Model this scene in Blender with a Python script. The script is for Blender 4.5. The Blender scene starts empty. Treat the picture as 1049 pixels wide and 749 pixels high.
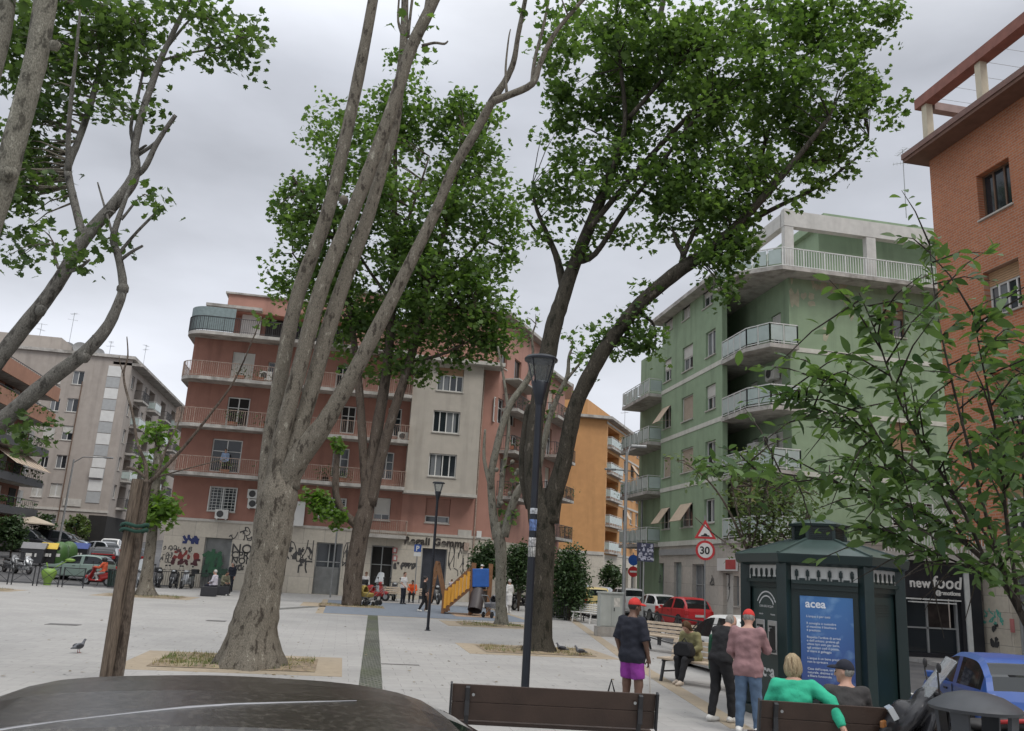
import bpy, math, random, numpy as np
from mathutils import Vector, Matrix
rnd = random.Random(7); npr = np.random.default_rng(7)
S = bpy.context.scene; COL = S.collection
R_ = math.radians
# ---------------------------------------------------------------- camera
F = 870.; CX, CY = 524.5, 374.5; EYE = 2.0
YAW, PIT, ROL = R_(10.2), R_(13.75), R_(3.3)
cy_, sy_, cp_, sp_ = math.cos(YAW), math.sin(YAW), math.cos(PIT), math.sin(PIT)
FWD = Vector((sy_*cp_, cy_*cp_, sp_)); r0 = Vector((cy_, -sy_, 0)); u0 = Vector((-sy_*sp_, -cy_*sp_, cp_))
RGT = r0*math.cos(ROL)+u0*math.sin(ROL); UPV = u0*math.cos(ROL)-r0*math.sin(ROL)
FH = Vector((sy_, cy_, 0))
cam = bpy.data.cameras.new('camera'); cam.sensor_width = 36; cam.lens = 36*F/1049.; cam.clip_end = 3000; cam.clip_start = .05
co = bpy.data.objects.new('camera', cam); COL.objects.link(co); S.camera = co
M = Matrix((( RGT.x, UPV.x, -FWD.x, 0), (RGT.y, UPV.y, -FWD.y, 0), (RGT.z, UPV.z, -FWD.z, EYE), (0, 0, 0, 1)))
co.matrix_world = M
def ray(x, y): return FWD+RGT*((x-CX)/F)-UPV*((y-CY)/F)
EY = Vector((0, 0, EYE))
def G(x, y, z=0.):
    r = ray(x, y); return EY+r*((z-EYE)/r.z)
def atY(x, y, Y):
    r = ray(x, y); return EY+r*(Y/r.y)
def atX(x, y, X):
    r = ray(x, y); return EY+r*(X/r.x)
def atD(x, y, D):
    r = ray(x, y); return EY+r*(D/r.dot(FH))
# ---------------------------------------------------------------- materials
MATS = {}
def nt(name):
    m = bpy.data.materials.new(name); m.use_nodes = True; t = m.node_tree
    return m, t, t.nodes['Principled BSDF']
def mat(name, c, rough=.7, var=.12, scale=3., bump=0., metal=0., bscale=40., streak=0., spec=.5, tint=None, tvar=.0, tscale=.4, detail=5):
    """noise-varied surface; streak adds vertical weather stains; tint adds large patches of a second colour"""
    if name in MATS: return MATS[name]
    m, t, b = nt(name); N, L = t.nodes, t.links
    tc = N.new('ShaderNodeTexCoord')
    n = N.new('ShaderNodeTexNoise'); n.inputs['Scale'].default_value = scale; n.inputs['Detail'].default_value = detail
    L.new(tc.outputs['Object'], n.inputs['Vector'])
    r = N.new('ShaderNodeValToRGB'); r.color_ramp.elements[0].position = .3; r.color_ramp.elements[1].position = .7
    r.color_ramp.elements[0].color = (*[x*(1-var) for x in c], 1); r.color_ramp.elements[1].color = (*[min(1, x*(1+var)) for x in c], 1)
    L.new(n.outputs['Fac'], r.inputs['Fac']); out = r.outputs['Color']
    def layer(out, vecscale, pos0, pos1, col, amt, det=6):
        mp = N.new('ShaderNodeMapping'); mp.inputs['Scale'].default_value = vecscale; L.new(tc.outputs['Object'], mp.inputs['Vector'])
        q = N.new('ShaderNodeTexNoise'); q.inputs['Scale'].default_value = 1.; q.inputs['Detail'].default_value = det; q.inputs['Roughness'].default_value = .6
        L.new(mp.outputs['Vector'], q.inputs['Vector'])
        rr = N.new('ShaderNodeMapRange'); rr.inputs['From Min'].default_value = pos0; rr.inputs['From Max'].default_value = pos1; rr.inputs['To Max'].default_value = amt
        L.new(q.outputs['Fac'], rr.inputs['Value'])
        mx = N.new('ShaderNodeMix'); mx.data_type = 'RGBA'; L.new(rr.outputs['Result'], mx.inputs['Factor']); L.new(out, mx.inputs['A']); mx.inputs['B'].default_value = (*col, 1)
        return mx.outputs['Result']
    if streak: out = layer(out, (1.3, 1.3, .12), .5, .75, [x*.45 for x in c], streak)
    if tint: out = layer(out, (tscale,)*3, .5, .62, tint, tvar)
    L.new(out, b.inputs['Base Color']); b.inputs['Roughness'].default_value = rough; b.inputs['Metallic'].default_value = metal
    b.inputs['Specular IOR Level'].default_value = spec
    if bump:
        q = N.new('ShaderNodeTexNoise'); q.inputs['Scale'].default_value = bscale; q.inputs['Detail'].default_value = 6; L.new(tc.outputs['Object'], q.inputs['Vector'])
        bp = N.new('ShaderNodeBump'); bp.inputs['Strength'].default_value = bump; bp.inputs['Distance'].default_value = .02
        L.new(q.outputs['Fac'], bp.inputs['Height']); L.new(bp.outputs['Normal'], b.inputs['Normal'])
    MATS[name] = m; return m
def glass(name, c=(.02, .025, .03), rough=.06):
    if name in MATS: return MATS[name]
    m, t, b = nt(name); b.inputs['Base Color'].default_value = (*c, 1); b.inputs['Roughness'].default_value = rough; b.inputs['Specular IOR Level'].default_value = .6
    MATS[name] = m; return m
def leafmat(name, dark, light, trans=.35, rough=.5, yellow=None):
    m, t, b = nt(name); N, L = t.nodes, t.links
    at = N.new('ShaderNodeAttribute'); at.attribute_name = 'rnd'
    r = N.new('ShaderNodeValToRGB'); r.color_ramp.elements[0].color = (*dark, 1); r.color_ramp.elements[1].color = (*light, 1)
    if yellow:
        e = r.color_ramp.elements.new(.96); e.color = (*light, 1); r.color_ramp.elements[-1].color = (*yellow, 1)
    L.new(at.outputs['Fac'], r.inputs['Fac']); L.new(r.outputs['Color'], b.inputs['Base Color']); b.inputs['Roughness'].default_value = rough
    b.inputs['Specular IOR Level'].default_value = .35
    tr = N.new('ShaderNodeBsdfTranslucent'); mu = N.new('ShaderNodeMix'); mu.data_type = 'RGBA'; mu.blend_type = 'MULTIPLY'; mu.inputs['Factor'].default_value = 1
    L.new(r.outputs['Color'], mu.inputs['A']); mu.inputs['B'].default_value = (1.5, 1.6, .7, 1); L.new(mu.outputs['Result'], tr.inputs['Color'])
    mx = N.new('ShaderNodeMixShader'); mx.inputs['Fac'].default_value = trans
    L.new(b.outputs['BSDF'], mx.inputs[1]); L.new(tr.outputs['BSDF'], mx.inputs[2]); L.new(mx.outputs['Shader'], N['Material Output'].inputs['Surface'])
    MATS[name] = m; return m
def barkmat(name, c1, c2, c3, scale=4.5, bump=.5, zs=.45):
    """flaking plane-tree bark: irregular plates of three tones, stretched along the trunk"""
    m, t, b = nt(name); N, L = t.nodes, t.links
    tc = N.new('ShaderNodeTexCoord'); mp = N.new('ShaderNodeMapping'); mp.inputs['Scale'].default_value = (1, 1, zs); L.new(tc.outputs['Object'], mp.inputs['Vector'])
    d = N.new('ShaderNodeTexNoise'); d.inputs['Scale'].default_value = scale; d.inputs['Detail'].default_value = 8; d.inputs['Roughness'].default_value = .65; L.new(mp.outputs['Vector'], d.inputs['Vector'])
    r = N.new('ShaderNodeValToRGB'); r.color_ramp.interpolation = 'LINEAR'; e = r.color_ramp.elements
    e[0].position = .38; e[0].color = (*c1, 1); e[1].position = .46; e[1].color = (*c2, 1); q = e.new(.6); q.color = (*c2, 1); q = e.new(.66); q.color = (*c3, 1)
    L.new(d.outputs['Fac'], r.inputs['Fac'])
    f = N.new('ShaderNodeTexNoise'); f.inputs['Scale'].default_value = scale*9; f.inputs['Detail'].default_value = 6; L.new(mp.outputs['Vector'], f.inputs['Vector'])
    fr = N.new('ShaderNodeMapRange'); fr.inputs['From Min'].default_value = .35; fr.inputs['From Max'].default_value = .65; fr.inputs['To Min'].default_value = .6; fr.inputs['To Max'].default_value = 1.15
    L.new(f.outputs['Fac'], fr.inputs['Value'])
    mu = N.new('ShaderNodeVectorMath'); mu.operation = 'SCALE'; L.new(r.outputs['Color'], mu.inputs[0]); L.new(fr.outputs['Result'], mu.inputs['Scale'])
    L.new(mu.outputs['Vector'], b.inputs['Base Color']); b.inputs['Roughness'].default_value = .85; b.inputs['Specular IOR Level'].default_value = .2
    ad = N.new('ShaderNodeMath'); ad.operation = 'ADD'; L.new(d.outputs['Fac'], ad.inputs[0]); L.new(f.outputs['Fac'], ad.inputs[1])
    bp = N.new('ShaderNodeBump'); bp.inputs['Strength'].default_value = bump; bp.inputs['Distance'].default_value = .04; L.new(ad.outputs[0], bp.inputs['Height']); L.new(bp.outputs['Normal'], b.inputs['Normal'])
    MATS[name] = m; return m
def brickmat(name, c1, c2, mortar, scale, bw, bh, ms=.02, wallaxis='Y', var=.1, rough=.85, offset=.5, bump=.3, patch=None, pamt=0.):
    """courses of brick / slabs; wallaxis tells which two object axes the pattern lies on"""
    m, t, b = nt(name); N, L = t.nodes, t.links
    tc = N.new('ShaderNodeTexCoord'); sx = N.new('ShaderNodeSeparateXYZ'); cb = N.new('ShaderNodeCombineXYZ'); L.new(tc.outputs['Object'], sx.inputs[0])
    ax = {'Y': ('Y', 'Z'), 'X': ('X', 'Z'), 'G': ('X', 'Y')}[wallaxis]
    L.new(sx.outputs[ax[0]], cb.inputs['X']); L.new(sx.outputs[ax[1]], cb.inputs['Y'])
    k = N.new('ShaderNodeTexBrick'); k.inputs['Scale'].default_value = scale; k.inputs['Brick Width'].default_value = bw; k.inputs['Row Height'].default_value = bh
    k.inputs['Mortar Size'].default_value = ms; k.inputs['Color1'].default_value = (*c1, 1); k.inputs['Color2'].default_value = (*c2, 1); k.inputs['Mortar'].default_value = (*mortar, 1); k.offset = offset
    L.new(cb.outputs[0], k.inputs['Vector'])
    out = k.outputs['Color']
    for sc, lo, hi in ((.5, 1-var, 1+var), (6, 1-var*.7, 1+var*.7), (60, 1-var*.6, 1+var*.6)):
        q = N.new('ShaderNodeTexNoise'); q.inputs['Scale'].default_value = sc; q.inputs['Detail'].default_value = 6; L.new(tc.outputs['Object'], q.inputs['Vector'])
        mr = N.new('ShaderNodeMapRange'); mr.inputs['From Min'].default_value = .3; mr.inputs['From Max'].default_value = .7; mr.inputs['To Min'].default_value = lo; mr.inputs['To Max'].default_value = hi
        L.new(q.outputs['Fac'], mr.inputs['Value']); mu = N.new('ShaderNodeVectorMath'); mu.operation = 'SCALE'; L.new(out, mu.inputs[0]); L.new(mr.outputs['Result'], mu.inputs['Scale']); out = mu.outputs['Vector']
    if patch:
        q = N.new('ShaderNodeTexNoise'); q.inputs['Scale'].default_value = .22; q.inputs['Detail'].default_value = 7; q.inputs['Roughness'].default_value = .62; L.new(tc.outputs['Object'], q.inputs['Vector'])
        mr = N.new('ShaderNodeMapRange'); mr.inputs['From Min'].default_value = .5; mr.inputs['From Max'].default_value = .68; mr.inputs['To Max'].default_value = pamt; L.new(q.outputs['Fac'], mr.inputs['Value'])
        mx = N.new('ShaderNodeMix'); mx.data_type = 'RGBA'; L.new(mr.outputs['Result'], mx.inputs['Factor']); L.new(out, mx.inputs['A']); mx.inputs['B'].default_value = (*patch, 1); out = mx.outputs['Result']
    L.new(out, b.inputs['Base Color']); b.inputs['Roughness'].default_value = rough; b.inputs['Specular IOR Level'].default_value = .3
    bp = N.new('ShaderNodeBump'); bp.inputs['Strength'].default_value = bump; bp.inputs['Distance'].default_value = .006; bp.invert = True; L.new(k.outputs['Fac'], bp.inputs['Height']); L.new(bp.outputs['Normal'], b.inputs['Normal'])
    MATS[name] = m; return m
# ---------------------------------------------------------------- mesh builder
def tag(o, label=None, cat=None, group=None, kind=None):
    if label: o['label'] = label
    if cat: o['category'] = cat
    if group: o['group'] = group
    if kind: o['kind'] = kind
    return o
def empty(name, loc, label, cat, group=None, rz=0.):
    o = bpy.data.objects.new(name, None); COL.objects.link(o); o.empty_display_size = .2
    o.location = loc; o.rotation_euler = (0, 0, rz); bpy.context.view_layer.update()
    return tag(o, label, cat, group)
def world_parent(o, p):
    o.parent = p
    q = p; m = Matrix.Identity(4); chain = []
    while q is not None: chain.append(q); q = q.parent
    for q in reversed(chain): m = m @ q.matrix_parent_inverse @ q.matrix_basis
    o.matrix_parent_inverse = m.inverted()
class MB:
    def __init__(s): s.v = []; s.f = []; s.mi = []; s.k = 0
    def mat(s, k): s.k = k; return s
    def add(s, vs, fs):
        n = len(s.v); s.v += [tuple(v) for v in vs]; s.f += [tuple(i+n for i in f) for f in fs]; s.mi += [s.k]*len(fs); return s
    def quad(s, a, b, c, d): return s.add([a, b, c, d], [(0, 1, 2, 3)])
    def box(s, c, sz, rz=0., rot=None):
        x, y, z = [q/2 for q in sz]; R = rot if rot is not None else Matrix.Rotation(rz, 3, 'Z'); c = Vector(c)
        vs = [c+R @ Vector((i*x, j*y, k*z)) for i in (-1, 1) for j in (-1, 1) for k in (-1, 1)]
        return s.add(vs, [(0, 1, 3, 2), (4, 6, 7, 5), (0, 4, 5, 1), (2, 3, 7, 6), (0, 2, 6, 4), (1, 5, 7, 3)])
    def bar(s, a, b, w, h=None, up=(0, 0, 1)):
        a, b = Vector(a), Vector(b); h = h or w; d = (b-a); l = d.length
        if l < 1e-6: return s
        d /= l; u = Vector(up)
        if abs(d.dot(u)) > .98: u = Vector((1, 0, 0))
        sd = d.cross(u).normalized(); u = sd.cross(d)
        R = Matrix((d, sd, u)).transposed(); return s.box((a+b)/2, (l, w, h), rot=R)
    def prism(s, poly, z0, z1):
        n = len(poly); vs = [(x, y, z0) for x, y in poly]+[(x, y, z1) for x, y in poly]
        return s.add(vs, [tuple(range(n))[::-1], tuple(range(n, 2*n))]+[(i, (i+1) % n, n+(i+1) % n, n+i) for i in range(n)])
    def side(s, poly, y0, y1):   # polygon in x-z extruded along y
        n = len(poly); vs = [(x, y0, z) for x, z in poly]+[(x, y1, z) for x, z in poly]
        return s.add(vs, [tuple(range(n)), tuple(range(n, 2*n))[::-1]]+[(i, n+i, n+(i+1) % n, (i+1) % n) for i in range(n)])
    def tube(s, pts, rad, n=8, cap=True, jit=0., flat=1.):
        pts = [Vector(p) for p in pts]; m = len(pts)
        if not hasattr(rad, '__len__'): rad = [rad]*m
        u = None; rings = []
        for i, p in enumerate(pts):
            d = (pts[min(i+1, m-1)]-pts[max(i-1, 0)])
            d = d.normalized() if d.length > 1e-9 else Vector((0, 0, 1))
            if u is None:
                a = Vector((0, 0, 1)) if abs(d.z) < .9 else Vector((1, 0, 0)); u = d.cross(a).normalized()
            else:
                u = (u-d*u.dot(d)).normalized()
            w = d.cross(u)
            rings.append([p+(u*math.cos(2*math.pi*k/n)+w*math.sin(2*math.pi*k/n)*flat)*(rad[i]*(1+jit*(rnd.random()-.5))) for k in range(n)])
        vs = [v for r in rings for v in r]; fs = []
        for i in range(m-1):
            for k in range(n): fs.append((i*n+k, i*n+(k+1) % n, (i+1)*n+(k+1) % n, (i+1)*n+k))
        if cap: fs += [tuple(range(n))[::-1], tuple(range((m-1)*n, m*n))]
        return s.add(vs, fs)
    def lathe(s, prof, c=(0, 0, 0), n=16, axis='Z'):
        c = Vector(c); vs = []; fs = []; m = len(prof)
        for r, z in prof:
            for k in range(n):
                a = 2*math.pi*k/n; p = (r*math.cos(a), r*math.sin(a), z)
                if axis == 'Y': p = (p[0], p[2], p[1])
                if axis == 'X': p = (p[2], p[0], p[1])
                vs.append(c+Vector(p))
        for i in range(m-1):
            for k in range(n): fs.append((i*n+k, i*n+(k+1) % n, (i+1)*n+(k+1) % n, (i+1)*n+k))
        fs += [tuple(range(n))[::-1], tuple(range((m-1)*n, m*n))]
        return s.add(vs, fs)
    def blob(s, c, r, n=10, jit=0.):
        c = Vector(c); r = Vector(r) if hasattr(r, '__len__') else Vector((r, r, r)); m = n//2+1
        prof = []; vs = []; fs = []
        for i in range(m+1):
            t = math.pi*i/m
            for k in range(n):
                a = 2*math.pi*k/n; j = 1+jit*(rnd.random()-.5)
                vs.append(c+Vector((r.x*math.sin(t)*math.cos(a)*j, r.y*math.sin(t)*math.sin(a)*j, -r.z*math.cos(t)*j)))
        for i in range(m):
            for k in range(n): fs.append((i*n+k, i*n+(k+1) % n, (i+1)*n+(k+1) % n, (i+1)*n+k))
        return s.add(vs, fs)
    def build(s, name, mats, parent=None, smooth=None, world=True, bevel=0.):
        me = bpy.data.meshes.new(name); me.from_pydata(s.v, [], s.f)
        if not isinstance(mats, (list, tuple)): mats = [mats]
        for m in mats: me.materials.append(m)
        if len(mats) > 1: me.polygons.foreach_set('material_index', s.mi)
        me.update()
        if smooth is not None:
            me.polygons.foreach_set('use_smooth', [True]*len(me.polygons))
            if smooth < 180: me.set_sharp_from_angle(angle=R_(smooth))
        o = bpy.data.objects.new(name, me); COL.objects.link(o)
        if bevel:
            b = o.modifiers.new('bevel', 'BEVEL'); b.width = bevel; b.segments = 2; b.limit_method = 'ANGLE'; b.angle_limit = R_(40)
        if parent is not None:
            if world: world_parent(o, parent)
            else: o.parent = parent
        return o
def copy_tree(o, parent=None):
    c = o.copy(); COL.objects.link(c); c.parent = parent
    for ch in list(o.children): copy_tree(ch, c)
    return c
TEXTS = []
def text(name, body, size, mat_, parent, mw, depth=.01, off=0., space=1., world=True, align='LEFT', shear=0.):
    cu = bpy.data.curves.new(name, 'FONT'); cu.body = body; cu.size = size; cu.extrude = depth; cu.offset = off; cu.space_character = space; cu.align_x = align; cu.shear = shear
    cu.materials.append(mat_); o = bpy.data.objects.new(name, cu); COL.objects.link(o)
    if parent is not None:
        if world: world_parent(o, parent)
        else: o.parent = parent
    o.matrix_basis = mw; TEXTS.append(o); return o
def mesh_texts():
    # lettering becomes plain mesh parts of the same name
    bpy.context.view_layer.update(); dg = bpy.context.evaluated_depsgraph_get()
    for o in TEXTS:
        me = bpy.data.meshes.new_from_object(o.evaluated_get(dg)); n = o.name; p = o.parent; mb, mi = o.matrix_basis.copy(), o.matrix_parent_inverse.copy()
        kids = list(o.children); bpy.data.objects.remove(o); q = bpy.data.objects.new(n, me); COL.objects.link(q); q.parent = p; q.matrix_parent_inverse = mi; q.matrix_basis = mb
def frame(o, x, z):   # matrix with text x axis = x, text y axis = z
    x = Vector(x).normalized(); z = Vector(z).normalized(); n = x.cross(z); z = n.cross(x); o = Vector(o)
    return Matrix(((x.x, z.x, n.x, o.x), (x.y, z.y, n.y, o.y), (x.z, z.z, n.z, o.z), (0, 0, 0, 1)))
# ---------------------------------------------------------------- foliage
LOBED = [(0, -.44), (.26, -.42), (.54, -.16), (.33, .0), (.47, .3), (.18, .24), (0, .6), (-.18, .24), (-.47, .3), (-.33, .0), (-.54, -.16), (-.26, -.42)]
OVAL = [(0, -.5), (.13, -.36), (.21, -.1), (.19, .12), (.1, .34), (0, .52), (-.1, .34), (-.19, .12), (-.21, -.1), (-.13, -.36)]
SMALL = [(0, -.5), (.24, -.1), (.17, .28), (0, .5), (-.17, .28), (-.24, -.1)]
def leaves(name, pts, size, m, parent, shape=LOBED, jit=.35, flatness=.55, droop=None, dirs=None, fold=.12, clump=None):
    """one mesh of leaf-shaped faces at pts; each leaf carries its own random tone"""
    P = np.asarray(pts, float); n = len(P); k = len(shape); T = np.array(shape)
    nrm = npr.normal(size=(n, 3)); nrm[:, 2] = np.abs(nrm[:, 2])*1.0+flatness; nrm /= np.linalg.norm(nrm, axis=1)[:, None]
    t = npr.normal(size=(n, 3)) if dirs is None else np.asarray(dirs)+npr.normal(size=(n, 3))*.35
    if droop: t[:, 2] -= droop
    t -= nrm*np.sum(t*nrm, 1)[:, None]; t /= np.linalg.norm(t, axis=1)[:, None]; s = np.cross(t, nrm)
    sz = size*(1+jit*(npr.random(n)*2-1))
    V = P[:, None, :]+(T[None, :, 0, None]*s[:, None, :]+(T[None, :, 1, None]+(.5 if dirs is not None else 0))*t[:, None, :]+fold*(np.abs(T[None, :, 0, None])*2-.3-T[None, :, 1, None]**2)*nrm[:, None, :])*sz[:, None, None]
    me = bpy.data.meshes.new(name); me.vertices.add(n*k); me.vertices.foreach_set('co', V.reshape(-1).astype(np.float32))
    me.loops.add(n*k); me.loops.foreach_set('vertex_index', np.arange(n*k, dtype=np.int32))
    me.polygons.add(n); me.polygons.foreach_set('loop_start', np.arange(0, n*k, k, dtype=np.int32)); me.polygons.foreach_set('loop_total', np.full(n, k, dtype=np.int32))
    me.materials.append(m); me.update(calc_edges=True)
    a = me.attributes.new('rnd', 'FLOAT', 'FACE'); val = npr.random(n)
    if clump is not None: val = np.clip(.55*clump+.45*val, 0, 1)
    a.data.foreach_set('value', val.astype(np.float32))
    o = bpy.data.objects.new(name, me); COL.objects.link(o)
    if parent is not None: world_parent(o, parent)
    return o
# ================================================================ world, sun
w = bpy.data.worlds.new('World'); S.world = w; w.use_nodes = True; N, L = w.node_tree.nodes, w.node_tree.links
bg = N['Background']
sky = N.new('ShaderNodeTexSky'); sky.sky_type = 'NISHITA'; sky.sun_disc = False; sky.sun_elevation = R_(55); sky.sun_rotation = R_(150)
sc_ = N.new('ShaderNodeVectorMath'); sc_.operation = 'SCALE'; sc_.inputs['Scale'].default_value = .35; L.new(sky.outputs['Color'], sc_.inputs[0])
tc = N.new('ShaderNodeTexCoord'); sx = N.new('ShaderNodeSeparateXYZ'); L.new(tc.outputs['Generated'], sx.inputs[0])
gr = N.new('ShaderNodeValToRGB'); e = gr.color_ramp.elements      # overcast: brighter towards the zenith
e[0].position = 0.; e[0].color = (6.4, 6.6, 7., 1); e[1].position = 1.; e[1].color = (14., 14.2, 14.6, 1)
q = e.new(.12); q.color = (6.2, 6.4, 6.9, 1); q = e.new(.3); q.color = (5.15, 5.35, 5.85, 1); q = e.new(.52); q.color = (4.6, 4.8, 5.3, 1); q = e.new(.75); q.color = (11., 11.3, 11.8, 1)
L.new(sx.outputs['Z'], gr.inputs['Fac'])
mp = N.new('ShaderNodeMapping'); mp.inputs['Scale'].default_value = (1.3, 1.3, 3.4); L.new(tc.outputs['Generated'], mp.inputs['Vector'])
cl = N.new('ShaderNodeTexNoise'); cl.inputs['Scale'].default_value = 1.5; cl.inputs['Detail'].default_value = 7; cl.inputs['Roughness'].default_value = .5; L.new(mp.outputs['Vector'], cl.inputs['Vector'])
cr = N.new('ShaderNodeMapRange'); cr.inputs['From Min'].default_value = .3; cr.inputs['From Max'].default_value = .7; cr.inputs['To Min'].default_value = .72; cr.inputs['To Max'].default_value = 1.22
L.new(cl.outputs['Fac'], cr.inputs['Value'])
ml = N.new('ShaderNodeVectorMath'); ml.operation = 'SCALE'; L.new(gr.outputs['Color'], ml.inputs[0]); L.new(cr.outputs['Result'], ml.inputs['Scale'])
mx = N.new('ShaderNodeMix'); mx.data_type = 'RGBA'; mx.inputs['Factor'].default_value = .9; L.new(sc_.outputs['Vector'], mx.inputs['A']); L.new(ml.outputs['Vector'], mx.inputs['B'])
L.new(mx.outputs['Result'], bg.inputs['Color']); bg.inputs['Strength'].default_value = .1
sl = bpy.data.lights.new('sun', 'SUN'); sl.energy = 1.1; sl.angle = R_(25); sl.color = (1, .96, .9); so = bpy.data.objects.new('sun', sl); COL.objects.link(so)
so.rotation_euler = (R_(35), 0, R_(-150+180))
S.view_settings.view_transform = 'Standard'; S.view_settings.look = 'None'; S.view_settings.exposure = .52; S.view_settings.gamma = 1
S.cycles.max_bounces = 6; S.cycles.use_denoising = True; S.cycles.transparent_max_bounces = 4
# ================================================================ ground
def hgt(x, y):   # the road on the left climbs away from the square
    t = min(1, max(0, (-8.-x)/5.)); t = t*t*(3-2*t); return .05*max(0, min(y, 140)-51)*t
asphalt = mat('asphalt', (.085, .085, .088), .85, .25, 1.2, .35, bscale=160, tint=(.13, .125, .12), tvar=.7, tscale=.35)
g = MB(); xs = [-900, -300, -120, -60, -30, -20, -13, -12, -11, -10, -9, -8, 0, 10, 20, 40, 100, 300, 900]; ys = [-200, -40, 0, 30, 51, 58, 70, 90, 140, 300, 1200]
for i in range(len(xs)-1):
    for j in range(len(ys)-1):
        g.quad(*[(x, y, hgt(x, y)-.12) for x, y in ((xs[i], ys[j]), (xs[i+1], ys[j]), (xs[i+1], ys[j+1]), (xs[i], ys[j+1]))])
tag(g.build('ground', asphalt, smooth=180), kind='structure')
pav = brickmat('pavement_slabs', (.36, .35, .335), (.335, .327, .315), (.235, .23, .22), 1., .6, .4, .006, 'G', .07, .8, .5, .15, patch=(.265, .26, .253), pamt=.7)
plaza = [(-70, -30), (8.6, -30), (8.9, 8), (9.35, 14), (9.6, 20), (10.9, 27), (12.2, 40), (12.8, 47), (12.6, 54), (11.6, 58.3), (-11.3, 58.3), (-12.2, 52.6), (-13.2, 51.2), (-70, 51.2)]
p = MB(); p.prism(plaza, -.3, 0.); tag(p.build('plaza', pav), kind='structure')
kerbm = mat('kerb_stone', (.42, .41, .39), .8, .15, 4, .2)
def strip(name, pts, wd, m, z=.004, th=.004):
    s = MB()
    for a, b in zip(pts[:-1], pts[1:]):
        a, b = Vector((*a, 0)), Vector((*b, 0)); d = (b-a).normalized(); n = Vector((-d.y, d.x, 0))*wd/2
        s.prism([tuple((a+n).xy), tuple((a-n).xy), tuple((b-n).xy), tuple((b+n).xy)], z-th-.002, z)
    return tag(s.build(name, m), kind='structure')
k = MB()
for a, b in zip(plaza[1:9], plaza[2:10]): k.bar((a[0]+.08, a[1], -.08), (b[0]+.08, b[1], -.08), .22, .2)
k.bar((-13.2, 51.28, -.08), (-70, 51.28, -.08), .2, .2)
tag(k.build('kerb', kerbm), kind='structure')
# pavement in front of the green building and the shop
sw = MB(); sw.prism([(18.0, 36), (19.3, 26), (60, 26), (60, 37), (22, 39), (19.75, 43.2), (19.75, 53), (18.6, 55), (17.2, 53)], -.3, .004); tag(sw.build('pavement', pav), kind='structure')
sw = MB(); sw.prism([(14.2, 8), (22.4, -10), (22.4, 26), (19.0, 26), (17.4, 17)], -.3, .002); tag(sw.build('pavement', pav), kind='structure')
sand = mat('sand_paving', (.33, .27, .195), .85, .1, 5, .2, bscale=90, tint=(.28, .24, .18), tvar=.5)
def rect(name, x0, x1, y0, y1, m, z, kind='structure', hole=None):
    s = MB()
    if hole:
        a0, a1, b0, b1 = hole
        for r in ((x0, x1, y0, b0), (x0, x1, b1, y1), (x0, a0, b0, b1), (a1, x1, b0, b1)): s.prism([(r[0], r[2]), (r[1], r[2]), (r[1], r[3]), (r[0], r[3])], z-.006, z)
    else: s.prism([(x0, y0), (x1, y0), (x1, y1), (x0, y1)], z-.006, z)
    return tag(s.build(name, m), kind=kind)
soil = mat('pit_soil', (.22, .17, .115), .95, .35, 7, .8, bscale=30, tint=(.30, .25, .15), tvar=.7, tscale=2)
grassm = leafmat('pit_grass', (.05, .09, .02), (.16, .20, .06), .25)
drygrass = leafmat('dry_grass', (.20, .16, .08), (.34, .29, .15), .2)
BLADE = [(-.09, -.5), (.09, -.5), (.03, .1), (0, .55), (-.03, .1)]
def pit(x0, x1, y0, y1, bw, ng, dry=.4):
    rect('sand_border', x0-bw, x1+bw, y0-bw, y1+bw, sand, .004, hole=(x0, x1, y0, y1))
    s = MB(); n = 14; hh = {}
    for i in range(n+1):
        for j in range(n+1): hh[i, j] = .012+.05*rnd.random()*(0 < i < n and 0 < j < n)
    for i in range(n):
        for j in range(n): s.quad(*[(x0+(x1-x0)*a/n, y0+(y1-y0)*b/n, hh[a, b]) for a, b in ((i, j), (i+1, j), (i+1, j+1), (i, j+1))])
    tag(s.build('tree_pit_soil', soil, smooth=180), kind='structure')
    for nm, m, c in (('grass', grassm, int(ng*(1-dry))), ('dry_grass', drygrass, int(ng*dry))):
        cen = npr.random((14, 2)); P = []
        while len(P) < c:
            q = cen[npr.integers(14)]+npr.normal(size=2)*.09
            if 0.02 < q[0] < .98 and .02 < q[1] < .98: P.append((x0+(x1-x0)*q[0], y0+(y1-y0)*q[1], .05+.03*rnd.random()))
        d = npr.normal(size=(len(P), 3))*.5; d[:, 2] = 1.2
        o = leaves(nm, np.array(P)-np.array([0, 0, .05]), .085, m, None, BLADE, .5, 0., dirs=d, fold=0)
        tag(o, 'low tufts of '+nm.replace('_', ' ')+' in the sand bordered tree pit', nm.replace('_', ' '), kind='stuff')
b1 = G(255, 683); b2 = G(360, 621); b3 = G(514, 641); b4 = G(552, 668); b5 = atY(150, 607, 44.); b5.z = 0
pit(b1.x-1.75, b1.x+1.25, b1.y-.55, b1.y+1.7, .5, 3600, .35)
pit(b2.x-1.6, b2.x+1.6, b2.y-1.2, b2.y+1.2, .8, 1200, .6)
pit(b3.x-1.7, b3.x+.8, b3.y-1., b3.y+1.1, .6, 1600, .4)
pit(b4.x-1.55, b4.x+1.4, b4.y-.75, b4.y+1.3, .5, 1800, .8)
pit(b5.x-1.6, b5.x+1.7, b5.y-1.2, b5.y+1.2, .5, 1200, .5)
pit(-17.6, -14.6, 42.2, 44, .4, 900, .5)
rect('rubber_playground', -.6, 8.3, 37.0, 50.5, mat('rubber', (.165, .19, .225), .9, .12, 3, .2), .008)
rect('sand_border', -.9, 8.6, 36.7, 50.8, sand, .004, hole=(-.6, 8.3, 37.0, 50.5))
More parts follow.
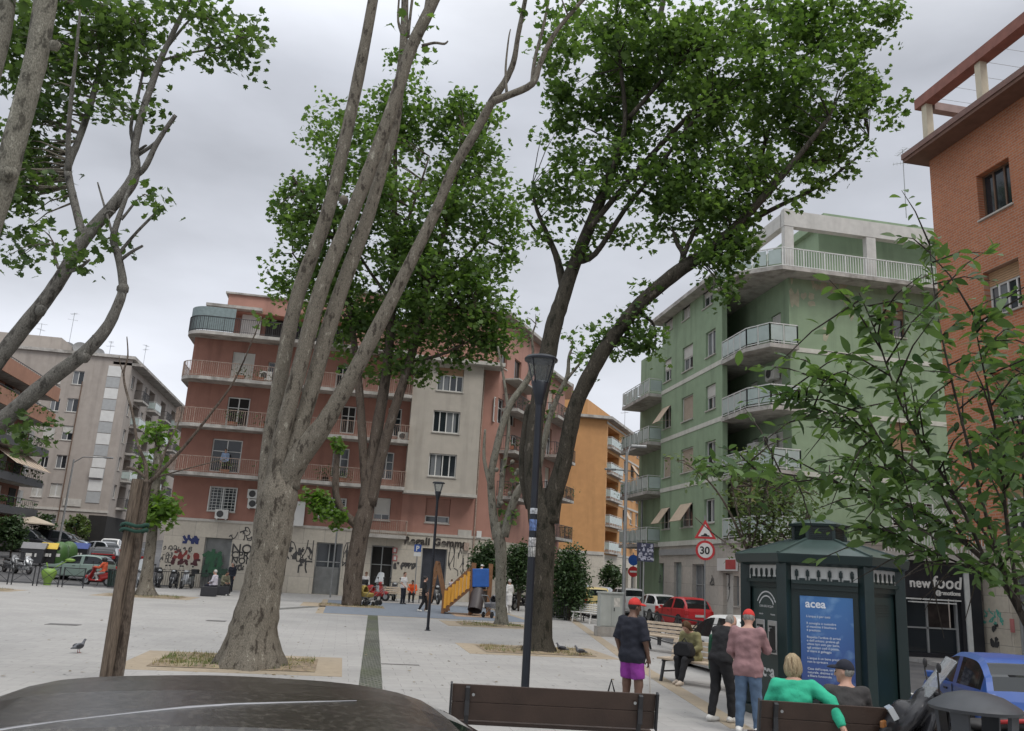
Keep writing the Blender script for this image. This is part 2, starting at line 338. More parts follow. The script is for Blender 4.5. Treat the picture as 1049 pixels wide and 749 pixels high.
rect('sand_patch', 5.2, 7.2, 39.4, 42.6, mat('bark_chips', (.36, .25, .17), .95, .2, 12, .5), .014)
strip('sand_strip', [(G(760, 747).x, G(760, 747).y), (G(640, 676).x+.1, G(640, 676).y), (12.0, 46.), (11.9, 55)], .35, sand)
dr = [(.55, 9.), (.62, 14.2), (1.42, 37.)]
drm = brickmat('drain_setts', (.115, .115, .105), (.15, .15, .13), (.05, .055, .04), 1., .12, .12, .02, 'G', .3, .9, .5, .5, patch=(.09, .11, .045), pamt=.7)
strip('drain_strip', dr, .40, drm, .008)
strip('drain_strip', [(-3.3, 36.5), (-1.0, 42.2)], .55, mat('grate', (.13, .13, .12), .8, .3, 9), .008)
jn = mat('manhole_iron', (.12, .115, .11), .6, .3, 6, .3, metal=.3)
rect('manhole_cover', 1.0, 1.8, 19.0, 19.12, jn, .006); rect('manhole_cover', -7.6, -6.8, 25.4, 25.9, jn, .006); rect('manhole_cover', -4.1, -3.5, 29.4, 29.9, jn, .006)
# white road markings
wm = mat('road_paint', (.62, .62, .60), .8, .15, 6)
def rline(a, b, wd=.14): strip('road_marking', [a, b], wd, wm, -.112)
rline((12.6, 14), (14.4, 46)); rline((16.2, 30), (16.8, 50))

# a little litter: fallen leaves and gum spots on the paving
P = [(npr.uniform(-14, 9), npr.uniform(8, 44), .012) for _ in range(260)]+[(b1.x+npr.normal()*2.4, b1.y+npr.normal()*2.2-.5, .012) for _ in range(90)]+[(b4.x+npr.normal()*2.4, b4.y+npr.normal()*2., .012) for _ in range(90)]
d = npr.normal(size=(len(P), 3)); d[:, 2] = 0
tag(leaves('fallen_leaves', P, .075, leafmat('dead_leaf', (.10, .07, .035), (.24, .18, .09), .1), None, SMALL, .5, 6., dirs=d, fold=.05), 'scattered dry leaves on the paving', 'leaves', kind='stuff')
P = [(npr.uniform(-12, 9), npr.uniform(8, 34), .0045) for _ in range(420)]
q = MB()
for x, y, z in P: r = npr.uniform(.012, .035); q.add([(x+r*math.cos(a), y+r*math.sin(a), z) for a in [k*math.pi/3 for k in range(6)]], [tuple(range(6))])
tag(q.build('gum_spots', mat('gum', (.16, .155, .15), .9, .2, 3)), 'dark gum spots on the paving', 'stains', kind='stuff')
# ================================================================ buildings
def plaster(name, c, **k): return mat(name, c, .9, k.get('var', .07), k.get('scale', 1.6), .15, bscale=60, streak=k.get('streak', .35), tint=k.get('tint'), tvar=k.get('tvar', .35), tscale=k.get('tscale', .3))
white_fr = mat('white_frame', (.62, .62, .60), .5, .06, 2); brown_fr = mat('brown_frame', (.13, .075, .045), .6, .15, 5); grey_fr = mat('grey_frame', (.30, .31, .31), .5, .1, 3)
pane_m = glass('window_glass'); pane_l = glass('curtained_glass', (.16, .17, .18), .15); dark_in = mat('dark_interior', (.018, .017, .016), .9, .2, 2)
shut_beige = mat('shutter_beige', (.42, .35, .28), .75, .08, 3); shut_white = mat('shutter_white', (.58, .57, .53), .7, .06, 3); shut_brown = mat('shutter_brown', (.30, .19, .11), .75, .1, 3)
shut_metal = mat('roller_metal', (.22, .225, .22), .5, .15, 3, metal=.3, streak=.3); shut_dark = mat('roller_dark', (.055, .06, .075), .5, .15, 3, metal=.2)
sill_m = mat('travertine', (.46, .44, .40), .8, .1, 4, streak=.3); slab_m = mat('balcony_concrete', (.42, .40, .37), .85, .15, 3, .2, streak=.6, tint=(.20, .185, .165), tvar=.75, tscale=1.1); slab_u = slab_m
rail_dark = mat('rail_dark', (.05, .05, .052), .6, .2, 6); rail_rust = mat('rail_rust', (.33, .25, .205), .8, .3, 9); rail_white = mat('rail_white', (.60, .61, .59), .5, .08, 5)
glass_rail = mat('frosted_rail', (.40, .47, .45), .25, .08, 2); ac_m = mat('ac_white', (.58, .58, .55), .5, .08, 4); ac_d = mat('ac_grille', (.05, .05, .05), .7)
awn_m = mat('awning_cloth', (.50, .40, .30), .85, .08, 4); pot_m = mat('terracotta', (.28, .12, .07), .85, .2, 6); plant_m = leafmat('balcony_leaf', (.03, .06, .02), (.09, .16, .05), .2)
met_m = mat('galvanised', (.30, .31, .31), .45, .1, 5, metal=.6)
class Fac:
    def __init__(s, O, d, H=None):
        s.O = Vector((*O, 0)); s.d = Vector((*d, 0)).normalized(); s.n = Vector((s.d.y, -s.d.x, 0))
    def P(s, u, v, w=0.): return s.O+s.d*u+s.n*w+Vector((0, 0, v))
    def uv(s, x, y):
        r = ray(x, y); t = (s.O-EY).dot(s.n)/r.dot(s.n); p = EY+r*t; return (p-s.O).dot(s.d), p.z
    def rect(s, x0, y0, x1, y1):
        xc, yc = (x0+x1)/2, (y0+y1)/2
        return s.uv(x0, yc)[0], s.uv(x1, yc)[0], s.uv(xc, y1)[1], s.uv(xc, y0)[1]
    def box(s, mb, u0, u1, v0, v1, w0, w1):
        vs = [s.P(u, v, w) for u in (u0, u1) for v in (v0, v1) for w in (w0, w1)]
        mb.add(vs, [(0, 1, 3, 2), (4, 6, 7, 5), (0, 4, 5, 1), (2, 3, 7, 6), (0, 2, 6, 4), (1, 5, 7, 3)]); return mb
    def wall(s, mb, u0, u1, v0, v1, holes, dep=.2):
        us = sorted({u0, u1, *[x for h in holes for x in h[:2] if u0 < x < u1]}); vs = sorted({v0, v1, *[x for h in holes for x in h[2:4] if v0 < x < v1]})
        for a, b in zip(us[:-1], us[1:]):
            for c, d in zip(vs[:-1], vs[1:]):
                m, n = (a+b)/2, (c+d)/2
                if any(h[0] < m < h[1] and h[2] < n < h[3] for h in holes): continue
                mb.quad(s.P(a, c), s.P(b, c), s.P(b, d), s.P(a, d))
        for h in holes:
            a, b, c, d = max(h[0], u0), min(h[1], u1), max(h[2], v0), min(h[3], v1)
            if a >= b or c >= d: continue
            dp = h[4] if len(h) > 4 else dep
            for q in (((a, c), (b, c)), ((b, c), (b, d)), ((b, d), (a, d)), ((a, d), (a, c))):
                mb.quad(s.P(*q[0]), s.P(*q[1]), s.P(*q[1], -dp), s.P(*q[0], -dp))
        return mb
def window(root, F, r, kind='w2', dep=.2, fm=None, cm=None, sill=True, shut=None):
    u0, u1, v0, v1 = r; wd, ht = u1-u0, v1-v0; fm = fm or white_fr; shut = shut or shut_beige
    e = .006; u0 += e; u1 -= e; v0 += e; v1 -= e
    f = MB(); fw = min(.07, wd*.08); w0, w1 = -dep, -dep+.06
    def ring(a, b, c, d, t, z0=w0, z1=w1):
        F.box(f, a, a+t, c, d, z0, z1); F.box(f, b-t, b, c, d, z0, z1); F.box(f, a+t, b-t, d-t, d, z0, z1); F.box(f, a+t, b-t, c, c+t, z0, z1)
    pv0, pv1 = v0, v1; extra = []
    if kind in ('half', 'halfopen', 'box'):
        fr = {'half': .45, 'halfopen': .7, 'box': .3}[kind]; hh = v1-ht*fr; q = MB(); n = max(4, int((v1-hh)/.09))
        for i in range(n):
            z = hh+(v1-hh)*i/n; F.box(q, u0+.02, u1-.02, z, z+(v1-hh)/n*.82, -dep+.07, -dep+.1)
        F.box(q, u0+.02, u1-.02, hh, v1, -dep+.03, -dep+.068); extra.append(('shutter', q, shut)); pv1 = hh
    if kind == 'shutter':
        q = MB(); n = max(6, int(ht/.1))
        F.box(q, u0, u1, v0, v1, -dep, -dep+.04)
        for i in range(n): F.box(q, u0+.03, u1-.03, v0+ht*i/n, v0+ht*(i+.8)/n, -dep+.042, -dep+.07)
        ring(u0, u1, v0, v1, .05, -dep+.075, -dep+.1)
        o = f.build('window', fm, root); q.build('shutter', shut, o)
    elif kind == 'garage':
        q = MB(); n = max(10, int(ht/.13)); F.box(q, u0, u1, v0, v1, -dep, -dep+.03)
        for i in range(n): F.box(q, u0+.02, u1-.02, v0+ht*i/n, v0+ht*(i+.7)/n, -dep+.032, -dep+.055)
        F.box(f, u0, u0+.06, v0, v1, -dep+.06, -dep+.14); F.box(f, u1-.06, u1, v0, v1, -dep+.06, -dep+.14)
        o = q.build('roller_door', shut); world_parent(o, root); f.build('guide_rail', grey_fr, o); return o
    elif kind == 'louver':      # two leaves of closed slatted shutters
        q = MB(); mid = (u0+u1)/2
        for a, b in ((u0, mid-.01), (mid+.01, u1)):
            ring(a, b, v0, v1, .06, -dep+.02, -dep+.07); n = max(8, int(ht/.09))
            for i in range(n): F.box(q, a+.07, b-.07, v0+.07+(ht-.14)*i/n, v0+.07+(ht-.14)*(i+.7)/n, -dep+.03, -dep+.055)
            F.box(q, a+.06, b-.06, v0+.05, v1-.05, -dep+.005, -dep+.02)
        o = f.build('window', fm, root); q.build('shutter', shut, o)
    else:
        n = {'w1': 1, 'w2': 2, 'w3': 3, 'w4': 4, 'half': 2, 'halfopen': 2, 'box': 4, 'awning': 2, 'grille': 2, 'dark': 2, 'door': 2, 'open': 1}.get(kind, 2)
        if kind == 'box': n = 4
        ring(u0, u1, pv0, pv1, fw)
        for i in range(1, n):
            x = u0+(u1-u0)*i/n; F.box(f, x-fw*.5, x+fw*.5, pv0+fw, pv1-fw, w0, w1)
        if kind in ('door', 'dark'): F.box(f, u0+fw, u1-fw, v0+ht*.62, v0+ht*.62+fw*.7, w0, w1-.005)
        g_ = MB(); F.box(g_, u0+fw*.5, u1-fw*.5, pv0+fw*.5, pv1-fw*.5, -dep-.015, -dep+.012)
        o = f.build('window' if kind not in ('door', 'dark') else 'door', fm, root); g_.build('pane', cm or (dark_in if kind == 'open' else pane_m), o)
        if kind not in ('door', 'dark', 'open') and cm is None and wd > .8 and rnd.random() < .75:      # curtains just behind part of the glass
            q = MB(); a = u0+wd*rnd.choice((.08, .08, .5)); F.box(q, a, a+wd*.36, pv0+.08, pv1-.08, -dep+.0125, -dep+.0165)
            q.build('curtain', pane_l, o)
    for nm, q, m in extra: q.build(nm, m, o)
    if kind == 'awning':        # roller blind pushed out at the bottom
        q = MB(); w_ = .75; hb = v0+ht*.22
        q.quad(F.P(u0, v1, .02), F.P(u1, v1, .02), F.P(u1, hb, w_), F.P(u0, hb, w_)); q.quad(F.P(u0, v1, .05), F.P(u1, v1, .05), F.P(u1, hb, w_+.03), F.P(u0, hb, w_+.03))
        q.quad(F.P(u0, hb, w_), F.P(u1, hb, w_), F.P(u1, hb, w_+.03), F.P(u0, hb, w_+.03))
        for u in (u0+.02, u1-.02): q.bar(F.P(u, hb, w_), F.P(u, v0+ht*.3, .0), .02)
        q.build('shade_blind', awn_m, o)
    if kind == 'grille':
        q = MB(); n = 7
        for i in range(n+1):
            u = u0+(u1-u0)*i/n; F.box(q, u-.012, u+.012, v0, v1, .02, .045)
        m_ = 8
        for i in range(m_+1):
            v = v0+(v1-v0)*i/m_; F.box(q, u0, u1, v-.012, v+.012, .046, .065)
        for u in (u0, (u0+u1)/2, u1): F.box(q, u-.03, u+.03, v0, v1, .066, .09)
        q.build('window_grille', rail_white, o)
    if sill and kind not in ('door', 'dark', 'garage'):
        q = MB(); F.box(q, u0-.06, u1+.06, v0-.07, v0-.008, -dep*.5, .07); q.build('sill', sill_m, o)
    return o
def holes(F, L): return [F.rect(*r[:4]) for r in L]
def outline_slab(mb, pts, z0, z1): mb.prism([tuple(p) for p in pts], z0, z1)
def balcony(root, F, u0, u1, z, dep, rail='bars', rm=None, h=1., round0=False, round1=False, th=.22, plants=0, ends=True, ret0=None):
    """cantilevered slab along a facade with its railing; rounded ends sweep round the corner"""
    pts = []
    def arc(c, s):
        for i in range(9):
            a = math.pi/2*i/8; yield (c+s*math.sin(a)*dep, math.cos(a)*dep) if False else (c+s*math.sin(a)*dep, math.cos(a)*dep)
    front = []
    if round0: front += [(u0-(-1)*0+(-1)*math.sin(math.pi/2*(8-i)/8)*dep, math.cos(math.pi/2*(8-i)/8)*dep) for i in range(9)]
    else: front += [(u0, 0), (u0, dep)]
    if round1: front += [(u1+math.sin(math.pi/2*i/8)*dep, math.cos(math.pi/2*i/8)*dep) for i in range(9)]
    else: front += [(u1, dep), (u1, 0)]
    if round0: front = [(u0-dep, -2.2)]+front+([] if round1 else [])+[(u1, -.05), (u0, -.05), (u0, -2.2)]
    s = MB(); poly = [tuple(F.P(u, 0, w_).xy) for u, w_ in front]
    # orientation
    ar = sum(a[0]*b[1]-b[0]*a[1] for a, b in zip(poly, poly[1:]+poly[:1]))
    if ar < 0: poly = poly[::-1]
    s.prism(poly, z-th, z); o = s.build('balcony', slab_m, root)
    path = front if not round0 else front[:-3]
    path = [(u, w_-.05 if w_ > .1 else w_) for u, w_ in path]
    q = MB(); pl = [F.P(u, z, w_) for u, w_ in path]; tot = sum((b-a).length for a, b in zip(pl[:-1], pl[1:]))
    step = .13 if rail != 'panel' else .9
    for a, b in zip(pl[:-1], pl[1:]):
        l = (b-a).length
        if l < .02: continue
        up = Vector((0, 0, 1)); q.bar(a+up*h, b+up*h, .05, .035); q.bar(a+up*.1, b+up*.1, .03, .025)
        n = max(1, int(l/step))
        for i in range(n+(b == pl[-1])):
            p_ = a+(b-a)*i/n; big = i % 8 == 0
            q.bar(p_+up*.0, p_+up*h, .04 if big or rail == 'panel' else .018)
        if rail == 'panel':
            gp = MB(); nn = max(1, int(l/.95))
            for i in range(nn):
                a2 = a+(b-a)*(i+.06)/nn; b2 = a+(b-a)*(i+.94)/nn; gp.bar(a2+up*(h*.5+.04), b2+up*(h*.5+.04), .02, h*.72)
            gp.build('railing_panel', glass_rail, o)
    q.build('railing', rm or rail_dark, o)
    if plants:
        pm = MB(); P = []
        for i in range(plants):
            u = u0+(u1-u0)*rnd.random(); c = F.P(u, z+h*.25+rnd.random()*.3, dep-.22); F.box(pm, u-.3, u+.3, z+.02, z+.28, dep-.35, dep-.1)
            P += [tuple(c+Vector((rnd.gauss(0, .35), rnd.gauss(0, .12), rnd.gauss(.15, .22)))) for _ in range(60)]
        pm.build('planter', pot_m, o); leaves('balcony_plants', P, .16, plant_m, o, SMALL)
    return o
def ac_unit(root, F, u, v, w0=.02, s=.8):
    m = MB(); F.box(m, u-s/2, u+s/2, v, v+s*.72, w0, w0+.32); F.box(m, u-s*.4, u-s*.3, v-.06, v, w0, w0+.3); F.box(m, u+s*.3, u+s*.4, v-.06, v, w0, w0+.3)
    o = m.build('air_conditioner', ac_m, root); q = MB(); c = F.P(u-s*.12, v+s*.36, w0+.325); n = F.n
    ring = [c+(F.d*math.cos(a)+Vector((0, 0, 1))*math.sin(a))*s*.27 for a in [k*math.pi/6 for k in range(12)]]
    q.add([p for p in ring]+[p+n*.015 for p in ring], [tuple(range(12)), tuple(range(12, 24))]+[(i, (i+1) % 12, 12+(i+1) % 12, 12+i) for i in range(12)]); q.build('fan_grille', ac_d, o); return o
def downpipe(root, F, u, v0, v1, m=None, w=.07):
    q = MB(); q.tube([F.P(u, v0, w), F.P(u, v1, w)], .055, 8); q.build('downpipe', m or brown_fr, root, 60)
def scribble(F, u0, u1, v0, v1, wd, n, seed, w=.012):
    """spray-paint tag: separate curling strokes on the wall plane"""
    r = random.Random(seed); q = MB(); lw = (u1-u0)/n; H = v1-v0
    for i in range(n):
        x = u0+lw*i
        for st in range(r.choice((1, 2, 2))):
            a = r.uniform(0, 6.3); cu, cv = x+r.uniform(.1, .6)*lw, v0+r.uniform(.1, .9)*H; k = r.uniform(-.9, .9); pts = [(cu, cv)]; m = r.randint(7, 13)
            for j in range(m):
                a += k+r.uniform(-.35, .35)
                if r.random() < .16: a += r.choice((-2., 2.2)); k = -k
                sp = max(lw, H)*.17; cu = min(max(cu+math.cos(a)*sp*.8, x-.1*lw), x+1.05*lw); cv = min(max(cv+math.sin(a)*sp*H/max(lw, H)*1.3, v0), v1); pts.append((cu, cv))
            for (a_, b), (c, d) in zip(pts[:-1], pts[1:]):
                dx, dy = c-a_, d-b; l = math.hypot(dx, dy)
                if l < 1e-4: continue
                nx, ny = -dy/l*wd/2, dx/l*wd/2; ex, ey = dx/l*wd*.35, dy/l*wd*.35; z = w+r.random()*.004
                q.quad(F.P(a_+nx-ex, b+ny-ey, z), F.P(a_-nx-ex, b-ny-ey, z), F.P(c-nx+ex, d-ny+ey, z), F.P(c+nx+ex, d+ny+ey, z))
    return q
def spray(root, F, rc, wd, n, seed, m): 
    r = F.rect(*rc); scribble(F, r[0], r[1], r[2], r[3], wd, n, seed).build('graffiti', m, root)
def antenna(x, y, z, h, label, grp='television aerials on the roofs', tilt=0.):
    root = empty('roof_antenna', (x, y, z), label, 'antenna', grp); q = MB(); q.tube([(0, 0, 0), (tilt, 0, h)], .025, 6); q.build('mast', met_m, root, 60, world=False)
    q = MB(); a = rnd.uniform(0, 3)
    for k, zz in enumerate((h*.97, h*.8)):
        d = Vector((math.cos(a+k), math.sin(a+k), 0)); q.bar(Vector((tilt*zz/h, 0, zz))-d*.5, Vector((tilt*zz/h, 0, zz))+d*.6, .02)
        for j in range(6):
            c = Vector((tilt*zz/h, 0, zz))+d*(-.45+.2*j); e_ = Vector((-d.y, d.x, 0))*(.32-.02*j); q.bar(c-e_, c+e_, .012)
    q.build('aerial', met_m, root, world=False); return root
def dish(x, y, z, r, label):
    root = empty('satellite_dish', (x, y, z), label, 'satellite dish', 'satellite dishes on the grey roof'); q = MB(); q.tube([(0, 0, 0), (0, 0, r*1.6)], .03, 6); q.build('mast', met_m, root, 60, world=False)
    q = MB(); q.lathe([(.02, 0), (r*.5, .06*r), (r*.8, .17*r), (r, .3*r), (r*.98, .32*r), (r*.78, .2*r), (.02, .03)], (0, 0, 0), 18, 'Y'); o = q.build('reflector', mat('dish_grey', (.2, .2, .2), .6), root, 60, world=False); o.location = (0, -.1, r*1.7); o.rotation_euler = (R_(25), 0, R_(200)); return root
# ---------------------------------------------------------------- red corner building
red_w = plaster('red_plaster', (.31, .155, .118), tint=(.26, .125, .098), streak=.55); beige_w = plaster('beige_plaster', (.43, .395, .345), tint=(.38, .35, .31), streak=.45); pink_w = plaster('pink_plaster', (.40, .215, .17), tint=(.35, .185, .145), streak=.5)
stone_w = brickmat('stone_cladding', (.50, .46, .39), (.45, .41, .35), (.30, .28, .25), 1., 1.35, 1.05, .012, 'X', .1, .8, .5, .3); roof_m = mat('roof_gravel', (.2, .19, .18), .95, .2, 3)
gr_black = mat('spray_black', (.055, .053, .053), .8, .4, 3); gr_red = mat('spray_red', (.20, .035, .03), .7); gr_blue = mat('spray_blue', (.02, .03, .11), .7); gr_green = mat('spray_green', (.03, .10, .05), .7); gr_aqua = mat('spray_aqua', (.10, .38, .30), .7)
YR = 58.; XL, XR = -11.2, 9.6; d3 = Vector((math.sin(R_(32)), math.cos(R_(32))))
B = empty('apartment_building', (0, YR+6, 0), 'red and beige corner apartment block with curved balconies and graffitied stone ground floor', 'building')
Fr = Fac((XL, YR), (1, 0)); U = lambda X: X-XL
zl = {k: Fr.uv(x, y)[1] for k, x, y in (('s4', 214, 347), ('s3', 214, 392), ('s2', 212, 439), ('s1', 212, 487.5), ('base', 300, 545))}
zS = [7.15, 10.25, 13.35, 16.4]; zb = 4.15; XB0, XB1 = 3.5, 8.3   # bay
wl = [(237, 361, 260, 391, 'louver'), (274, 371, 284, 391, 'w1'), (344, 375, 357, 399, 'door'), (388, 378, 398, 400, 'door'), (232, 407, 255, 437, 'door'), (298, 418, 311, 441, 'door'), (349, 416, 364, 444, 'door'), (397, 418, 411, 447, 'door'),
      (216, 450, 247, 484, 'door'), (340, 459, 357, 489, 'door'), (388, 463, 403, 491, 'door'), (214, 499, 242, 524, 'grille'), (327, 510, 354, 531, 'grille'), (383, 510, 400, 533, 'halfopen'), (296, 452, 308, 486, 'door')]
hs = holes(Fr, wl); q = MB(); Fr.wall(q, 0, U(XB0), zb, 16.35, hs); q.build('wall', red_w, B)
for r, h in zip(wl, hs): window(B, Fr, h, r[4], shut=shut_white, sill=r[4] not in ('door',), cm=dark_in if r[4] == 'door' and r[0] in (232, 349) else None)
gl = [(207, 551, 235, 603, 'garage'), (322, 556, 349, 606, 'dark'), (379, 559, 402, 606, 'dark'), (431, 562, 457, 607, 'garage')]
hg = [(*h[:2], .02, h[3]) for h in holes(Fr, gl)]; q = MB(); Fr.wall(q, -.08, U(XR)+.06, 0, zb, hg, .35)
q.quad(Fr.P(-.08, 0), Fr.P(-.08, zb), Fr.P(-.08, zb, -12), Fr.P(-.08, 0, -12)); q.build('stone_base', stone_w, B)
q = MB(); Fr.box(q, -.12, U(XR)+.08, zb, zb+.16, -.2, .06); q.build('cornice', sill_m, B)
for r, h in zip(gl, hg): window(B, Fr, h, r[4], .35, fm=grey_fr, shut=shut_metal if r[0] < 300 else shut_dark, cm=dark_in if r[0] == 379 else None)
q = MB(); h = hg[1]; Fr.box(q, h[0]+.06, h[1]-.06, .02, 1.75, -.33, -.25)
for i in range(14): Fr.box(q, h[0]+.08, h[1]-.08, .06+i*.12, .14+i*.12, -.248, -.23)
q.build('metal_shutter', shut_metal, B)
for i, z in enumerate(zS):
    balcony(B, Fr, .9, U(XB0)-.02, z, 1.35, 'bars', rail_rust if i != 3 else rail_dark, round0=True, plants=(5, 3, 2, 2)[i])
r_ = Fr.rect(372, 531, 416, 548); balcony(B, Fr, r_[0], r_[1], r_[2], .9, 'bars', rail_rust, .95)
# left and back walls, top floor set back
q = MB(); q.quad(Fr.P(0, zb), Fr.P(0, 16.35), Fr.P(0, 16.35, -12), Fr.P(0, zb, -12)); q.quad(Fr.P(0, 0, -12), Fr.P(0, 16.35, -12), Fr.P(U(XR)+6, 16.35, -12), Fr.P(U(XR)+6, 0, -12))
q.prism([tuple(Fr.P(u, 0, w_).xy) for u, w_ in ((0, -12), (U(XR)+6, -12), (U(XR), 0), (0, 0))], 16.2, 16.38); q.build('wall', red_w, B)
q = MB(); Fr.box(q, 2., U(XB0)+5.8, 16.4, 19.3, -11, -2.2); q.build('penthouse', pink_w, B)
q = MB(); Fr.box(q, 1.6, 12, 18.55, 19.75, -4., -1.0); q.build('penthouse_fascia', pink_w, B)
q = MB(); Fr.box(q, .3, 4., 18.6, 18.8, -3., -.4); Fr.box(q, 1.4, 12.2, 19.75, 19.87, -4.2, -.85); q.build('canopy_slab', slab_m, B)
q = MB(); Fr.box(q, 2.6, 3.9, 16.5, 18.55, -1.9, -1.6); q.build('pillar', white_fr, B)
q = MB(); Fr.box(q, 4.2, 10.2, 16.5, 18.5, -2.19, -2.1); q.build('terrace_window', dark_in, B)
q = MB(); Fr.box(q, 10.3, 12.6, 16.45, 20.8, -5., -.9); q.build('roof_turret', pink_w, B); q = MB(); Fr.box(q, 10.1, 12.8, 20.8, 20.95, -5.2, -.7); q.build('turret_roof', roof_m, B)
gp = MB(); pl = [(.9+math.sin(math.pi*(i/10-.5))*1.3-.0 if False else .9-math.sin(a)*1.28, math.cos(a)*1.28) for i in range(9) for a in [math.pi/2*(8-i)/8]]+[(2.6, 1.28)]
pl = [(-.36, -1.8)]+pl
for a, b in zip(pl[:-1], pl[1:]): gp.bar(Fr.P(a[0], 17.25, a[1]), Fr.P(b[0], 17.25, b[1]), .02, 1.6)
gp.build('reed_screen', mat('green_screen', (.20, .25, .255), .8, .12, 6), B)
# projecting beige bay
Fb = Fac((XB0, YR-1.), (1, 0)); wb = [(448, 377, 475, 401, 'box'), (443.5, 421, 471, 443.5, 'w4'), (439, 465, 467.5, 488.5, 'w4')]
hb = holes(Fb, wb); q = MB(); Fb.wall(q, 0, XB1-XB0, 7.0, 15.9, hb); q.quad(Fb.P(0, 7), Fb.P(0, 15.9), Fb.P(0, 15.9, -1), Fb.P(0, 7, -1)); q.quad(Fb.P(XB1-XB0, 7), Fb.P(XB1-XB0, 15.9), Fb.P(XB1-XB0, 15.9, -1), Fb.P(XB1-XB0, 7, -1)); q.build('wall', beige_w, B)
for r, h in zip(wb, hb): window(B, Fb, h, r[4], shut=shut_brown)
q = MB(); Fb.box(q, -.05, XB1-XB0+.05, 6.8, 7.0, -1, .12); Fb.box(q, -.1, XB1-XB0+1.4, 15.9, 16.15, -1., .55); q.build('cornice', sill_m, B)
q = MB(); wl2 = [(436, 511, 461, 536, 'half')]; h2 = holes(Fr, wl2); Fr.wall(q, U(XB0), U(XR), zb, 7.0, h2); Fr.wall(q, U(XB1), U(XR), 7., 15.95, []); q.build('wall', pink_w, B); window(B, Fr, h2[0], 'halfopen', shut=pink_w)
downpipe(B, Fr, U(XB1)+.2, .2, 15.8, rail_rust)
# attic of the corner and the side along the street
Fs = Fac((XR, YR), d3); ws = [(512, 360, 519.5, 377, 'w2'), (527, 369, 534, 390, 'w2'), (523, 446, 530, 468, 'door'), (508, 408, 516, 434, 'door'), (520, 412, 528, 436, 'door'), (512, 470, 519, 500, 'door'), (507, 540, 514, 556, 'w2')]
hs = holes(Fs, ws); LS = Fs.uv(548, 520)[0]; q = MB(); Fs.wall(q, 0, LS, zb, 20., hs); q.quad(Fr.P(U(XB0), 15.95, -.9), Fr.P(U(XR), 15.95, 0), Fr.P(U(XR), 20, 0), Fr.P(U(XB0), 20, -.9)); q.build('wall', pink_w, B)
q = MB(); Fs.wall(q, 0, LS, 0, zb, [(3., 5.5, .02, 3.1), (6.5, 8.5, .02, 3.1)], .3); Fs.box(q, 3, 5.5, .02, 3.1, -.35, -.3); Fs.box(q, 6.5, 8.5, .02, 3.1, -.35, -.3); q.build('stone_base', stone_w, B)
for r, h in zip(ws, hs): window(B, Fs, h, r[4], fm=brown_fr if r[4] == 'w2' else white_fr)
q = MB(); q.prism([tuple(p.xy) for p in (Fr.P(U(XB0)-.4, 0, .4), Fs.P(-.3, 0, .65), Fs.P(LS, 0, .6), Fs.P(LS, 0, -9), Fr.P(U(XB0)-.4, 0, -9))], 20., 20.25); q.build('roof', slab_m, B)
for z, a, b in ((7.2, .7, 5.2), (10.4, .7, 6.2), (13.4, .8, 5.6)): balcony(B, Fs, a, b, z, 1.2, 'bars', rail_dark, plants=2)
print('LS', LS)
q = MB(); r_ = Fs.rect(517, 472, 529, 497)
for i in range(9):
    u = r_[0]+(r_[1]-r_[0])*i/9; q.mat(i % 2); Fs.box(q, u, u+(r_[1]-r_[0])/9.2, r_[2], r_[3], 1.14+.03*(i % 2), 1.18+.03*(i % 2))
q.build('striped_curtain', [mat('curtain_white', (.55, .56, .52), .9), mat('curtain_green', (.22, .30, .27), .9)], B)
q = MB(); Fs.box(q, .5, 5.6, 15.4, 15.5, .0, 1.3); q.build('canopy_slab', sill_m, B)
# lettering, notices, air conditioners, graffiti
sign_m = mat('sign_letters', (.035, .028, .024), .5); r_ = Fr.rect(414, 549, 478, 559)
lab = text('shop_lettering', 'Regali Gemma', .92, sign_m, B, frame(Fr.P(r_[0], r_[2]+.02, .03), Fr.d, (0, 0, 1)), .05, .034, 1.1)
bpy.context.view_layer.update(); lab.scale = ((r_[1]-r_[0])/max(.1, lab.dimensions.x),)*3
q = MB(); r_ = Fr.rect(469, 543, 483, 550); Fr.box(q, r_[0], r_[1], r_[2], r_[3], .01, .05); q.build('street_plaque', sill_m, B)
q = MB(); r_ = Fr.rect(488, 544, 493, 551); Fr.box(q, r_[0], r_[1], r_[2], r_[3], .08, .11); q.build('white_notice', white_fr, B)
for rc in ((402, 561, 407, 567), (402, 569, 407, 575)):
    q = MB(); r_ = Fr.rect(*rc); Fr.box(q, *r_, .01, .03); q.mat(1); m_ = (r_[2]+r_[3])/2; Fr.box(q, r_[0]+.08, r_[1]-.08, m_-.1, m_+.12, .031, .035); q.build('notice', [mat('notice_red', (.42, .15, .14), .6), white_fr], B)
for px, py in ((227, 531.5), (260, 511), (260, 521), (413, 452), (272, 390)): u, v = Fr.uv(px, py); ac_unit(B, Fr, u, v)
q = MB(); r_ = Fr.rect(302, 514, 312, 539); Fr.box(q, *r_, .02, .3); q.build('white_cabinet', white_fr, B)
q = MB(); r_ = Fr.rect(475, 556, 480, 564); Fr.box(q, *r_, .02, .2); q.build('alarm_box', rail_rust, B)
spray(B, Fr, (187, 549, 207, 556), .16, 3, 3, gr_blue); spray(B, Fr, (165, 559, 200, 565), .05, 6, 4, gr_black); spray(B, Fr, (178, 564.5, 204, 572), .13, 5, 9, gr_red); spray(B, Fr, (176, 573, 204, 578), .14, 6, 6, mat('spray_maroon', (.07, .02, .025), .7)); spray(B, Fr, (164, 566, 176, 576), .04, 4, 8, gr_black)
spray(B, Fr, (209, 564, 233, 585), .22, 3, 12, gr_green); spray(B, Fr, (210, 572, 232, 590), .2, 3, 17, mat('spray_dkgreen', (.03, .07, .045), .7))
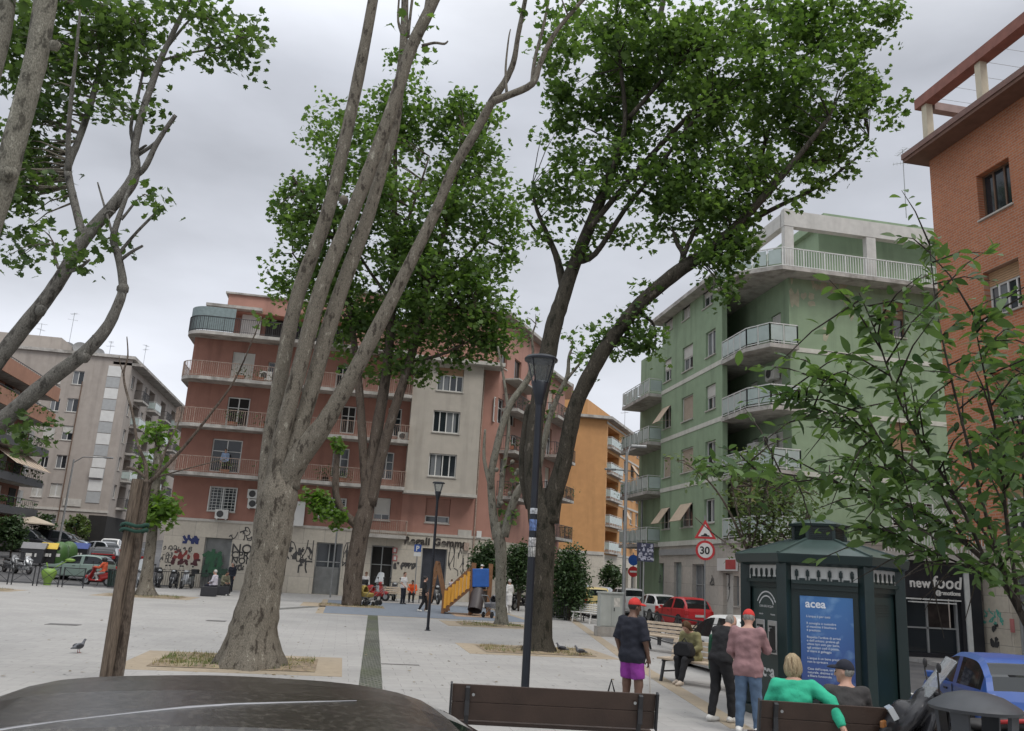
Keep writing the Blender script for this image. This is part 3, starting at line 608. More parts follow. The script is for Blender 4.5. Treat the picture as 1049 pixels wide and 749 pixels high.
tx = lambda s, x, y, hh, m=gr_black: text('graffiti', s, hh, m, B, frame(Fr.P(*Fr.uv(x, y), .014), Fr.d, (0, 0, 1)), .002, .014)
tx('NO', 236.5, 566, .8); tx('CPR', 236.5, 571.5, .6); tx('NOI', 236.5, 577, .55); spray(B, Fr, (236, 540, 258, 553), .06, 3, 21, gr_black); spray(B, Fr, (238, 578, 250, 584), .08, 4, 2, gr_black)
spray(B, Fr, (292, 553, 320, 575), .06, 5, 31, gr_black); spray(B, Fr, (296, 562, 312, 572), .14, 3, 32, gr_black); spray(B, Fr, (306, 575, 318, 597), .09, 2, 33, gr_black); spray(B, Fr, (352, 556, 358, 580), .05, 2, 35, gr_black); spray(B, Fr, (404, 577, 425, 583), .1, 6, 36, gr_black); spray(B, Fr, (460, 560, 484, 590), .05, 5, 38, gr_black)
# ---------------------------------------------------------------- second pink block along the same street
B2 = empty('apartment_building', (XR+d3.x*22, YR+d3.y*22, 0), 'salmon apartment block with railed balconies between the corner block and the orange one', 'building')
O2 = Vector((XR, YR))+d3*(LS+.02); F2 = Fac(O2, d3); L2 = F2.uv(574, 520)[0]; print('L2', L2); wz = [(2.+3.6*i, 3.2+3.6*i, z, z+2.2) for i in range(3) for z in (5.2, 8.4, 11.6, 14.8) if 3.4+3.6*i < L2]
q = MB(); F2.wall(q, 0, L2, 4., 18.2, wz); q.quad(F2.P(L2, 0), F2.P(L2, 18.2), F2.P(L2, 18.2, -10), F2.P(L2, 0, -10)); q.quad(F2.P(0, 0), F2.P(0, 18.2), F2.P(0, 18.2, -10), F2.P(0, 0, -10)); F2.wall(q, 0, L2, 0, 4., []); q.build('wall', pink_w, B2)
for i, r in enumerate(wz): window(B2, F2, r, ('door', 'half')[i % 2], shut=shut_beige)
for z in (5., 8.2, 11.4, 14.6): balcony(B2, F2, .8, min(6.2, L2-.4), z, 1.3, 'bars', rail_dark, plants=1); (balcony(B2, F2, 7.6, L2-.3, z, 1.3, 'bars', rail_dark) if L2 > 9.5 else None)
q = MB(); F2.box(q, -.2, L2+.2, 18.2, 18.45, -10, .6); F2.box(q, 2, L2-1, 18.45, 20., -8, -1.5); q.build('roof', slab_m, B2)
# ---------------------------------------------------------------- orange block
orange_w = plaster('orange_plaster', (.50, .265, .11), tint=(.44, .23, .10), streak=.3)
D0 = 92.; po = atD(618, 568, D0); po.z = 0
B3 = empty('apartment_building', (po.x, po.y, 0), 'tall ochre orange apartment block with stacked loggias at the far end of the street', 'building')
Ff = Fac(tuple((po-Vector((1, 0, 0))*14).xy), (1, 0)); Fo = Fac(tuple(po.xy), d3); zt = Fo.uv(619, 428)[1]; zo = Fo.uv(618, 568)[1]; fl = (zt-zo-.4)/5.
q = MB(); Ff.wall(q, 0, 14, zo, zt, []); q.build('wall', orange_w, B3)
lg = []; wn = []
for k in range(5):
    z = zo+.2+fl*k
    for a, b in ((.5, 5.6), (17.5, 22.5), (32., 37.)): lg.append((a, b, z+.15, z+fl-.45, 1.5))
    for a in (8.0, 11.5, 14.5, 25.5, 29., 40., 44.): wn.append((a, a+1.5, z+1.0, z+2.5))
q = MB(); Fo.wall(q, 0, 50, zo, zt, lg+wn, .2)
for h in lg: Fo.box(q, h[0], h[1], h[2], h[3], -1.6, -1.5)
q.build('wall', orange_w, B3)
for h in lg:
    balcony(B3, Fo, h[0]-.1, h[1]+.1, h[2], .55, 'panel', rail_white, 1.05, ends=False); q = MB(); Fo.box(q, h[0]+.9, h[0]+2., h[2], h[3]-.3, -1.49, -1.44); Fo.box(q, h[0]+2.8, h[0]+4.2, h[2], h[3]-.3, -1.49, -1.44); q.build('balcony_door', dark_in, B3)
for i, h in enumerate(wn): window(B3, Fo, h, ('w2', 'awning', 'half')[i % 3])
q = MB()
for k in range(6): Fo.box(q, 5.7 if k < 5 else -.1, 50, zo+fl*k, zo+fl*k+.22, 0, .06)
Ff.box(q, -.1, 14.05, zo-.1, zo+.25, 0, .08); q.build('string_course', sill_m, B3)
q = MB(); q.prism([tuple(p.xy) for p in (Ff.P(-.3, 0, .3), Fo.P(-.5, 0, .7), Fo.P(50, 0, .7), Fo.P(50, 0, -12), Ff.P(-.3, 0, -12))], zt, zt+.3); q.build('roof', slab_m, B3)
q = MB(); Fo.box(q, 1., 40, zt+.3, zt+2.6, -9, -2.6); q.build('penthouse', orange_w, B3); q = MB(); Fo.box(q, 3., 3.8, zt+2.6, zt+5, -6, -5.2); Fo.box(q, 14, 15, zt+2.6, zt+4.2, -6, -5); q.build('chimney', brown_fr, B3)
q = MB(); Ff.wall(q, 0, 14, 0, zo, [(9, 10.2, .02, 3), (11, 12.2, .02, 3)]); Fo.wall(q, 0, 50, 0, zo, [(1.+4*i, 3.4+4*i, .02, 3.4) for i in range(12)], .5); q.build('stone_base', stone_w, B3)
q = MB()
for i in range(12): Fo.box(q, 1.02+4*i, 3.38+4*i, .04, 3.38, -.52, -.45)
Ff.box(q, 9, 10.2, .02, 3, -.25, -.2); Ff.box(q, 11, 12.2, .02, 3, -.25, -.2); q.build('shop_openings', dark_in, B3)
q = MB(); u, v = Ff.uv(566, 462); Ff.box(q, u-1.2, u+1.8, v-1, v+.3, .0, .9); q.build('side_balcony', orange_w, B3); q = MB(); Ff.box(q, u-.6, u+1.6, v+.3, v+2.2, 0, .05); q.build('window', dark_in, B3)
q = MB(); Ff.box(q, 8, 8.14, zo+.3, zt-2, 0, .1); q.build('downpipe', brown_fr, B3)
# a last block closing the street
B4 = empty('apartment_building', (60, 175, 0), 'pale distant apartment block closing the end of the street', 'building')
F4 = Fac((38, 165), (1, -.45)); wz = [(2+3.4*i, 3.4+3.4*i, 3.5+3.1*k, 5.2+3.1*k) for i in range(10) for k in range(6)]; q = MB(); F4.wall(q, 0, 36, 0, 23, wz); F4.box(q, 0, 36, 0, 22.8, -12, -.4); q.build('wall', beige_w, B4)
for r in wz[::2]: window(B4, F4, r, 'w2')
for r in wz[1::2]: window(B4, F4, r, 'shutter')
q = MB(); F4.box(q, -.3, 36.3, 23, 23.4, -12, .5); q.build('roof', slab_m, B4)
# ---------------------------------------------------------------- green building
green_w = plaster('green_plaster', (.258, .345, .226), tint=(.225, .305, .20), streak=.55); green_p = plaster('green_peeling', (.205, .262, .18), tint=(.40, .37, .26), tvar=.0, streak=.4)
XG = 19.8; YG0, YG1, YN, YF = 43.4, 52.9, 47.2, 39.6; XN = 21.85; ZB = 4.4; zf = [7.75, 11.0, 14.25]; ZT = 18.2
B5 = empty('apartment_building', (26, 46, 0), 'pale green apartment block with white string courses, white balconies and a roof terrace', 'building')
Fg = Fac((XG, YG1), (0, -1)); FN = Fac((XN, YN), (0, -1)); Fn = Fac((XG, YN), (1, 0)); Fq = Fac((XN, YF), (1, 0)); LG = YG1-YG0
wl = [(680.8, 319, 689, 339, 'louver'), (699, 305, 707, 327, 'louver'), (720, 292, 730, 314, 'half'), (680, 368, 687.7, 390.5, 'half'), (699.3, 354, 709.8, 379, 'half'), (723, 338.5, 733, 364.5, 'w2'), (679.3, 417, 687.3, 438.5, 'awning'), (698.4, 405.5, 710, 430.5, 'shutter'), (723, 394, 733, 419.5, 'half'),
      (678.7, 467, 686.8, 489, 'shutter'), (697.6, 459, 710, 483.5, 'shutter'), (722.5, 451.5, 733, 476.5, 'w2'), (678.3, 520.5, 686.3, 542, 'awning'), (697.6, 516, 709.6, 540, 'awning'), (721.5, 511, 732, 535.5, 'w2')]
hs = holes(Fg, wl); q = MB(); Fg.wall(q, 0, LG, ZB, 19.1, hs); Fn.wall(q, 0, XN-XG, ZB, 19.1, []); q.quad((XG, YG0, ZB), (XG, YG0, 19.1), (XG+.3, YG0, 19.1), (XG+.3, YG0, ZB)); q.quad((XG+.3, YG0, ZB), (XG+.3, YG0, 19.1), (XG+.3, YN, 19.1), (XG+.3, YN, ZB))
q.build('wall', green_w, B5)
for r, h in zip(wl, hs): window(B5, Fg, h, r[4], fm=white_fr, shut=shut_white if r[4] in ('louver', 'half') else shut_beige)
zd = [ZB, *zf]; nh = [(3.0, 3.9, z+.1, z+2.3) for z in zd]+[(5.6, 6.7, z+.1, z+2.3) for z in zd]
q = MB(); FN.wall(q, 0, YN-YF, ZB, ZT, nh); q.build('wall', green_w, B5)
for i, h in enumerate(nh): window(B5, FN, h, ('half', 'door', 'shutter', 'door', 'w2', 'shutter', 'half', 'half')[i], fm=brown_fr if i % 3 == 0 else white_fr, shut=shut_white, sill=False)
wr = [(905, 309, 927, 345, 'half'), (912, 428, 940, 462, 'shutter'), (913, 515, 955, 540, 'grille')]; hr = holes(Fq, wr); q = MB(); Fq.wall(q, 0, 20, 3.3, ZT, hr); q.build('wall', green_w, B5)
for r, h in zip(wr, hr): window(B5, Fq, h, r[4], fm=brown_fr, shut=shut_brown)
# flaked paint below the terrace: patches of bare plaster
def flakes(F, rc, n, seed, root, m):
    r = random.Random(seed); R = F.rect(*rc); q = MB()
    for i in range(n):
        cu, cv = r.uniform(R[0], R[1]), R[3]-abs(r.gauss(0, .45))*(R[3]-R[2]); a, b = r.uniform(.1, .35), r.uniform(.2, .7); k = 11
        q.add([F.P(cu+a*math.cos(2*math.pi*j/k)*r.uniform(.45, 1.1), cv+b*math.sin(2*math.pi*j/k)*r.uniform(.45, 1.1), .004+.0006*i) for j in range(k)], [tuple(range(k))])
    q.build('flaked_paint', m, root)
flake_m = mat('bare_plaster', (.36, .35, .25), .95, .15, 3)
flakes(Fq, (811, 286, 880, 330), 22, 5, B5, flake_m)
q = MB()
for z in zf: Fg.box(q, 0, LG+.02, z-.12, z+.14, -.01, .03); Fq.box(q, -.02, 20, z-.12, z+.12, -.01, .03)
Fg.box(q, -.03, LG+.03, ZB-.2, ZB+.08, -.02, .1); Fq.box(q, -.03, 20, ZB-.2, ZB+.08, -.02, .1); FN.box(q, 0, YN-YF, ZB-.2, ZB, -.02, .06); Fn.box(q, 0, XN-XG, ZB-.2, ZB, -.02, .06); q.build('string_course', mat('white_course', (.56, .56, .50), .85, .08, 3, streak=.3), B5)
def corner_balcony(z):   # fills the notch at the corner
    s = MB(); pts = [(XN, YN-.02), (XG+.32, YN-.02), (XG+.32, YG0-.02), (XG-.1, YG0-.02), (XG-.1, 40.3), (XG+.55, YF-.75), (XN+.12, YF-.75), (XN+.12, YF-.02), (XN, YF-.02)]; s.prism(pts[::-1], z-.24, z-.02); o = s.build('balcony', slab_m, B5)
    pp = [Vector((x, y, z)) for x, y in ((XG-.04, YG0-.1), (XG-.04, 40.32), (XG+.58, YF-.69), (XN+.07, YF-.69), (XN+.07, YF-.05))]; q = MB(); gp = MB(); up = Vector((0, 0, 1))
    for a, b in zip(pp[:-1], pp[1:]):
        l = (b-a).length; q.bar(a+up*1.05, b+up*1.05, .06, .05); q.bar(a+up*.08, b+up*.08, .05, .04); n = max(1, int(l/.62))
        for i in range(n+1): c = a+(b-a)*i/n; q.bar(c, c+up*1.05, .045)
        for i in range(n):
            c, d = a+(b-a)*(i+.08)/n, a+(b-a)*(i+.92)/n; gp.bar(c+up*.57, d+up*.57, .02, .8)
    q.build('railing', rail_white, o); gp.build('railing_panel', glass_rail, o); return o
for z in zd[0:]: corner_balcony(z+.02)
for z, y, s in ((12.9, 41.2, 1.), (8.2, 42.6, .9), (9.3, 41.6, .9)): ac_unit(B5, FN, YN-y, z, .02, s)
q = MB(); FN.box(q, 4.2, 5.2, 7.8, 9.6, .05, .8); q.build('balcony_cabinet', white_fr, B5)
q = MB()
for i in range(8): q.mat(i % 2); FN.box(q, 2.6+.42*i, 2.6+.42*(i+1), 6.2, 7.4, 1.2, 1.24)
q.build('striped_awning', [mat('awning_white', (.55, .55, .45), .9), mat('awning_yellow', (.50, .45, .22), .9)], B5)
# balconies seen edge-on at the far corner
Fh = Fac((XG, YG1), (1, 0)); Fk = Fac((XG+.4, YG1+.01), (0, 1))
q = MB(); q.quad((XG, YG1, 0), (XG, YG1, 18.4), (30, YG1, 18.4), (30, YG1, 0)); q.quad((XG+.6, YG1, 0), (XG+.6, YG1, 18), (XG+.6, YG1+6, 18), (XG+.6, YG1+6, 0)); q.quad((XG+.6, YG1+6, 0), (XG+.6, YG1+6, 18), (34, YG1+6, 18), (34, YG1+6, 0)); q.build('wall', green_w, B5)
Fk = Fac((XG+.6, YG1+6), (0, -1))
for z in (ZB, 7.75, 11.0, 14.25): balcony(B5, Fk, .3, 5.9, z, 1.5, 'panel', rail_white, 1.0, plants=1 if z > 7 and z < 12 else 0)
# roof, terrace, pergola
q = MB(); q.prism([(XG-.75, YG0-.3), (XN+.1, YG0-.3), (34, YG0-.3), (34, YG1+.5), (XG-.75, YG1+.5)], 19.1, 19.35); q.build('roof', slab_m, B5)
q = MB(); q.prism([(XG-.6, 40.2), (XN-.9, YF-1.1), (42, YF-1.1), (42, YN), (XG+.4, YN), (XG+.4, YG0-.35), (XG-.6, YG0-.35)], ZT, ZT+.2); q.build('terrace_slab', slab_m, B5)
pp = [Vector((x, y, ZT+.2)) for x, y in ((XG-.5, YG0-.4), (XG-.5, 40.3), (XN-.85, YF-1.), (40, YF-1.))]; q = MB(); gp = MB(); up = Vector((0, 0, 1))
for j, (a, b) in enumerate(zip(pp[:-1], pp[1:])):
    l = (b-a).length; q.bar(a+up*1.05, b+up*1.05, .06, .05); q.bar(a+up*.08, b+up*.08, .05, .04); n = int(l/(.15 if j == 2 else .7))
    for i in range(n+1): c = a+(b-a)*i/n; q.bar(c, c+up*1.05, .03 if i % 8 else .06)
    if j < 2:
        for i in range(n): gp.bar(a+(b-a)*(i+.08)/n+up*.57, a+(b-a)*(i+.92)/n+up*.57, .02, .8)
q.build('railing', rail_white, B5); gp.build('railing_panel', glass_rail, B5)
conc = mat('white_concrete', (.52, .51, .48), .85, .08, 3, streak=.3)
Fp = Fac((0, YF-.6), (1, 0)); q = MB()
for rc in ((804, 214, 813, 272), (888, 233, 897.5, 282)):
    r = Fp.rect(*rc); q = MB(); Fp.box(q, r[0], r[1], ZT+.2, r[3], -.35, 0); q.build('pergola_post', conc, B5)
a, b = Fp.uv(803, 214), Fp.uv(953, 229); c = Fp.uv(824, 226); hh = .95; q = MB(); Fp.box(q, a[0], 36, a[1]-hh, a[1]-.05, -.4, .02)
q.box(((a[0]+.2), YF+3.5, a[1]-hh/2-.05), (.4, 7.5, hh*.8)); q.build('pergola_beam', conc, B5)
q = MB(); q.box((XN+10.6, YF+6.6, ZT+2.1), (15, 9, 4.2)); q.build('penthouse', green_w, B5); q = MB(); q.box((XN+10.6, YF+6.2, ZT+4.3), (15.6, 10.4, .5)); q.build('penthouse_roof', green_w, B5)
q = MB(); q.box((XN+16, YF+9, ZT+5.), (6, 6, 1.2)); q.build('stair_head', mat('cream_plaster', (.50, .45, .33), .9), B5)
q = MB(); q.box((XG+4.4, YN+3, 20.2), (3., 4., 2.)); q.build('roof_hut', pink_w, B5)
# ground floor: stone, doors, shutters
gl = [(671.5, 577, 680, 616, 'dark'), (690, 576, 698, 618, 'garage'), (709, 578, 722, 620, 'door')]; hg = [(*h[:2], .1, h[3]) for h in holes(Fg, gl)]
stone_g = brickmat('green_block_stone', (.46, .42, .37), (.41, .38, .34), (.30, .28, .25), 1., 1.1, 1.0, .012, 'Y', .1, .8, .5, .3)
q = MB(); Fg.wall(q, -.02, LG+.05, 0, ZB-.2, hg, .3); q.build('stone_base', stone_g, B5)
for r, h in zip(gl, hg): window(B5, Fg, h, r[4], .3, fm=grey_fr, shut=mat('shop_shutter', (.30, .34, .33), .5), cm=dark_in if r[4] == 'dark' else pane_l)
FW = Fac((XG, YG0), (0, -1)); hg2 = [FW.rect(739, 587, 751, 630), FW.rect(751.5, 590, 757, 621)]; hg2[0] = (*hg2[0][:2], .1, hg2[0][3])
q = MB(); FW.wall(q, 0.03, 7.5, 0, ZB-.2, hg2, .25); q.quad((XG, YG0-7.5, 0), (XG, YG0-7.5, ZB-.2), (34, YG0-7.5, ZB-.2), (34, YG0-7.5, 0)); q.prism([(XG, YG0-7.5), (XN+6, YG0-7.5), (XN+6, YF), (XN, YF), (XN, YN), (XG, YN)][::1], ZB-.22, ZB-.06); q.build('stone_base', stone_g, B5)
window(B5, FW, hg2[0], 'garage', .25, shut=shut_white); window(B5, FW, hg2[1], 'w1', .25, fm=grey_fr, cm=pane_l)
scribble(FW, hg2[0][0]+.2, hg2[0][1]-.1, .9, 2.6, .05, 3, 44, -.18).build('graffiti', gr_black, B5)
for u, hh in ((1.1, 1.7), (LG-.5, 1.9)): scribble(Fg, LG-u-.5, LG-u, 2.0, 2.5, .05, 2, int(u*10)).build('graffiti', gr_black, B5)
q = MB(); r = FW.rect(737, 572, 757, 585); FW.box(q, r[0], r[1], r[2], r[3], .05, .14); o = q.build('shop_sign', white_fr, B5)
q = MB(); FW.box(q, r[0]+(r[1]-r[0])*.45, r[1]-.08, r[2]+.08, r[3]-.08, .142, .15); q.build('sign_panel', mat('sign_red', (.38, .06, .06), .5), o)
q = MB(); r = Fg.rect(655, 567, 672, 580); Fg.box(q, .2, LG-1, ZB-.75, ZB-.4, .02, .12); q.build('shop_fascia', grey_fr, B5)
# ---------------------------------------------------------------- shop annex
B6 = empty('shop_building', (20.6, 31, 0), 'single storey shop with black fascia and white script letters beside the brick block', 'shop')
YS = 27.5; FS = Fac((18.6, YS), (1, 0)); blk = mat('shop_black', (.016, .017, .022), .45, .15, 3); hs = [(.5, 2.9, .15, 2.0)]
q = MB(); FS.wall(q, 0, 3.75, 0, 3.25, hs, .6); q.quad((18.6, YS, 0), (18.6, YS, 3.25), (18.6, 36, 3.25), (18.6, 36, 0)); q.build('wall', blk, B6)
q = MB(); FS.box(q, .55, 2.85, .15, 2.0, -.65, -.6); q.build('shop_interior', mat('shop_dim', (.06, .045, .04), .8, .4, 4), B6)
q = MB(); FS.box(q, .5, .58, .15, 2.0, -.3, -.2); FS.box(q, 1.65, 1.72, .15, 2.0, -.3, -.2); FS.box(q, .58, 2.82, .95, 1.0, -.3, -.2); FS.box(q, 2.82, 2.9, .15, 2.0, -.3, -.2); q.build('shopfront_frame', grey_fr, B6)
q = MB(); FS.box(q, .58, 1.65, .15, 1.95, -.27, -.25); FS.box(q, 1.72, 2.82, .15, .95, -.27, -.25); q.build('shop_glass', pane_m, B6)
q = MB(); FS.box(q, .55, 2.85, 1.92, 1.97, .02, .1); FS.box(q, .75, 2.5, 1.82, 1.86, .1, .3); q.build('awning_box', rail_white, B6)
q = MB(); FS.box(q, -.2, 4.1, 3.25, 3.5, -8.5, .35); q.build('roof_ledge', sill_m, B6)
q = MB(); FS.box(q, 3.05, 3.25, 0, 2.95, .01, .06); q.build('white_strip', rail_white, B6)
q = MB()
for i in range(34): FS.box(q, -.1+i*.12, -.075+i*.12, 3.5, 4.3, .18, .2)
FS.box(q, -.15, 4.05, 4.3, 4.34, .16, .22); q.build('railing', rail_white, B6)
q = MB(); FS.box(q, 1.9, 1.96, 3.5, 6.1, -.6, -.54); FS.box(q, 3.9, 3.96, 3.5, 6.1, -.6, -.54); FS.box(q, 1.96, 3.9, 6.0, 6.06, -.6, -.54); FS.box(q, 1.96, 3.9, 4.5, 4.56, -.6, -.54)
for i in range(14):
    a, b = 1.96+i*.14, 1.96+i*.14+.0; q.bar(FS.P(1.96+i*.14, 4.56, -.57), FS.P(min(3.9, 1.96+i*.14+1.4), 4.56+min(1.4, 3.9-1.96-i*.14), -.57), .02); q.bar(FS.P(1.96+i*.14, 6., -.55), FS.P(min(3.9, 1.96+i*.14+1.4), 6.-min(1.4, 3.9-1.96-i*.14), -.55), .02)
q.build('trellis', rail_white, B6)
r = FS.rect(931, 591, 952, 604); wl_ = mat('letter_white', (.75, .74, .70), .5)
t1 = text('shop_lettering', 'new', .62, wl_, B6, frame(FS.P(r[0], r[2]+.08, .03), FS.d, (0, 0, 1)), .03, .01, 1.08)
r2 = FS.rect(954, 587, 984, 606); t2 = text('shop_lettering', 'food', .92, wl_, B6, frame(FS.P(r2[0], r2[2]+.1, .03), FS.d, (0, 0, 1)), .03, .012, 1.06, shear=.15)
r3 = FS.rect(958, 606, 983, 611); t3 = text('shop_lettering', '@emotions', .3, wl_, B6, frame(FS.P(r3[0], r3[2]+.04, .03), FS.d, (0, 0, 1)), .02, .008)
bpy.context.view_layer.update()
for t, rr in ((t1, r), (t2, r2), (t3, r3)): t.scale = ((rr[1]-rr[0])/max(.05, t.dimensions.x),)*3
# ---------------------------------------------------------------- brick block on the right
B7 = empty('apartment_building', (28, 16, 0), 'orange brick apartment block with overhanging eave and roof pergola at right edge', 'building')
brick_m = brickmat('orange_brick', (.48, .185, .092), (.39, .14, .07), (.40, .26, .19), 1., .30, .105, .016, 'Y', .09, .85, .5, .4, patch=(.42, .155, .075), pamt=.35)
XK = 22.5; YK = 28.9; FB = Fac((XK, YK), (0, -1)); wl = [(1001, 169, 1036, 219), (1008, 270, 1046, 322)]; hb = []
for rc in wl:
    u0, u1 = FB.uv(rc[0], sum(rc[1::2])/2)[0], FB.uv(rc[2], sum(rc[1::2])/2)[0]; xc = (rc[0]+rc[2])/2; v1 = FB.uv(xc, rc[1]+.5)[1]; v0 = FB.uv(xc, rc[3]-1)[1]; hb.append((u0, u1, v0, v1))
dz = hb[0][2]-hb[1][2]; hb += [(h[0], h[1], h[2]-dz*k, h[3]-dz*k) for h in (hb[1],) for k in (1, 2) if h[2]-dz*k > 3.6]; hb += [(h[0]+4.6, h[1]+4.6, h[2], h[3]) for h in list(hb)]
ZE = FB.uv(952, 165)[1]; q = MB(); FB.wall(q, 0, 30, 3.9, ZE, hb, .32); q.quad(FB.P(0, 3.9), FB.P(0, ZE), FB.P(0, ZE, -14), FB.P(0, 3.9, -14)); q.build('wall', brick_m, B7)
for i, h in enumerate(hb): window(B7, FB, h, 'w3' if i == 0 else 'box', .32, fm=brown_fr if i == 0 else white_fr, shut=mat('shutter_tan', (.40, .25, .14), .7, .08, 3))
q = MB(); FB.box(q, -.45, 30, ZE, ZE+.14, -14, .9); q.build('eave', mat('eave_brown', (.16, .085, .06), .8, .15, 3), B7); q = MB(); FB.box(q, -.5, 30, ZE+.14, ZE+.38, -14, .95); q.build('eave_gutter', mat('gutter_brown', (.17, .09, .07), .6, .15, 3), B7)
q = MB(); zr = ZE+.38
for px in (956, 1007):
    u = FB.uv(px, 110)[0]
for u in (.25, 3.4, 8.2, 13.): q = MB(); FB.box(q, u, u+.3, zr, zr+1.95, .1, .4); q.build('pergola_post', mat('cream_post', (.52, .47, .36), .85, .08, 3), B7)
q = MB(); FB.box(q, -.05, 30, zr+1.95, zr+2.4, .0, .5); q.build('pergola_beam', mat('beam_red', (.24, .10, .075), .8, .15, 3), B7)
q = MB(); FB.box(q, .2, .55, zr+1.75, zr+2.1, -6, -.02); FB.box(q, .1, 30, zr+1.7, zr+1.8, -3.2, -2.9); q.build('pergola_crossbeam', mat('beam_grey', (.30, .22, .20), .8, .15, 3), B7)
q = MB()
for i in range(12): u = 1.+i*.9; q.bar(FB.P(u, zr+1.95, .1), FB.P(u+.2, zr+1.9, -5), .012)
q.build('pergola_wire', met_m, B7); q = MB(); FB.box(q, 3.5, 30, zr, zr+1.3, -12, -4.); q.build('penthouse', sill_m, B7)
stone_b = brickmat('brick_block_stone', (.50, .45, .37), (.46, .41, .34), (.30, .27, .23), 1., 1.2, .55, .012, 'Y', .1, .8, .5, .3); g0 = FB.uv(1036, 620)[0]
q = MB(); FB.wall(q, 0, 30, 0, 3.8, [(g0, g0+3.4, .02, 3.0)], .4); q.quad(FB.P(0, 0), FB.P(0, 3.8), FB.P(0, 3.8, -1.4), FB.P(0, 0, -1.4)); q.build('stone_base', stone_b, B7)
q = MB(); FB.box(q, -.06, 30, 3.8, 3.9, -.3, .08); q.build('cornice', sill_m, B7); window(B7, FB, (g0, g0+3.4, .02, 3.0), 'garage', .4, shut=shut_metal)
for rc, wd, n, sd, m in (((1007, 624, 1030, 632), .05, 3, 3, gr_aqua), ((1007, 633, 1030, 639), .05, 4, 7, gr_aqua), ((1016, 639, 1025, 647), .09, 2, 8, gr_black), ((1016, 651, 1026, 662), .1, 2, 10, gr_black)): spray(B7, FB, rc, wd, n, sd, m)
q = MB(); r = FB.rect(1036, 634, 1040, 648); FB.box(q, *r, .02, .05); q.build('red_notice', mat('notice_red', (.42, .15, .14), .6), B7)
# ---------------------------------------------------------------- grey block, far left
grey_w = plaster('grey_plaster', (.37, .33, .295), tint=(.32, .285, .255), streak=.5, tscale=.16)
YQ = 100.; XQ = -25.6; FQ = Fac((XQ-16, YQ), (1, 0)); FR = Fac((XQ, YQ), (0, 1)); ZG = 2.5; zq = 23.1
B8 = empty('apartment_building', (XQ-8, YQ+8, ZG), 'tall grey apartment block with mostly blank end wall and rooftop dishes', 'building')
wl = []
for k, y in enumerate((387, 415, 444, 472.7, 503)):
    for x, w_ in ((52+1.3*(4-k)*0-2.3*k, 11), (74-4.2*k*.8, 12)): pass
wl = [(54, 379, 63, 393, 'shutter'), (74, 380, 86, 394, 'w2'), (51, 408, 61, 421, 'w2'), (68, 408, 80, 422, 'w2'), (44, 436, 56, 449, 'shutter'), (63, 436, 75, 451, 'half'), (41, 467, 49, 479, 'w2'), (57, 466, 68, 480, 'w2'), (32, 495, 44, 509, 'louver'), (51, 495, 63, 509, 'louver'), (31, 527, 38, 537, 'w2'), (47, 527, 57, 537, 'w2')]
hs = holes(FQ, wl); q = MB(); FQ.wall(q, 0, 16, 0, zq, hs); q.build('wall', grey_w, B8)
for r, h in zip(wl, hs): window(B8, FQ, h, r[4], shut=shut_white)
r = [FQ.uv(x, y) for x, y in ((134, 383), (128, 410), (124, 437), (120, 460), (116, 485), (113, 510))]
q = MB(); u_ = 16.
for i in range(12): q.mat(i % 2); v = 6.9+i*1.28; FQ.box(q, 13.6, 15., v, v+1.2, .01, .06)
q.build('window_strip', [mat('strip_grey', (.36, .37, .37), .5, .08, 3), white_fr], B8)
q = MB(); FQ.box(q, 13.6, 15., 9.6, 10.6, .3, .36); q.build('shade_blind', white_fr, B8)
lg = [(3.2+k*0, 6.2, 6.8+3.1*i, 9.2+3.1*i, 1.4) for i in range(5) for k in (0,)]+[(10., 13., 6.8+3.1*i, 9.2+3.1*i, 1.4) for i in range(5)]+[(17., 20., 6.8+3.1*i, 9.2+3.1*i, 1.4) for i in range(5)]+[(24., 27., 6.8+3.1*i, 9.2+3.1*i, 1.4) for i in range(5)]
wn = [(1., 2.2, 7.6+3.1*i, 9.1+3.1*i) for i in range(5)]+[(7.5, 8.7, 7.6+3.1*i, 9.1+3.1*i) for i in range(5)]
q = MB(); FR.wall(q, 0, 40, 0, 22.4, lg+wn)
for h in lg: FR.box(q, h[0], h[1], h[2], h[3], -1.5, -1.4)
q.build('wall', grey_w, B8)
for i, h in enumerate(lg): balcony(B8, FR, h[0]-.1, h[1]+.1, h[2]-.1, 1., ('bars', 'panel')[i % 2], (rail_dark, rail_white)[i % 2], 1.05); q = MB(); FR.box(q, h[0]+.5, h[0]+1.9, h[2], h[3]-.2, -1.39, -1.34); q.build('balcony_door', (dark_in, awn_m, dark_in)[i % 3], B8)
for h in wn: window(B8, FR, h, 'w2')
q = MB(); FQ.box(q, -.2, 16.3, zq, zq+.35, -40, .3); FR.box(q, 0, 40, 22.4, 22.7, -2, 1.2); q.build('roof', slab_m, B8); q = MB(); FQ.box(q, -9, 7.5, zq-.2, zq+2.2, -30, -2.); q.build('roof_storey', grey_w, B8)
q = MB(); FQ.box(q, -.1, 16.1, 5.9, 6.15, -.02, .1); q.build('string_course', sill_m, B8)
q = MB(); FQ.box(q, 14.2, 16.05, 2., 5.6, .01, .05); FR.box(q, .0, 8, 2., 5.6, .01, .05); q.build('shop_openings', dark_in, B8)
q = MB(); FQ.box(q, 11.4, 13.2, 6.4, 7.2, .02, .1); q.build('sign_panel', sill_m, B8); downpipe(B8, FQ, FQ.uv(76, 440)[0], 3, zq-3, brown_fr, .12)
scribble(FQ, 12.2, 13.8, 3., 4.6, .12, 3, 77).build('graffiti', gr_aqua, B8)
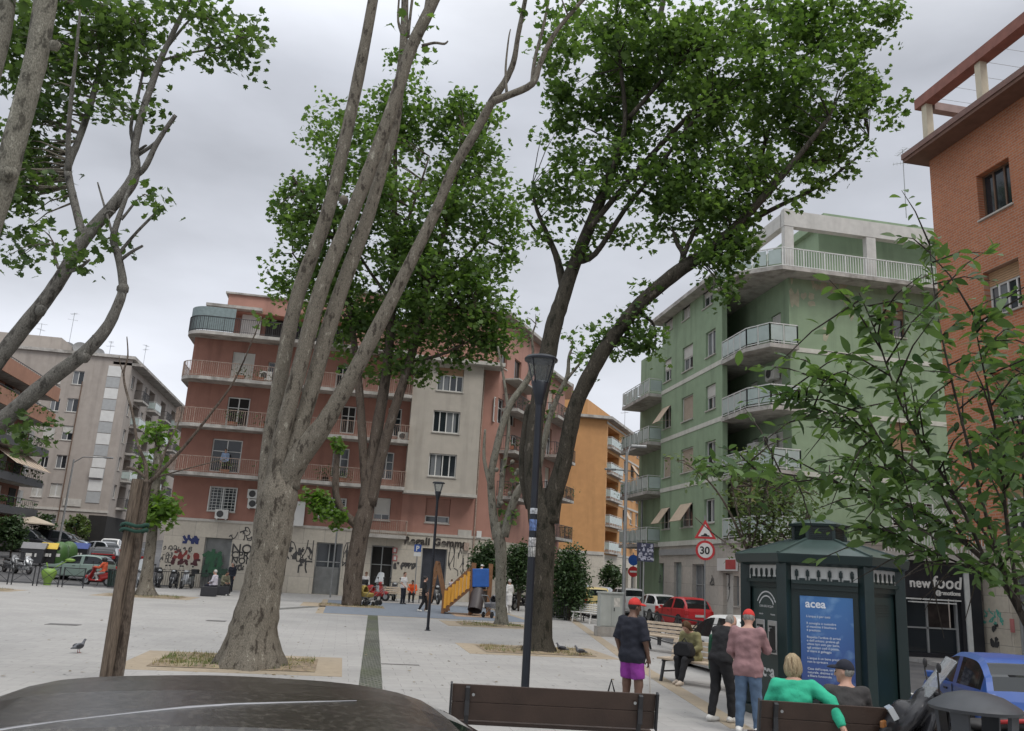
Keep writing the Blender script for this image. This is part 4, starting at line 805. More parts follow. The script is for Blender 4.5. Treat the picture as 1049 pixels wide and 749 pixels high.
# ---------------------------------------------------------------- balconied block at the left edge
XE = -30.2; FE = Fac((XE, 62.), (0, 1)); B9 = empty('apartment_building', (XE-6, 76, 1), 'red brick block with long terracotta balconies at the left edge of the square', 'building')
wall_e = plaster('brown_plaster', (.26, .13, .09), tint=(.22, .11, .08)); para = plaster('terracotta_parapet', (.36, .19, .125), tint=(.31, .165, .11)); pe = atX(50, 440, XE+1.6); LE = pe.y-62
ZEL = [4.9, 7.6, 10.5, 13.4, 15.9]
q = MB(); FE.wall(q, -20, LE, 0, ZEL[-1]+.1, []); q.quad(FE.P(LE, 0), FE.P(LE, ZEL[-1]+.1), FE.P(LE, ZEL[-1]+.1, -14), FE.P(LE, 0, -14)); q.build('wall', wall_e, B9)
for i in range(5):
    z = ZEL[i]; s = MB(); FE.box(s, -20, LE+.4, z-.3, z, 0, 1.7); o = s.build('balcony', slab_m, B9)
    q = MB(); FE.box(q, -20, LE+.4, z-.32, z+(.95 if i in (3, 4) else .35), 1.702, 1.85); q.build('parapet', para if i > 2 else rail_dark, o); q = MB(); FE.box(q, -20, LE+.4, z+1.1, z+1.15, 1.74, 1.8)
    for k in range(int((LE+20)/.5)): FE.box(q, -19.9+k*.5, -19.88+k*.5, z, z+1.1, 1.75, 1.78)
    q.build('railing', rail_dark, o)
    if i == 4: continue
    q = MB()
    for k in range(7): FE.box(q, -10+k*5.4, -8.4+k*5.4, z+.05, z+2.1, .01, .05)
    q.build('balcony_door', dark_in, B9); q = MB()
    for k in range(7): FE.box(q, -7.9+k*5.4, -6.6+k*5.4, z+.9, z+2.1, .02, .06)
    q.build('window', shut_white, B9)
    P = [tuple(FE.P(rnd.uniform(0, LE), z+rnd.uniform(.2, 1.1), 1.75+rnd.gauss(0, .12))) for _ in range(260)]
    if i < 4: leaves('balcony_plants', P, .3, plant_m, o, SMALL)
q = MB()
for i in range(16): q.mat(i % 2); u = LE-9+i*.55; q.quad(FE.P(u, 10.2, .3), FE.P(u+.54, 10.2, .3), FE.P(u+.54, 8.7, 2.6), FE.P(u, 8.7, 2.6))
q.build('striped_awning', [mat('awning_cream', (.50, .42, .33), .9), mat('awning_tan', (.33, .24, .17), .9)], B9)
q = MB(); FE.box(q, -20, LE+.5, ZEL[-1]+.1, ZEL[-1]+.3, -12, .1); q.build('roof', roof_m, B9)
# ---------------------------------------------------------------- roof aerials
for (px, py, D, h, lb) in ((72, 345, 99, 4.5, 'tall thin television aerial above the grey block at far left'), (39, 352, 97, 4., 'short aerial on the left end of the grey roof'), (112, 362, 101, 3., 'small aerial on the right end of the grey roof'), (148, 366, 112, 3.2, 'aerial on the balconied side of the grey block')):
    p_ = atD(px, py, D); antenna(p_.x, p_.y, p_.z-1.5, h, lb)
p_ = atD(928, 214, 48); antenna(p_.x, p_.y, p_.z-.6, 4.6, 'tall slender aerial on the roof of the green block')
p_ = atD(640, 432, 100); antenna(p_.x, p_.y, p_.z-1., 2.6, 'aerial on the roof of the orange block')
for (px, py, D, r, lb) in ((69, 356, 99, .95, 'dark satellite dish left of the other on the grey roof'), (83, 356, 99, .9, 'second satellite dish from the left, near the middle of the grey roof'), (27, 363, 98, .8, 'round dish at the left end of the grey roof behind a limb'), (101, 361, 100, .7, 'small dish right of the pair on the grey roof')):
    p_ = atD(px, py, D); dish(p_.x, p_.y, p_.z-r*2, r, lb)
# ================================================================ trees
bark_pale = barkmat('bark_pale', (.085, .08, .065), (.205, .195, .16), (.33, .32, .27), 9.)
bark_grey = barkmat('bark_grey', (.068, .058, .047), (.192, .172, .140), (.35, .33, .275), 8., .5, .4)
bark_limb = barkmat('bark_limb', (.062, .058, .052), (.15, .143, .128), (.27, .265, .24), 9., .4, .4)
bark_brown = barkmat('bark_brown', (.055, .042, .034), (.125, .10, .08), (.20, .175, .145), 5.5, .8, .3)
bark_dark = barkmat('bark_dark', (.028, .023, .02), (.06, .05, .042), (.10, .088, .075), 6., .9, .3)
bark_moss = barkmat('bark_moss', (.024, .023, .016), (.060, .053, .041), (.155, .135, .112), 6., .8, .35)
leaf_plane = leafmat('plane_leaf', (.030, .066, .020), (.140, .222, .068), .5)
leaf_back = leafmat('plane_leaf_far', (.034, .073, .022), (.142, .222, .070), .5)
leaf_dark = leafmat('plane_leaf_near', (.025, .052, .018), (.112, .175, .056), .46)
leaf_bright = leafmat('sprout_leaf', (.05, .11, .018), (.16, .26, .055), .45)
leaf_hedge = leafmat('hedge_leaf', (.022, .042, .018), (.07, .12, .045), .2)
leaf_cherry = leafmat('cherry_leaf', (.026, .060, .022), (.115, .185, .065), .42, .42, yellow=(.30, .24, .05))
leaf_small = leafmat('small_leaf', (.045, .075, .028), (.14, .19, .07), .36)
def smooth_path(P, R, sub=4):
    out, ro = [], []
    n = len(P)
    for i in range(n-1):
        p0, p1, p2, p3 = P[max(i-1, 0)], P[i], P[i+1], P[min(i+2, n-1)]
        for k in range(sub):
            t = k/sub; out.append(.5*((2*p1)+(p2-p0)*t+(2*p0-5*p1+4*p2-p3)*t*t+(3*p1-p0-3*p2+p3)*t**3)); ro.append(R[i]+(R[i+1]-R[i])*t)
    out.append(P[-1]); ro.append(R[-1]); return out, ro
class Tree:
    def __init__(s, name, label, D, base, group=None):
        s.D = D; s.root = empty(name, base, label, 'tree', group); s.b = MB(); s.nodes = []; s.scale = D/F; s.full = 1.; s.thin = 1.
    def limb(s, pts, n=10, rough=.10, dz0=0., dz1=0., jit=.04):
        """pts: (x, y, half width) as seen from the square; the limb wanders in depth from dz0 to dz1 metres"""
        m = len(pts); P = []; R = []
        for i, q in enumerate(pts):
            t = i/max(1, m-1); dz = dz0+(dz1-dz0)*t+(q[3] if len(q) > 3 else 0)
            p = atD(q[0], q[1], s.D+dz); P.append(p); R.append(q[2]*s.thin*(p-EY).dot(FWD)/F)
        if s.D < 999: pass
        P, R = smooth_path(P, R); R = [r*(1+rough*(rnd.random()-.5)) for r in R]
        s.b.tube(P, R, n, jit=jit); s.nodes += [(p, r) for p, r in zip(P, R)]; return P
    def flare(s, base, r, h, n=18, lobes=7):
        vs = []; fs = []; ph = rnd.random()*6; lev = [(0., 1.0), (.12, .78), (.3, .5), (.55, .25), (.8, .08), (1., 0.)]
        for z, k in lev:
            for i in range(n):
                a = 2*math.pi*i/n; rr = r[1]+(r[0]-r[1])*k*(1+.38*math.sin(lobes*a+ph)+.12*math.sin(3*a))
                c = base.lerp(s.up, z*h/max(.01, (s.up-base).length)); vs.append(c+Vector((rr*math.cos(a), rr*math.sin(a), 0 if z else -.05)))
        for j in range(len(lev)-1):
            for i in range(n): fs.append((j*n+i, j*n+(i+1) % n, (j+1)*n+(i+1) % n, (j+1)*n+i))
        s.b.add(vs, fs)
    def trunk(s, bark): s.b.build('trunk', bark, s.root, smooth=180)
    def crown(s, blobs, per, size, m, shape=LOBED, cl=.34, dens=1., twigs=.6, droop=.15, depth=.75, bark=None, shell=.35, k=11):
        """blobs (x, y, rx, ry, depth offset[, weight]) become ellipsoids in space, filled with clusters of leaves"""
        C = []; tone = []; T = MB()
        for q in blobs:
            x, y, rx, ry = q[:4]; dz = q[4] if len(q) > 4 else 0; wt = q[5] if len(q) > 5 else 1.; D = s.D+dz; c = atD(x, y, D); sc = (c-EY).dot(FWD)/F; Rv = (rx*sc, max(.5, (rx+ry)/2*sc*depth), ry*sc)
            n = max(3, int(per*wt*rx*ry/1000.*s.full))
            for i in range(n):
                d = npr.normal(size=3); d /= np.linalg.norm(d); rr = npr.random()**(1/3.)*(1-shell)+shell*npr.random()**.25; rr = min(rr, 1.)*(1+.12*npr.normal())
                p = c+r0*float(d[0]*rr*Rv[0])+FH*float(d[1]*rr*Rv[1])+Vector((0, 0, 1))*float(d[2]*rr*Rv[2]); C.append(p)
        P = []; nodes = [(p, r) for p, r in s.nodes if r < .16*max(1, s.D/15)] or s.nodes
        na = np.array([tuple(p) for p, r in nodes]) if nodes else None
        for p in C:
            tn = npr.random()
            if twigs and na is not None and npr.random() < twigs*.999:
                dd = np.linalg.norm(na-np.array(p), axis=1); j = int(dd.argmin()); q0 = nodes[j][0]
                if dd[j] < 1.7*max(1, s.D/20):
                    mid = q0.lerp(p, .55)+Vector((0, 0, .1*dd[j])); T.tube([q0, mid, p], [min(.028, nodes[j][1]*.5)*max(1, s.D/25), .014*max(1, s.D/25), .006], 4, cap=False)
            for j in range(max(2, int(npr.poisson(k)*dens))):
                g_ = np.clip(npr.normal(size=3), -1.6, 1.6)*cl; P.append((p.x+g_[0], p.y+g_[1], p.z+g_[2]*.8)); tone.append(tn)
        o = leaves('crown', P, size, m, s.root, shape, droop=droop, clump=np.array(tone))
        if T.v: tw = T.build('twigs', bark or bark_brown, s.root, smooth=180)
        return o
# --- the big plane in the foreground: four long bare limbs
t = Tree('plane_tree', 'massive plane tree with four long bare pale limbs rising from one thick trunk', b1.dot(FH), (b1.x, b1.y, 0))
t.up = atD(261, 632, t.D); t.flare(b1.copy(), (.68, .40), 1.0, 22, 7)
t.limb([(256, 684, 29), (256, 660, 26), (263, 630, 22.5), (269, 600, 20), (277, 560, 19), (281, 530, 19.5), (285, 508, 20), (287, 488, 14), (289, 470, 5)], 16, .05)
t.thin = .81
t.limb([(275, 515, 15), (275, 485, 12.5), (277, 455, 11), (283, 414, 9.6), (296, 340, 9.2), (309, 290, 9), (335, 220, 8.6), (352, 150, 8), (367, 80, 7.2), (382, 0, 6.3), (392, -70, 5.5)], 12, .06, 0, 1.2)
t.limb([(284, 505, 16), (285, 470, 12), (289, 445, 10.6), (297, 414, 10), (314, 350, 9.8), (331, 290, 9.8), (360, 220, 9), (382, 165, 8.5), (402, 110, 8), (421, 50, 7.5), (440, 10, 7.2), (462, -40, 6.5)], 12, .06, 0, -.6)
t.limb([(296, 500, 14), (302, 465, 11.5), (307, 440, 10.5), (316, 410, 10), (334, 345, 9.8), (352, 290, 9.4), (376, 225, 8.4), (391, 175, 7.2), (404, 130, 6.6), (410, 80, 6), (414, 35, 5), (415, -30, 4)], 12, .06, 0, .5)
t.limb([(290, 500, 16), (305, 470, 15.5), (325, 444, 13), (342, 418, 11), (370, 368, 9.6), (409, 292, 8.2), (447, 215, 6.6), (463, 176, 6.3), (489, 132, 6), (504, 104, 5.2), (517, 84, 4.2), (526, 64, 3.6), (531, 35, 3.1), (538, 0, 2.8), (545, -40, 2.5)], 12, .07, 0, -1.4)
t.limb([(504, 104, 5), (520, 98, 4.6), (545, 86, 4.4), (553, 66, 3.6), (566, 38, 3), (588, 10, 2.6), (612, -15, 2)], 9, .07, -1.35, -1.6)
t.limb([(545, 86, 3), (548, 60, 2.4), (556, 30, 2), (562, 0, 1.6)], 7, .05, -1.4, -1.2); t.limb([(519, 95, 2), (518, 70, 1.5), (521, 40, 1.1), (523, 30, .7)], 6, .05, -1.4, -1.4)
t.limb([(414, 40, 2.4), (408, 22, 1.7), (409, -5, 1.3)], 6, .05, .4, .4); t.limb([(418, 38, 2.2), (421, 10, 2), (425, -20, 2)], 6, .05, .4, .6); t.limb([(432, 47, 2), (445, 44, 1.7), (455, 45, 1.5), (459, 42, .9)], 6, .05, -.7, -.8); t.limb([(430, 36, 3), (436, 10, 2.4), (440, -20, 2)], 7, .05, -.6, -.2)
t.b.blob(atD(318, 447, t.D-.25), .13, 10, .15)
for x, y in ((271, 508), (352, 205), (300, 462)): t.b.blob(atD(x, y, t.D-.12), .11, 8, .2)
t.trunk(bark_grey); t.crown([(590, -12, 40, 26, -1.5), (470, -60, 60, 30, -.5), (548, 8, 12, 16, -1.3, .6), (572, 8, 18, 14, -1.6), (380, -90, 60, 30, .5), (424, 45, 5, 10, 0, .6)], 7, .17, leaf_plane, bark=bark_grey)
# --- plane behind it, full crown
t = Tree('plane_tree', 'tall plane tree with dark lower trunk and full bright crown behind the big bare one', b2.dot(FH), (b2.x, b2.y, 0))
t.up = atD(362, 600, t.D); t.flare(b2.copy(), (.50, .39), .9, 16, 6)
t.limb([(360, 622, 10.2), (362, 590, 9.2), (367, 560, 8.8), (372, 533, 9.2), (377, 515, 7), (380, 500, 2)], 12, .08)
t.limb([(374, 522, 7.5), (380, 480, 7), (388, 430, 6), (396, 380, 5), (402, 310, 4), (404, 230, 3), (405, 150, 2)], 8, .08, 0, 1.); t.limb([(379, 518, 6.5), (390, 470, 5.5), (404, 420, 5), (420, 370, 4.4), (440, 290, 3.4), (462, 210, 2.4), (475, 130, 1.6)], 8, .08, 0, -1)
t.limb([(376, 520, 5), (372, 460, 4.5), (368, 400, 4), (360, 330, 3), (345, 250, 2), (335, 180, 1.4)], 8, .08, 0, .5); t.limb([(368, 540, 5), (352, 525, 4), (344, 505, 3.6), (345, 470, 3), (346, 452, 2.6)], 7, .08, 0, -.4)
for x0, y0, x1, y1 in ((402, 310, 350, 230), (404, 260, 440, 160), (440, 290, 510, 230), (440, 300, 500, 320), (420, 370, 480, 350), (360, 330, 300, 260), (345, 250, 300, 180), (462, 210, 500, 130)): t.limb([(x0, y0, 2.2), ((x0+x1)/2, (y0+y1)/2+4, 1.6), (x1, y1, .8)], 6, .08, 0, rnd.uniform(-2, 2))
t.trunk(bark_brown); t.full = 1.45
t.crown([(325, 255, 44, 52), (312, 215, 30, 36, 1), (355, 185, 46, 62, -1), (345, 130, 28, 34, 1), (395, 150, 42, 60, 1), (420, 105, 26, 36, 0), (425, 215, 60, 70, -1.5), (472, 140, 34, 52, 1), (470, 110, 18, 26, 0), (490, 190, 38, 62, -1), (510, 250, 26, 58, 1), (455, 290, 62, 58, -1), (395, 290, 62, 70, 1.5), (335, 310, 42, 46, 0), (460, 345, 62, 32, 0), (425, 375, 36, 16, 0, .8), (490, 325, 36, 42, 0), (380, 350, 40, 36, 1), (280, 300, 14, 30, 0, .7), (290, 205, 16, 26, 0, .6), (415, 70, 14, 22, 0, .5), (498, 110, 16, 22, 0, .6)], 15, .25, leaf_back, cl=.42, dens=2.8, shell=.4)
t.full = 1.
t.crown([(330, 518, 13, 16, -.6), (344, 530, 10, 10, -.5), (318, 508, 7, 8, -.5), (345, 455, 7, 8, -.4)], 150, .22, leaf_bright, cl=.2, twigs=False)
# --- slim plane by the playground
t = Tree('plane_tree', 'slim pollarded plane tree with forked pale stems beside the yellow slide', b3.dot(FH), (b3.x, b3.y, 0))
t.up = atD(514, 625, t.D); t.flare(b3.copy(), (.34, .21), .7, 12, 5)
t.limb([(514, 642, 6.2), (513, 620, 5.6), (513, 590, 5.6), (513, 565, 6), (511, 548, 6), (511, 535, 2)], 10, .08)
t.limb([(509, 552, 5), (505, 525, 4.4), (503, 490, 3.8), (508, 462, 3.8), (515, 435, 3.6), (524, 412, 3.6), (538, 393, 3.3), (552, 368, 3.2), (560, 352, 2.8)], 8, .1, 0, .8); t.limb([(516, 550, 5), (524, 520, 4.2), (533, 500, 4), (548, 490, 3.6), (556, 460, 3.2), (562, 432, 3), (572, 405, 2.6), (581, 386, 2.2), (583, 365, 1.6), (587, 355, 1)], 8, .1, 0, -.6)
t.limb([(511, 520, 3), (516, 480, 2.4), (521, 440, 2), (518, 400, 1.5), (510, 355, 1.)], 6, .1, 0, 1); t.limb([(540, 390, 2), (546, 365, 1.6), (545, 345, 1.2), (549, 332, .8)], 6, .1, .6, .6); t.limb([(581, 388, 2), (592, 375, 1.4), (600, 365, .8)], 6, .1, -.5, -.5); t.limb([(503, 500, 2.6), (496, 470, 2), (497, 440, 1.2)], 6, .1, 0, .3)
for i in range(10): t.b.blob(atD(rnd.uniform(506, 534), rnd.uniform(470, 545), t.D-.1), .1, 7, .3)
t.trunk(bark_pale); t.crown([(548, 328, 14, 8, .5), (540, 345, 10, 8, .5), (588, 342, 8, 12, -.5), (590, 372, 12, 12, -.5), (572, 400, 14, 10, -.4), (600, 392, 10, 12, -.5), (520, 520, 6, 14, 0, .6), (530, 480, 6, 14, 0, .6), (560, 385, 8, 10, 0), (560, 430, 6, 10, 0, .6)], 24, .2, leaf_plane, cl=.22)
# --- great plane leaning over the street
t = Tree('plane_tree', 'mossy dark plane tree with one limb leaning right and huge leafy crown over the street', b4.dot(FH), (b4.x, b4.y, 0))
t.up = atD(553, 645, t.D); t.flare(b4.copy(), (.50, .29), .7, 16, 6)
t.limb([(554, 668, 12.5), (555, 640, 11), (556, 600, 10.6), (557, 560, 11.5), (557, 532, 11.5), (557, 515, 8), (557, 500, 2)], 14, .08)
t.limb([(552, 540, 10), (547, 500, 9.5), (546, 460, 8.8), (552, 410, 8.5), (560, 370, 9), (567, 335, 9), (575, 310, 8), (585, 280, 7), (603, 235, 6), (625, 180, 5.2), (645, 120, 4.5), (665, 60, 3.6), (680, 0, 2.5)], 12, .08, 0, 1.5); t.limb([(546, 520, 8), (538, 480, 7), (540, 440, 6), (543, 415, 4)], 9, .12, .4, .6)
t.limb([(563, 535, 10), (568, 505, 9.6), (577, 475, 9), (583, 445, 8.6), (590, 415, 8.2), (604, 385, 8), (618, 360, 7.5), (632, 340, 7.2), (655, 312, 7), (682, 288, 7.4), (706, 270, 7), (725, 258, 5.5), (745, 240, 5), (775, 210, 4.2), (810, 170, 3.2), (850, 120, 2.2)], 12, .08, 0, -1.5)
t.limb([(697, 276, 4), (700, 260, 3.2), (694, 250, 2.4), (690, 238, 1.6)], 7, .08, -1, -.6); t.limb([(700, 262, 3), (710, 240, 2.4), (722, 215, 1.8)], 6, .08, -1, -.2)
t.limb([(578, 300, 5), (572, 270, 4), (565, 250, 3), (550, 215, 2), (545, 190, 1)], 7, .08, 1, 1.6); t.limb([(565, 250, 2), (552, 240, 1.5), (540, 225, 1)], 6, .08, 1.3, 1); t.limb([(590, 268, 4), (610, 260, 3), (640, 215, 2.6), (672, 175, 2.2), (705, 130, 1.8), (730, 105, 1.4)], 7, .08, 1, -1)
for a in ([(603, 235, 3.4), (640, 190, 3), (680, 145, 2.8), (715, 110, 2.4), (738, 95, 1.8)], [(625, 180, 3), (640, 130, 2.6), (636, 70, 2), (630, 20, 1.4)], [(645, 120, 2.6), (690, 70, 2), (730, 40, 1.5), (770, 10, 1)], [(745, 240, 3), (790, 215, 2.4), (840, 190, 1.8), (880, 160, 1)], [(775, 210, 3), (780, 160, 2.4), (800, 100, 2), (830, 50, 1.4)], [(810, 170, 2), (860, 160, 1.5), (890, 140, 1)]): t.limb(a, 7, .08, rnd.uniform(-.8, .8), rnd.uniform(-2, 2))
t.limb([(605, 385, 2.5), (615, 365, 2), (640, 345, 1.4)], 6, .08, -.2, -.6); t.limb([(650, 318, 2.4), (668, 330, 1.6), (672, 345, 1)], 6, .08, -.6, -.9)
t.trunk(bark_moss); t.full = 1.25
t.crown([(612, 70, 64, 62, 1), (600, 140, 46, 52, 1), (585, 200, 28, 36, 1, .8), (650, 30, 60, 46, -1), (690, 100, 70, 66, 1), (660, 180, 58, 50, 0), (740, 60, 70, 72, -1.), (790, 30, 60, 46, 1), (850, 35, 56, 46, 0), (895, 20, 34, 30, 0, .8), (915, 12, 14, 12, 0, .6), (912, 112, 12, 14, 0, .6), (835, 95, 60, 52, -1), (880, 105, 26, 38, 0, .8), (900, 85, 16, 14, 0, .7), (780, 130, 70, 62, 1), (850, 150, 44, 28, 0, .8), (730, 180, 60, 52, -1), (790, 190, 44, 26, -1, .9), (700, 215, 44, 34, 0), (745, 235, 36, 36, -1), (735, 275, 28, 26, -1.3), (758, 262, 16, 26, -1.4, .8), (738, 305, 9, 22, -1.4, .8), (850, 185, 20, 12, 0, .7), (555, 235, 16, 26, 1.4, .6), (560, 190, 18, 16, 1.4, .5), (625, 235, 20, 16, .6, .5), (590, 265, 14, 14, 1, .5), (545, 205, 10, 10, 1.4, .5), (660, 240, 14, 18, -.6, .5), (575, 110, 20, 30, 1, .8), (560, 60, 16, 40, 1, .5)], 13, .158, leaf_plane, cl=.24, dens=3.0, bark=bark_moss)
t.full = 1.6
t.crown([(645, 325, 12, 22, -.6), (640, 350, 14, 14, -.6, .8), (660, 345, 14, 14, -.8), (668, 355, 12, 12, -.8, .8), (612, 350, 10, 14, -.3, .7), (600, 365, 8, 10, -.3, .6), (622, 335, 8, 10, -.4, .6), (660, 300, 8, 10, -.8, .6)], 24, .15, leaf_plane, cl=.22, k=20, bark=bark_moss)
# --- small pollard by the left road
t = Tree('plane_tree', 'small pollarded tree with two bright green tufts on a short leaning trunk', b5.dot(FH), (b5.x, b5.y, 0))
t.up = atD(150, 595, t.D); t.flare(b5.copy(), (.55, .28), .8, 12, 5); t.limb([(148, 608, 7), (151, 585, 6), (155, 555, 5.2), (157, 530, 5), (159, 505, 4.6), (161, 480, 4.2), (162, 462, 3.6)], 10, .1); t.limb([(158, 525, 3), (163, 510, 2.4), (168, 500, 1.5)], 6, .1)
t.trunk(bark_grey); t.crown([(160, 447, 8, 11, 0), (161, 521, 14, 16, -.3), (150, 528, 9, 10, -.3), (156, 480, 7, 8, 0, .7)], 150, .27, leaf_bright, cl=.42)
# --- dead sapling tied to a stake
b6 = G(120, 702); t = Tree('dead_tree', 'leafless dead sapling with thin bare branches tied to the wooden stake', b6.dot(FH), (b6.x, b6.y, 0))
t.limb([(119, 702, 6), (126, 650, 6), (133, 600, 5.6), (141, 550, 5.4), (148, 510, 5), (151, 492, 4.4)], 10, .1); t.thin = .7
t.limb([(150, 496, 3.6), (149, 475, 2.6), (141, 455, 2.2), (136, 425, 1.9), (128, 395, 1.6), (127, 380, 1.5), (131, 365, 1.2), (130, 345, .7)], 7, .1, 0, .3); t.limb([(127, 385, 1.1), (123, 372, .8), (122, 365, .5)], 6, .1)
t.limb([(151, 496, 4), (160, 488, 3), (185, 462, 2.4), (215, 425, 1.9), (240, 390, 1.4), (258, 350, 1), (268, 325, .6)], 7, .1, 0, -.5); t.limb([(150, 490, 2.8), (140, 482, 2.4), (130, 479, 2)], 7, .1, 0, .2); t.limb([(160, 487, 2), (170, 460, 1.5), (182, 435, 1.1), (188, 418, .6)], 6, .1, 0, .4)
t.limb([(160, 489, 1.4), (200, 478, .9), (232, 470, .5)], 5, .1, 0, .3); t.trunk(bark_brown)
# --- planes off to the left, only limbs and leaves in view
D7 = 9.; p7 = atD(-95, 720, D7); p7.z = 0; t = Tree('plane_tree', 'near plane tree at the left edge with two thick smooth limbs across the top corner', D7, p7); t.thin = .92
t.limb([(-95, 1000, 34), (-92, 700, 30), (-80, 560, 26), (-60, 420, 22), (-38, 320, 18), (-14, 235, 14.5), (4, 185, 13), (20, 125, 12), (36, 65, 11.8), (46, 5, 12), (54, -60, 11)], 14, .05); t.limb([(-80, 560, 18), (-62, 350, 15), (-40, 200, 12), (-14, 95, 10), (3, 30, 9), (12, -40, 8)], 12, .05, 0, .6)
t.b.blob(atD(56, 47, D7-.05), .07, 8, .2); t.b.blob(atD(8, 178, D7-.1), .1, 8, .2); t.trunk(bark_pale)
t.crown([(30, -20, 60, 40, .5), (-30, 60, 40, 60, .5), (110, -30, 50, 30, 1)], 4, .16, leaf_dark, cl=.25, k=8)
D8 = 14.; p8 = atD(-170, 640, D8); p8.z = 0; t = Tree('plane_tree', 'plane tree outside the left edge with sawn limb stubs and long low bough', D8, p8); t.thin = .84
t.limb([(-172, 720, 26), (-160, 620, 24), (-140, 560, 22), (-110, 510, 18)], 12, .06); t.limb([(-110, 515, 15), (-60, 480, 12.5), (0, 433, 10.5), (50, 390, 9), (85, 363, 8.2), (108, 338, 7), (121, 312, 5.8), (126, 292, 5), (121, 262, 4.6), (116, 245, 4.2), (122, 222, 3.2), (132, 195, 2), (140, 172, 1.2)], 12, .08)
t.limb([(-125, 530, 15), (-70, 460, 12.5), (0, 366, 10), (40, 316, 8.8), (62, 285, 8), (86, 245, 7.6), (112, 215, 7), (133, 190, 7.2), (139, 172, 6), (138, 150, 4.8), (146, 115, 4.2), (155, 88, 4), (166, 58, 3.4), (186, 16, 2.8), (205, -20, 2)], 12, .08, 0, .6)
t.limb([(136, 182, 4), (148, 172, 3.6), (160, 148, 3.2), (170, 132, 2.8), (180, 118, 2.3)], 8, .08, .4, .2); t.limb([(139, 160, 3), (152, 152, 2.2), (160, 146, 2.4)], 7, .08, .5, .3); t.limb([(141, 155, 2), (148, 150, 1.6), (150, 149, 1.2)], 6, .08, .5, .4)
t.limb([(86, 247, 5.4), (78, 215, 4.8), (71, 185, 4.6), (70, 170, 4.4), (80, 145, 4), (92, 110, 3.6), (102, 70, 3), (108, 30, 2.2), (110, -10, 1.5)], 9, .08, .2, 1.2); t.limb([(70, 175, 3.4), (70, 140, 3), (73, 100, 2.6), (78, 55, 2), (82, 10, 1.4)], 8, .08, .3, -.5)
t.limb([(138, 150, 2.6), (134, 130, 2.2), (142, 95, 1.8), (148, 55, 1.4), (138, 20, 1)], 7, .08, .6, .8); t.limb([(166, 62, 1.8), (190, 55, 1.4), (218, 50, 1.1), (240, 43, .7)], 6, .08, .6, .2); t.limb([(170, 50, 2), (190, 25, 1.4), (205, 10, 1)], 6, .08, .6, 1)
t.limb([(120, 262, 2.2), (140, 238, 1.8), (164, 214, 1.5)], 6, .08, 0, .2); t.limb([(124, 266, 2.4), (135, 258, 2), (146, 252, 1.6)], 6, .08, 0, -.2); t.limb([(118, 250, 1.8), (108, 215, 1.4), (100, 187, .9)], 6, .08, 0, .4); t.limb([(124, 225, 2), (130, 218, 1.6), (140, 205, 1.4)], 6, .08); t.limb([(72, 278, 2.4), (82, 274, 2.4), (92, 266, 1.4)], 6, .08, 0, -.2); t.limb([(60, 275, 2), (56, 262, 1.6), (56, 250, 1)], 6, .08)
t.limb([(106, 220, 1.8), (112, 216, 1.5), (118, 218, 1.)], 6, .08)
for x, y in ((42, 318), (87, 366), (70, 374), (126, 296), (100, 347)): t.b.blob(atD(x, y, D8-.02), .10, 8, .25)
t.trunk(bark_limb); t.full = 1.5
t.crown([(60, 20, 60, 46, 1), (20, 60, 40, 46, 1), (100, 55, 36, 50, .8), (60, 90, 34, 34, .6, .9), (110, 110, 22, 16, .6, .8), (140, 25, 34, 36, .8), (150, 70, 24, 24, .6, .7), (200, 12, 40, 22, .6), (235, 30, 26, 26, .3, .8), (215, 60, 26, 14, .3, .6), (248, 58, 14, 16, .2, .7), (262, 45, 8, 8, .2, .6), (30, 160, 34, 46, .8), (10, 210, 30, 44, .5), (50, 195, 18, 18, .5, .7), (18, 255, 24, 16, .4, .8), (45, 130, 26, 24, .8), (150, 118, 5, 6, .6), (54, 246, 10, 7, .1), (110, 243, 7, 5, 0), (88, 272, 6, 5, 0, .8), (164, 213, 4, 3, 0), (35, 438, 5, 6, -.1, .6), (24, 452, 4, 5, -.1, .6)], 12, .125, leaf_dark, cl=.2, k=19, shell=.3, bark=bark_grey)
# --- young cherry at the right edge, very near
D9 = 5.6; p9 = atD(1095, 800, D9); p9.z = 0; t = Tree('cherry_tree', 'young cherry tree with long drooping leaves leaning in from the right edge', D9, p9)
t.limb([(1110, 1000, 13), (1104, 850, 11), (1090, 740, 10), (1074, 680, 8), (1054, 637, 6)], 10, .06)
BR = [[(1052, 640, 8), (1025, 592, 6.5), (995, 562, 5.5), (962, 535, 4), (925, 515, 3), (890, 503, 2.4), (850, 493, 2), (800, 485, 1.5), (750, 478, 1.1), (722, 478, .8)], [(990, 558, 4), (962, 505, 3.2), (925, 470, 2.6), (895, 448, 2.2), (860, 428, 1.8), (825, 415, 1.4), (798, 402, .9)], [(1010, 575, 4), (985, 520, 3.4), (955, 470, 3), (930, 430, 2.5), (912, 385, 2), (895, 335, 1.6), (880, 300, 1)],
      [(1030, 595, 4.6), (1008, 520, 3.6), (990, 450, 3), (975, 390, 2.4), (962, 330, 1.8), (955, 280, 1.3), (952, 245, .8)], [(1045, 625, 5), (1032, 540, 4), (1025, 470, 3), (1012, 400, 2.2), (1002, 350, 1.4), (998, 320, .8)], [(1052, 630, 5), (1052, 540, 4), (1048, 460, 3), (1052, 400, 2), (1058, 350, 1)], [(1035, 600, 4), (1005, 540, 3), (965, 500, 2.4), (930, 490, 1.8), (900, 478, 1.2), (870, 470, .8)], [(1020, 590, 3), (990, 580, 2.4), (955, 565, 1.8), (920, 548, 1.2), (905, 545, .7)], [(1040, 610, 3), (1030, 590, 2.2), (1015, 580, 1.4), (995, 585, .8)], [(905, 455, 1.6), (880, 415, 1.2), (860, 395, .9), (842, 378, .6)]]
LP = []; LD = []
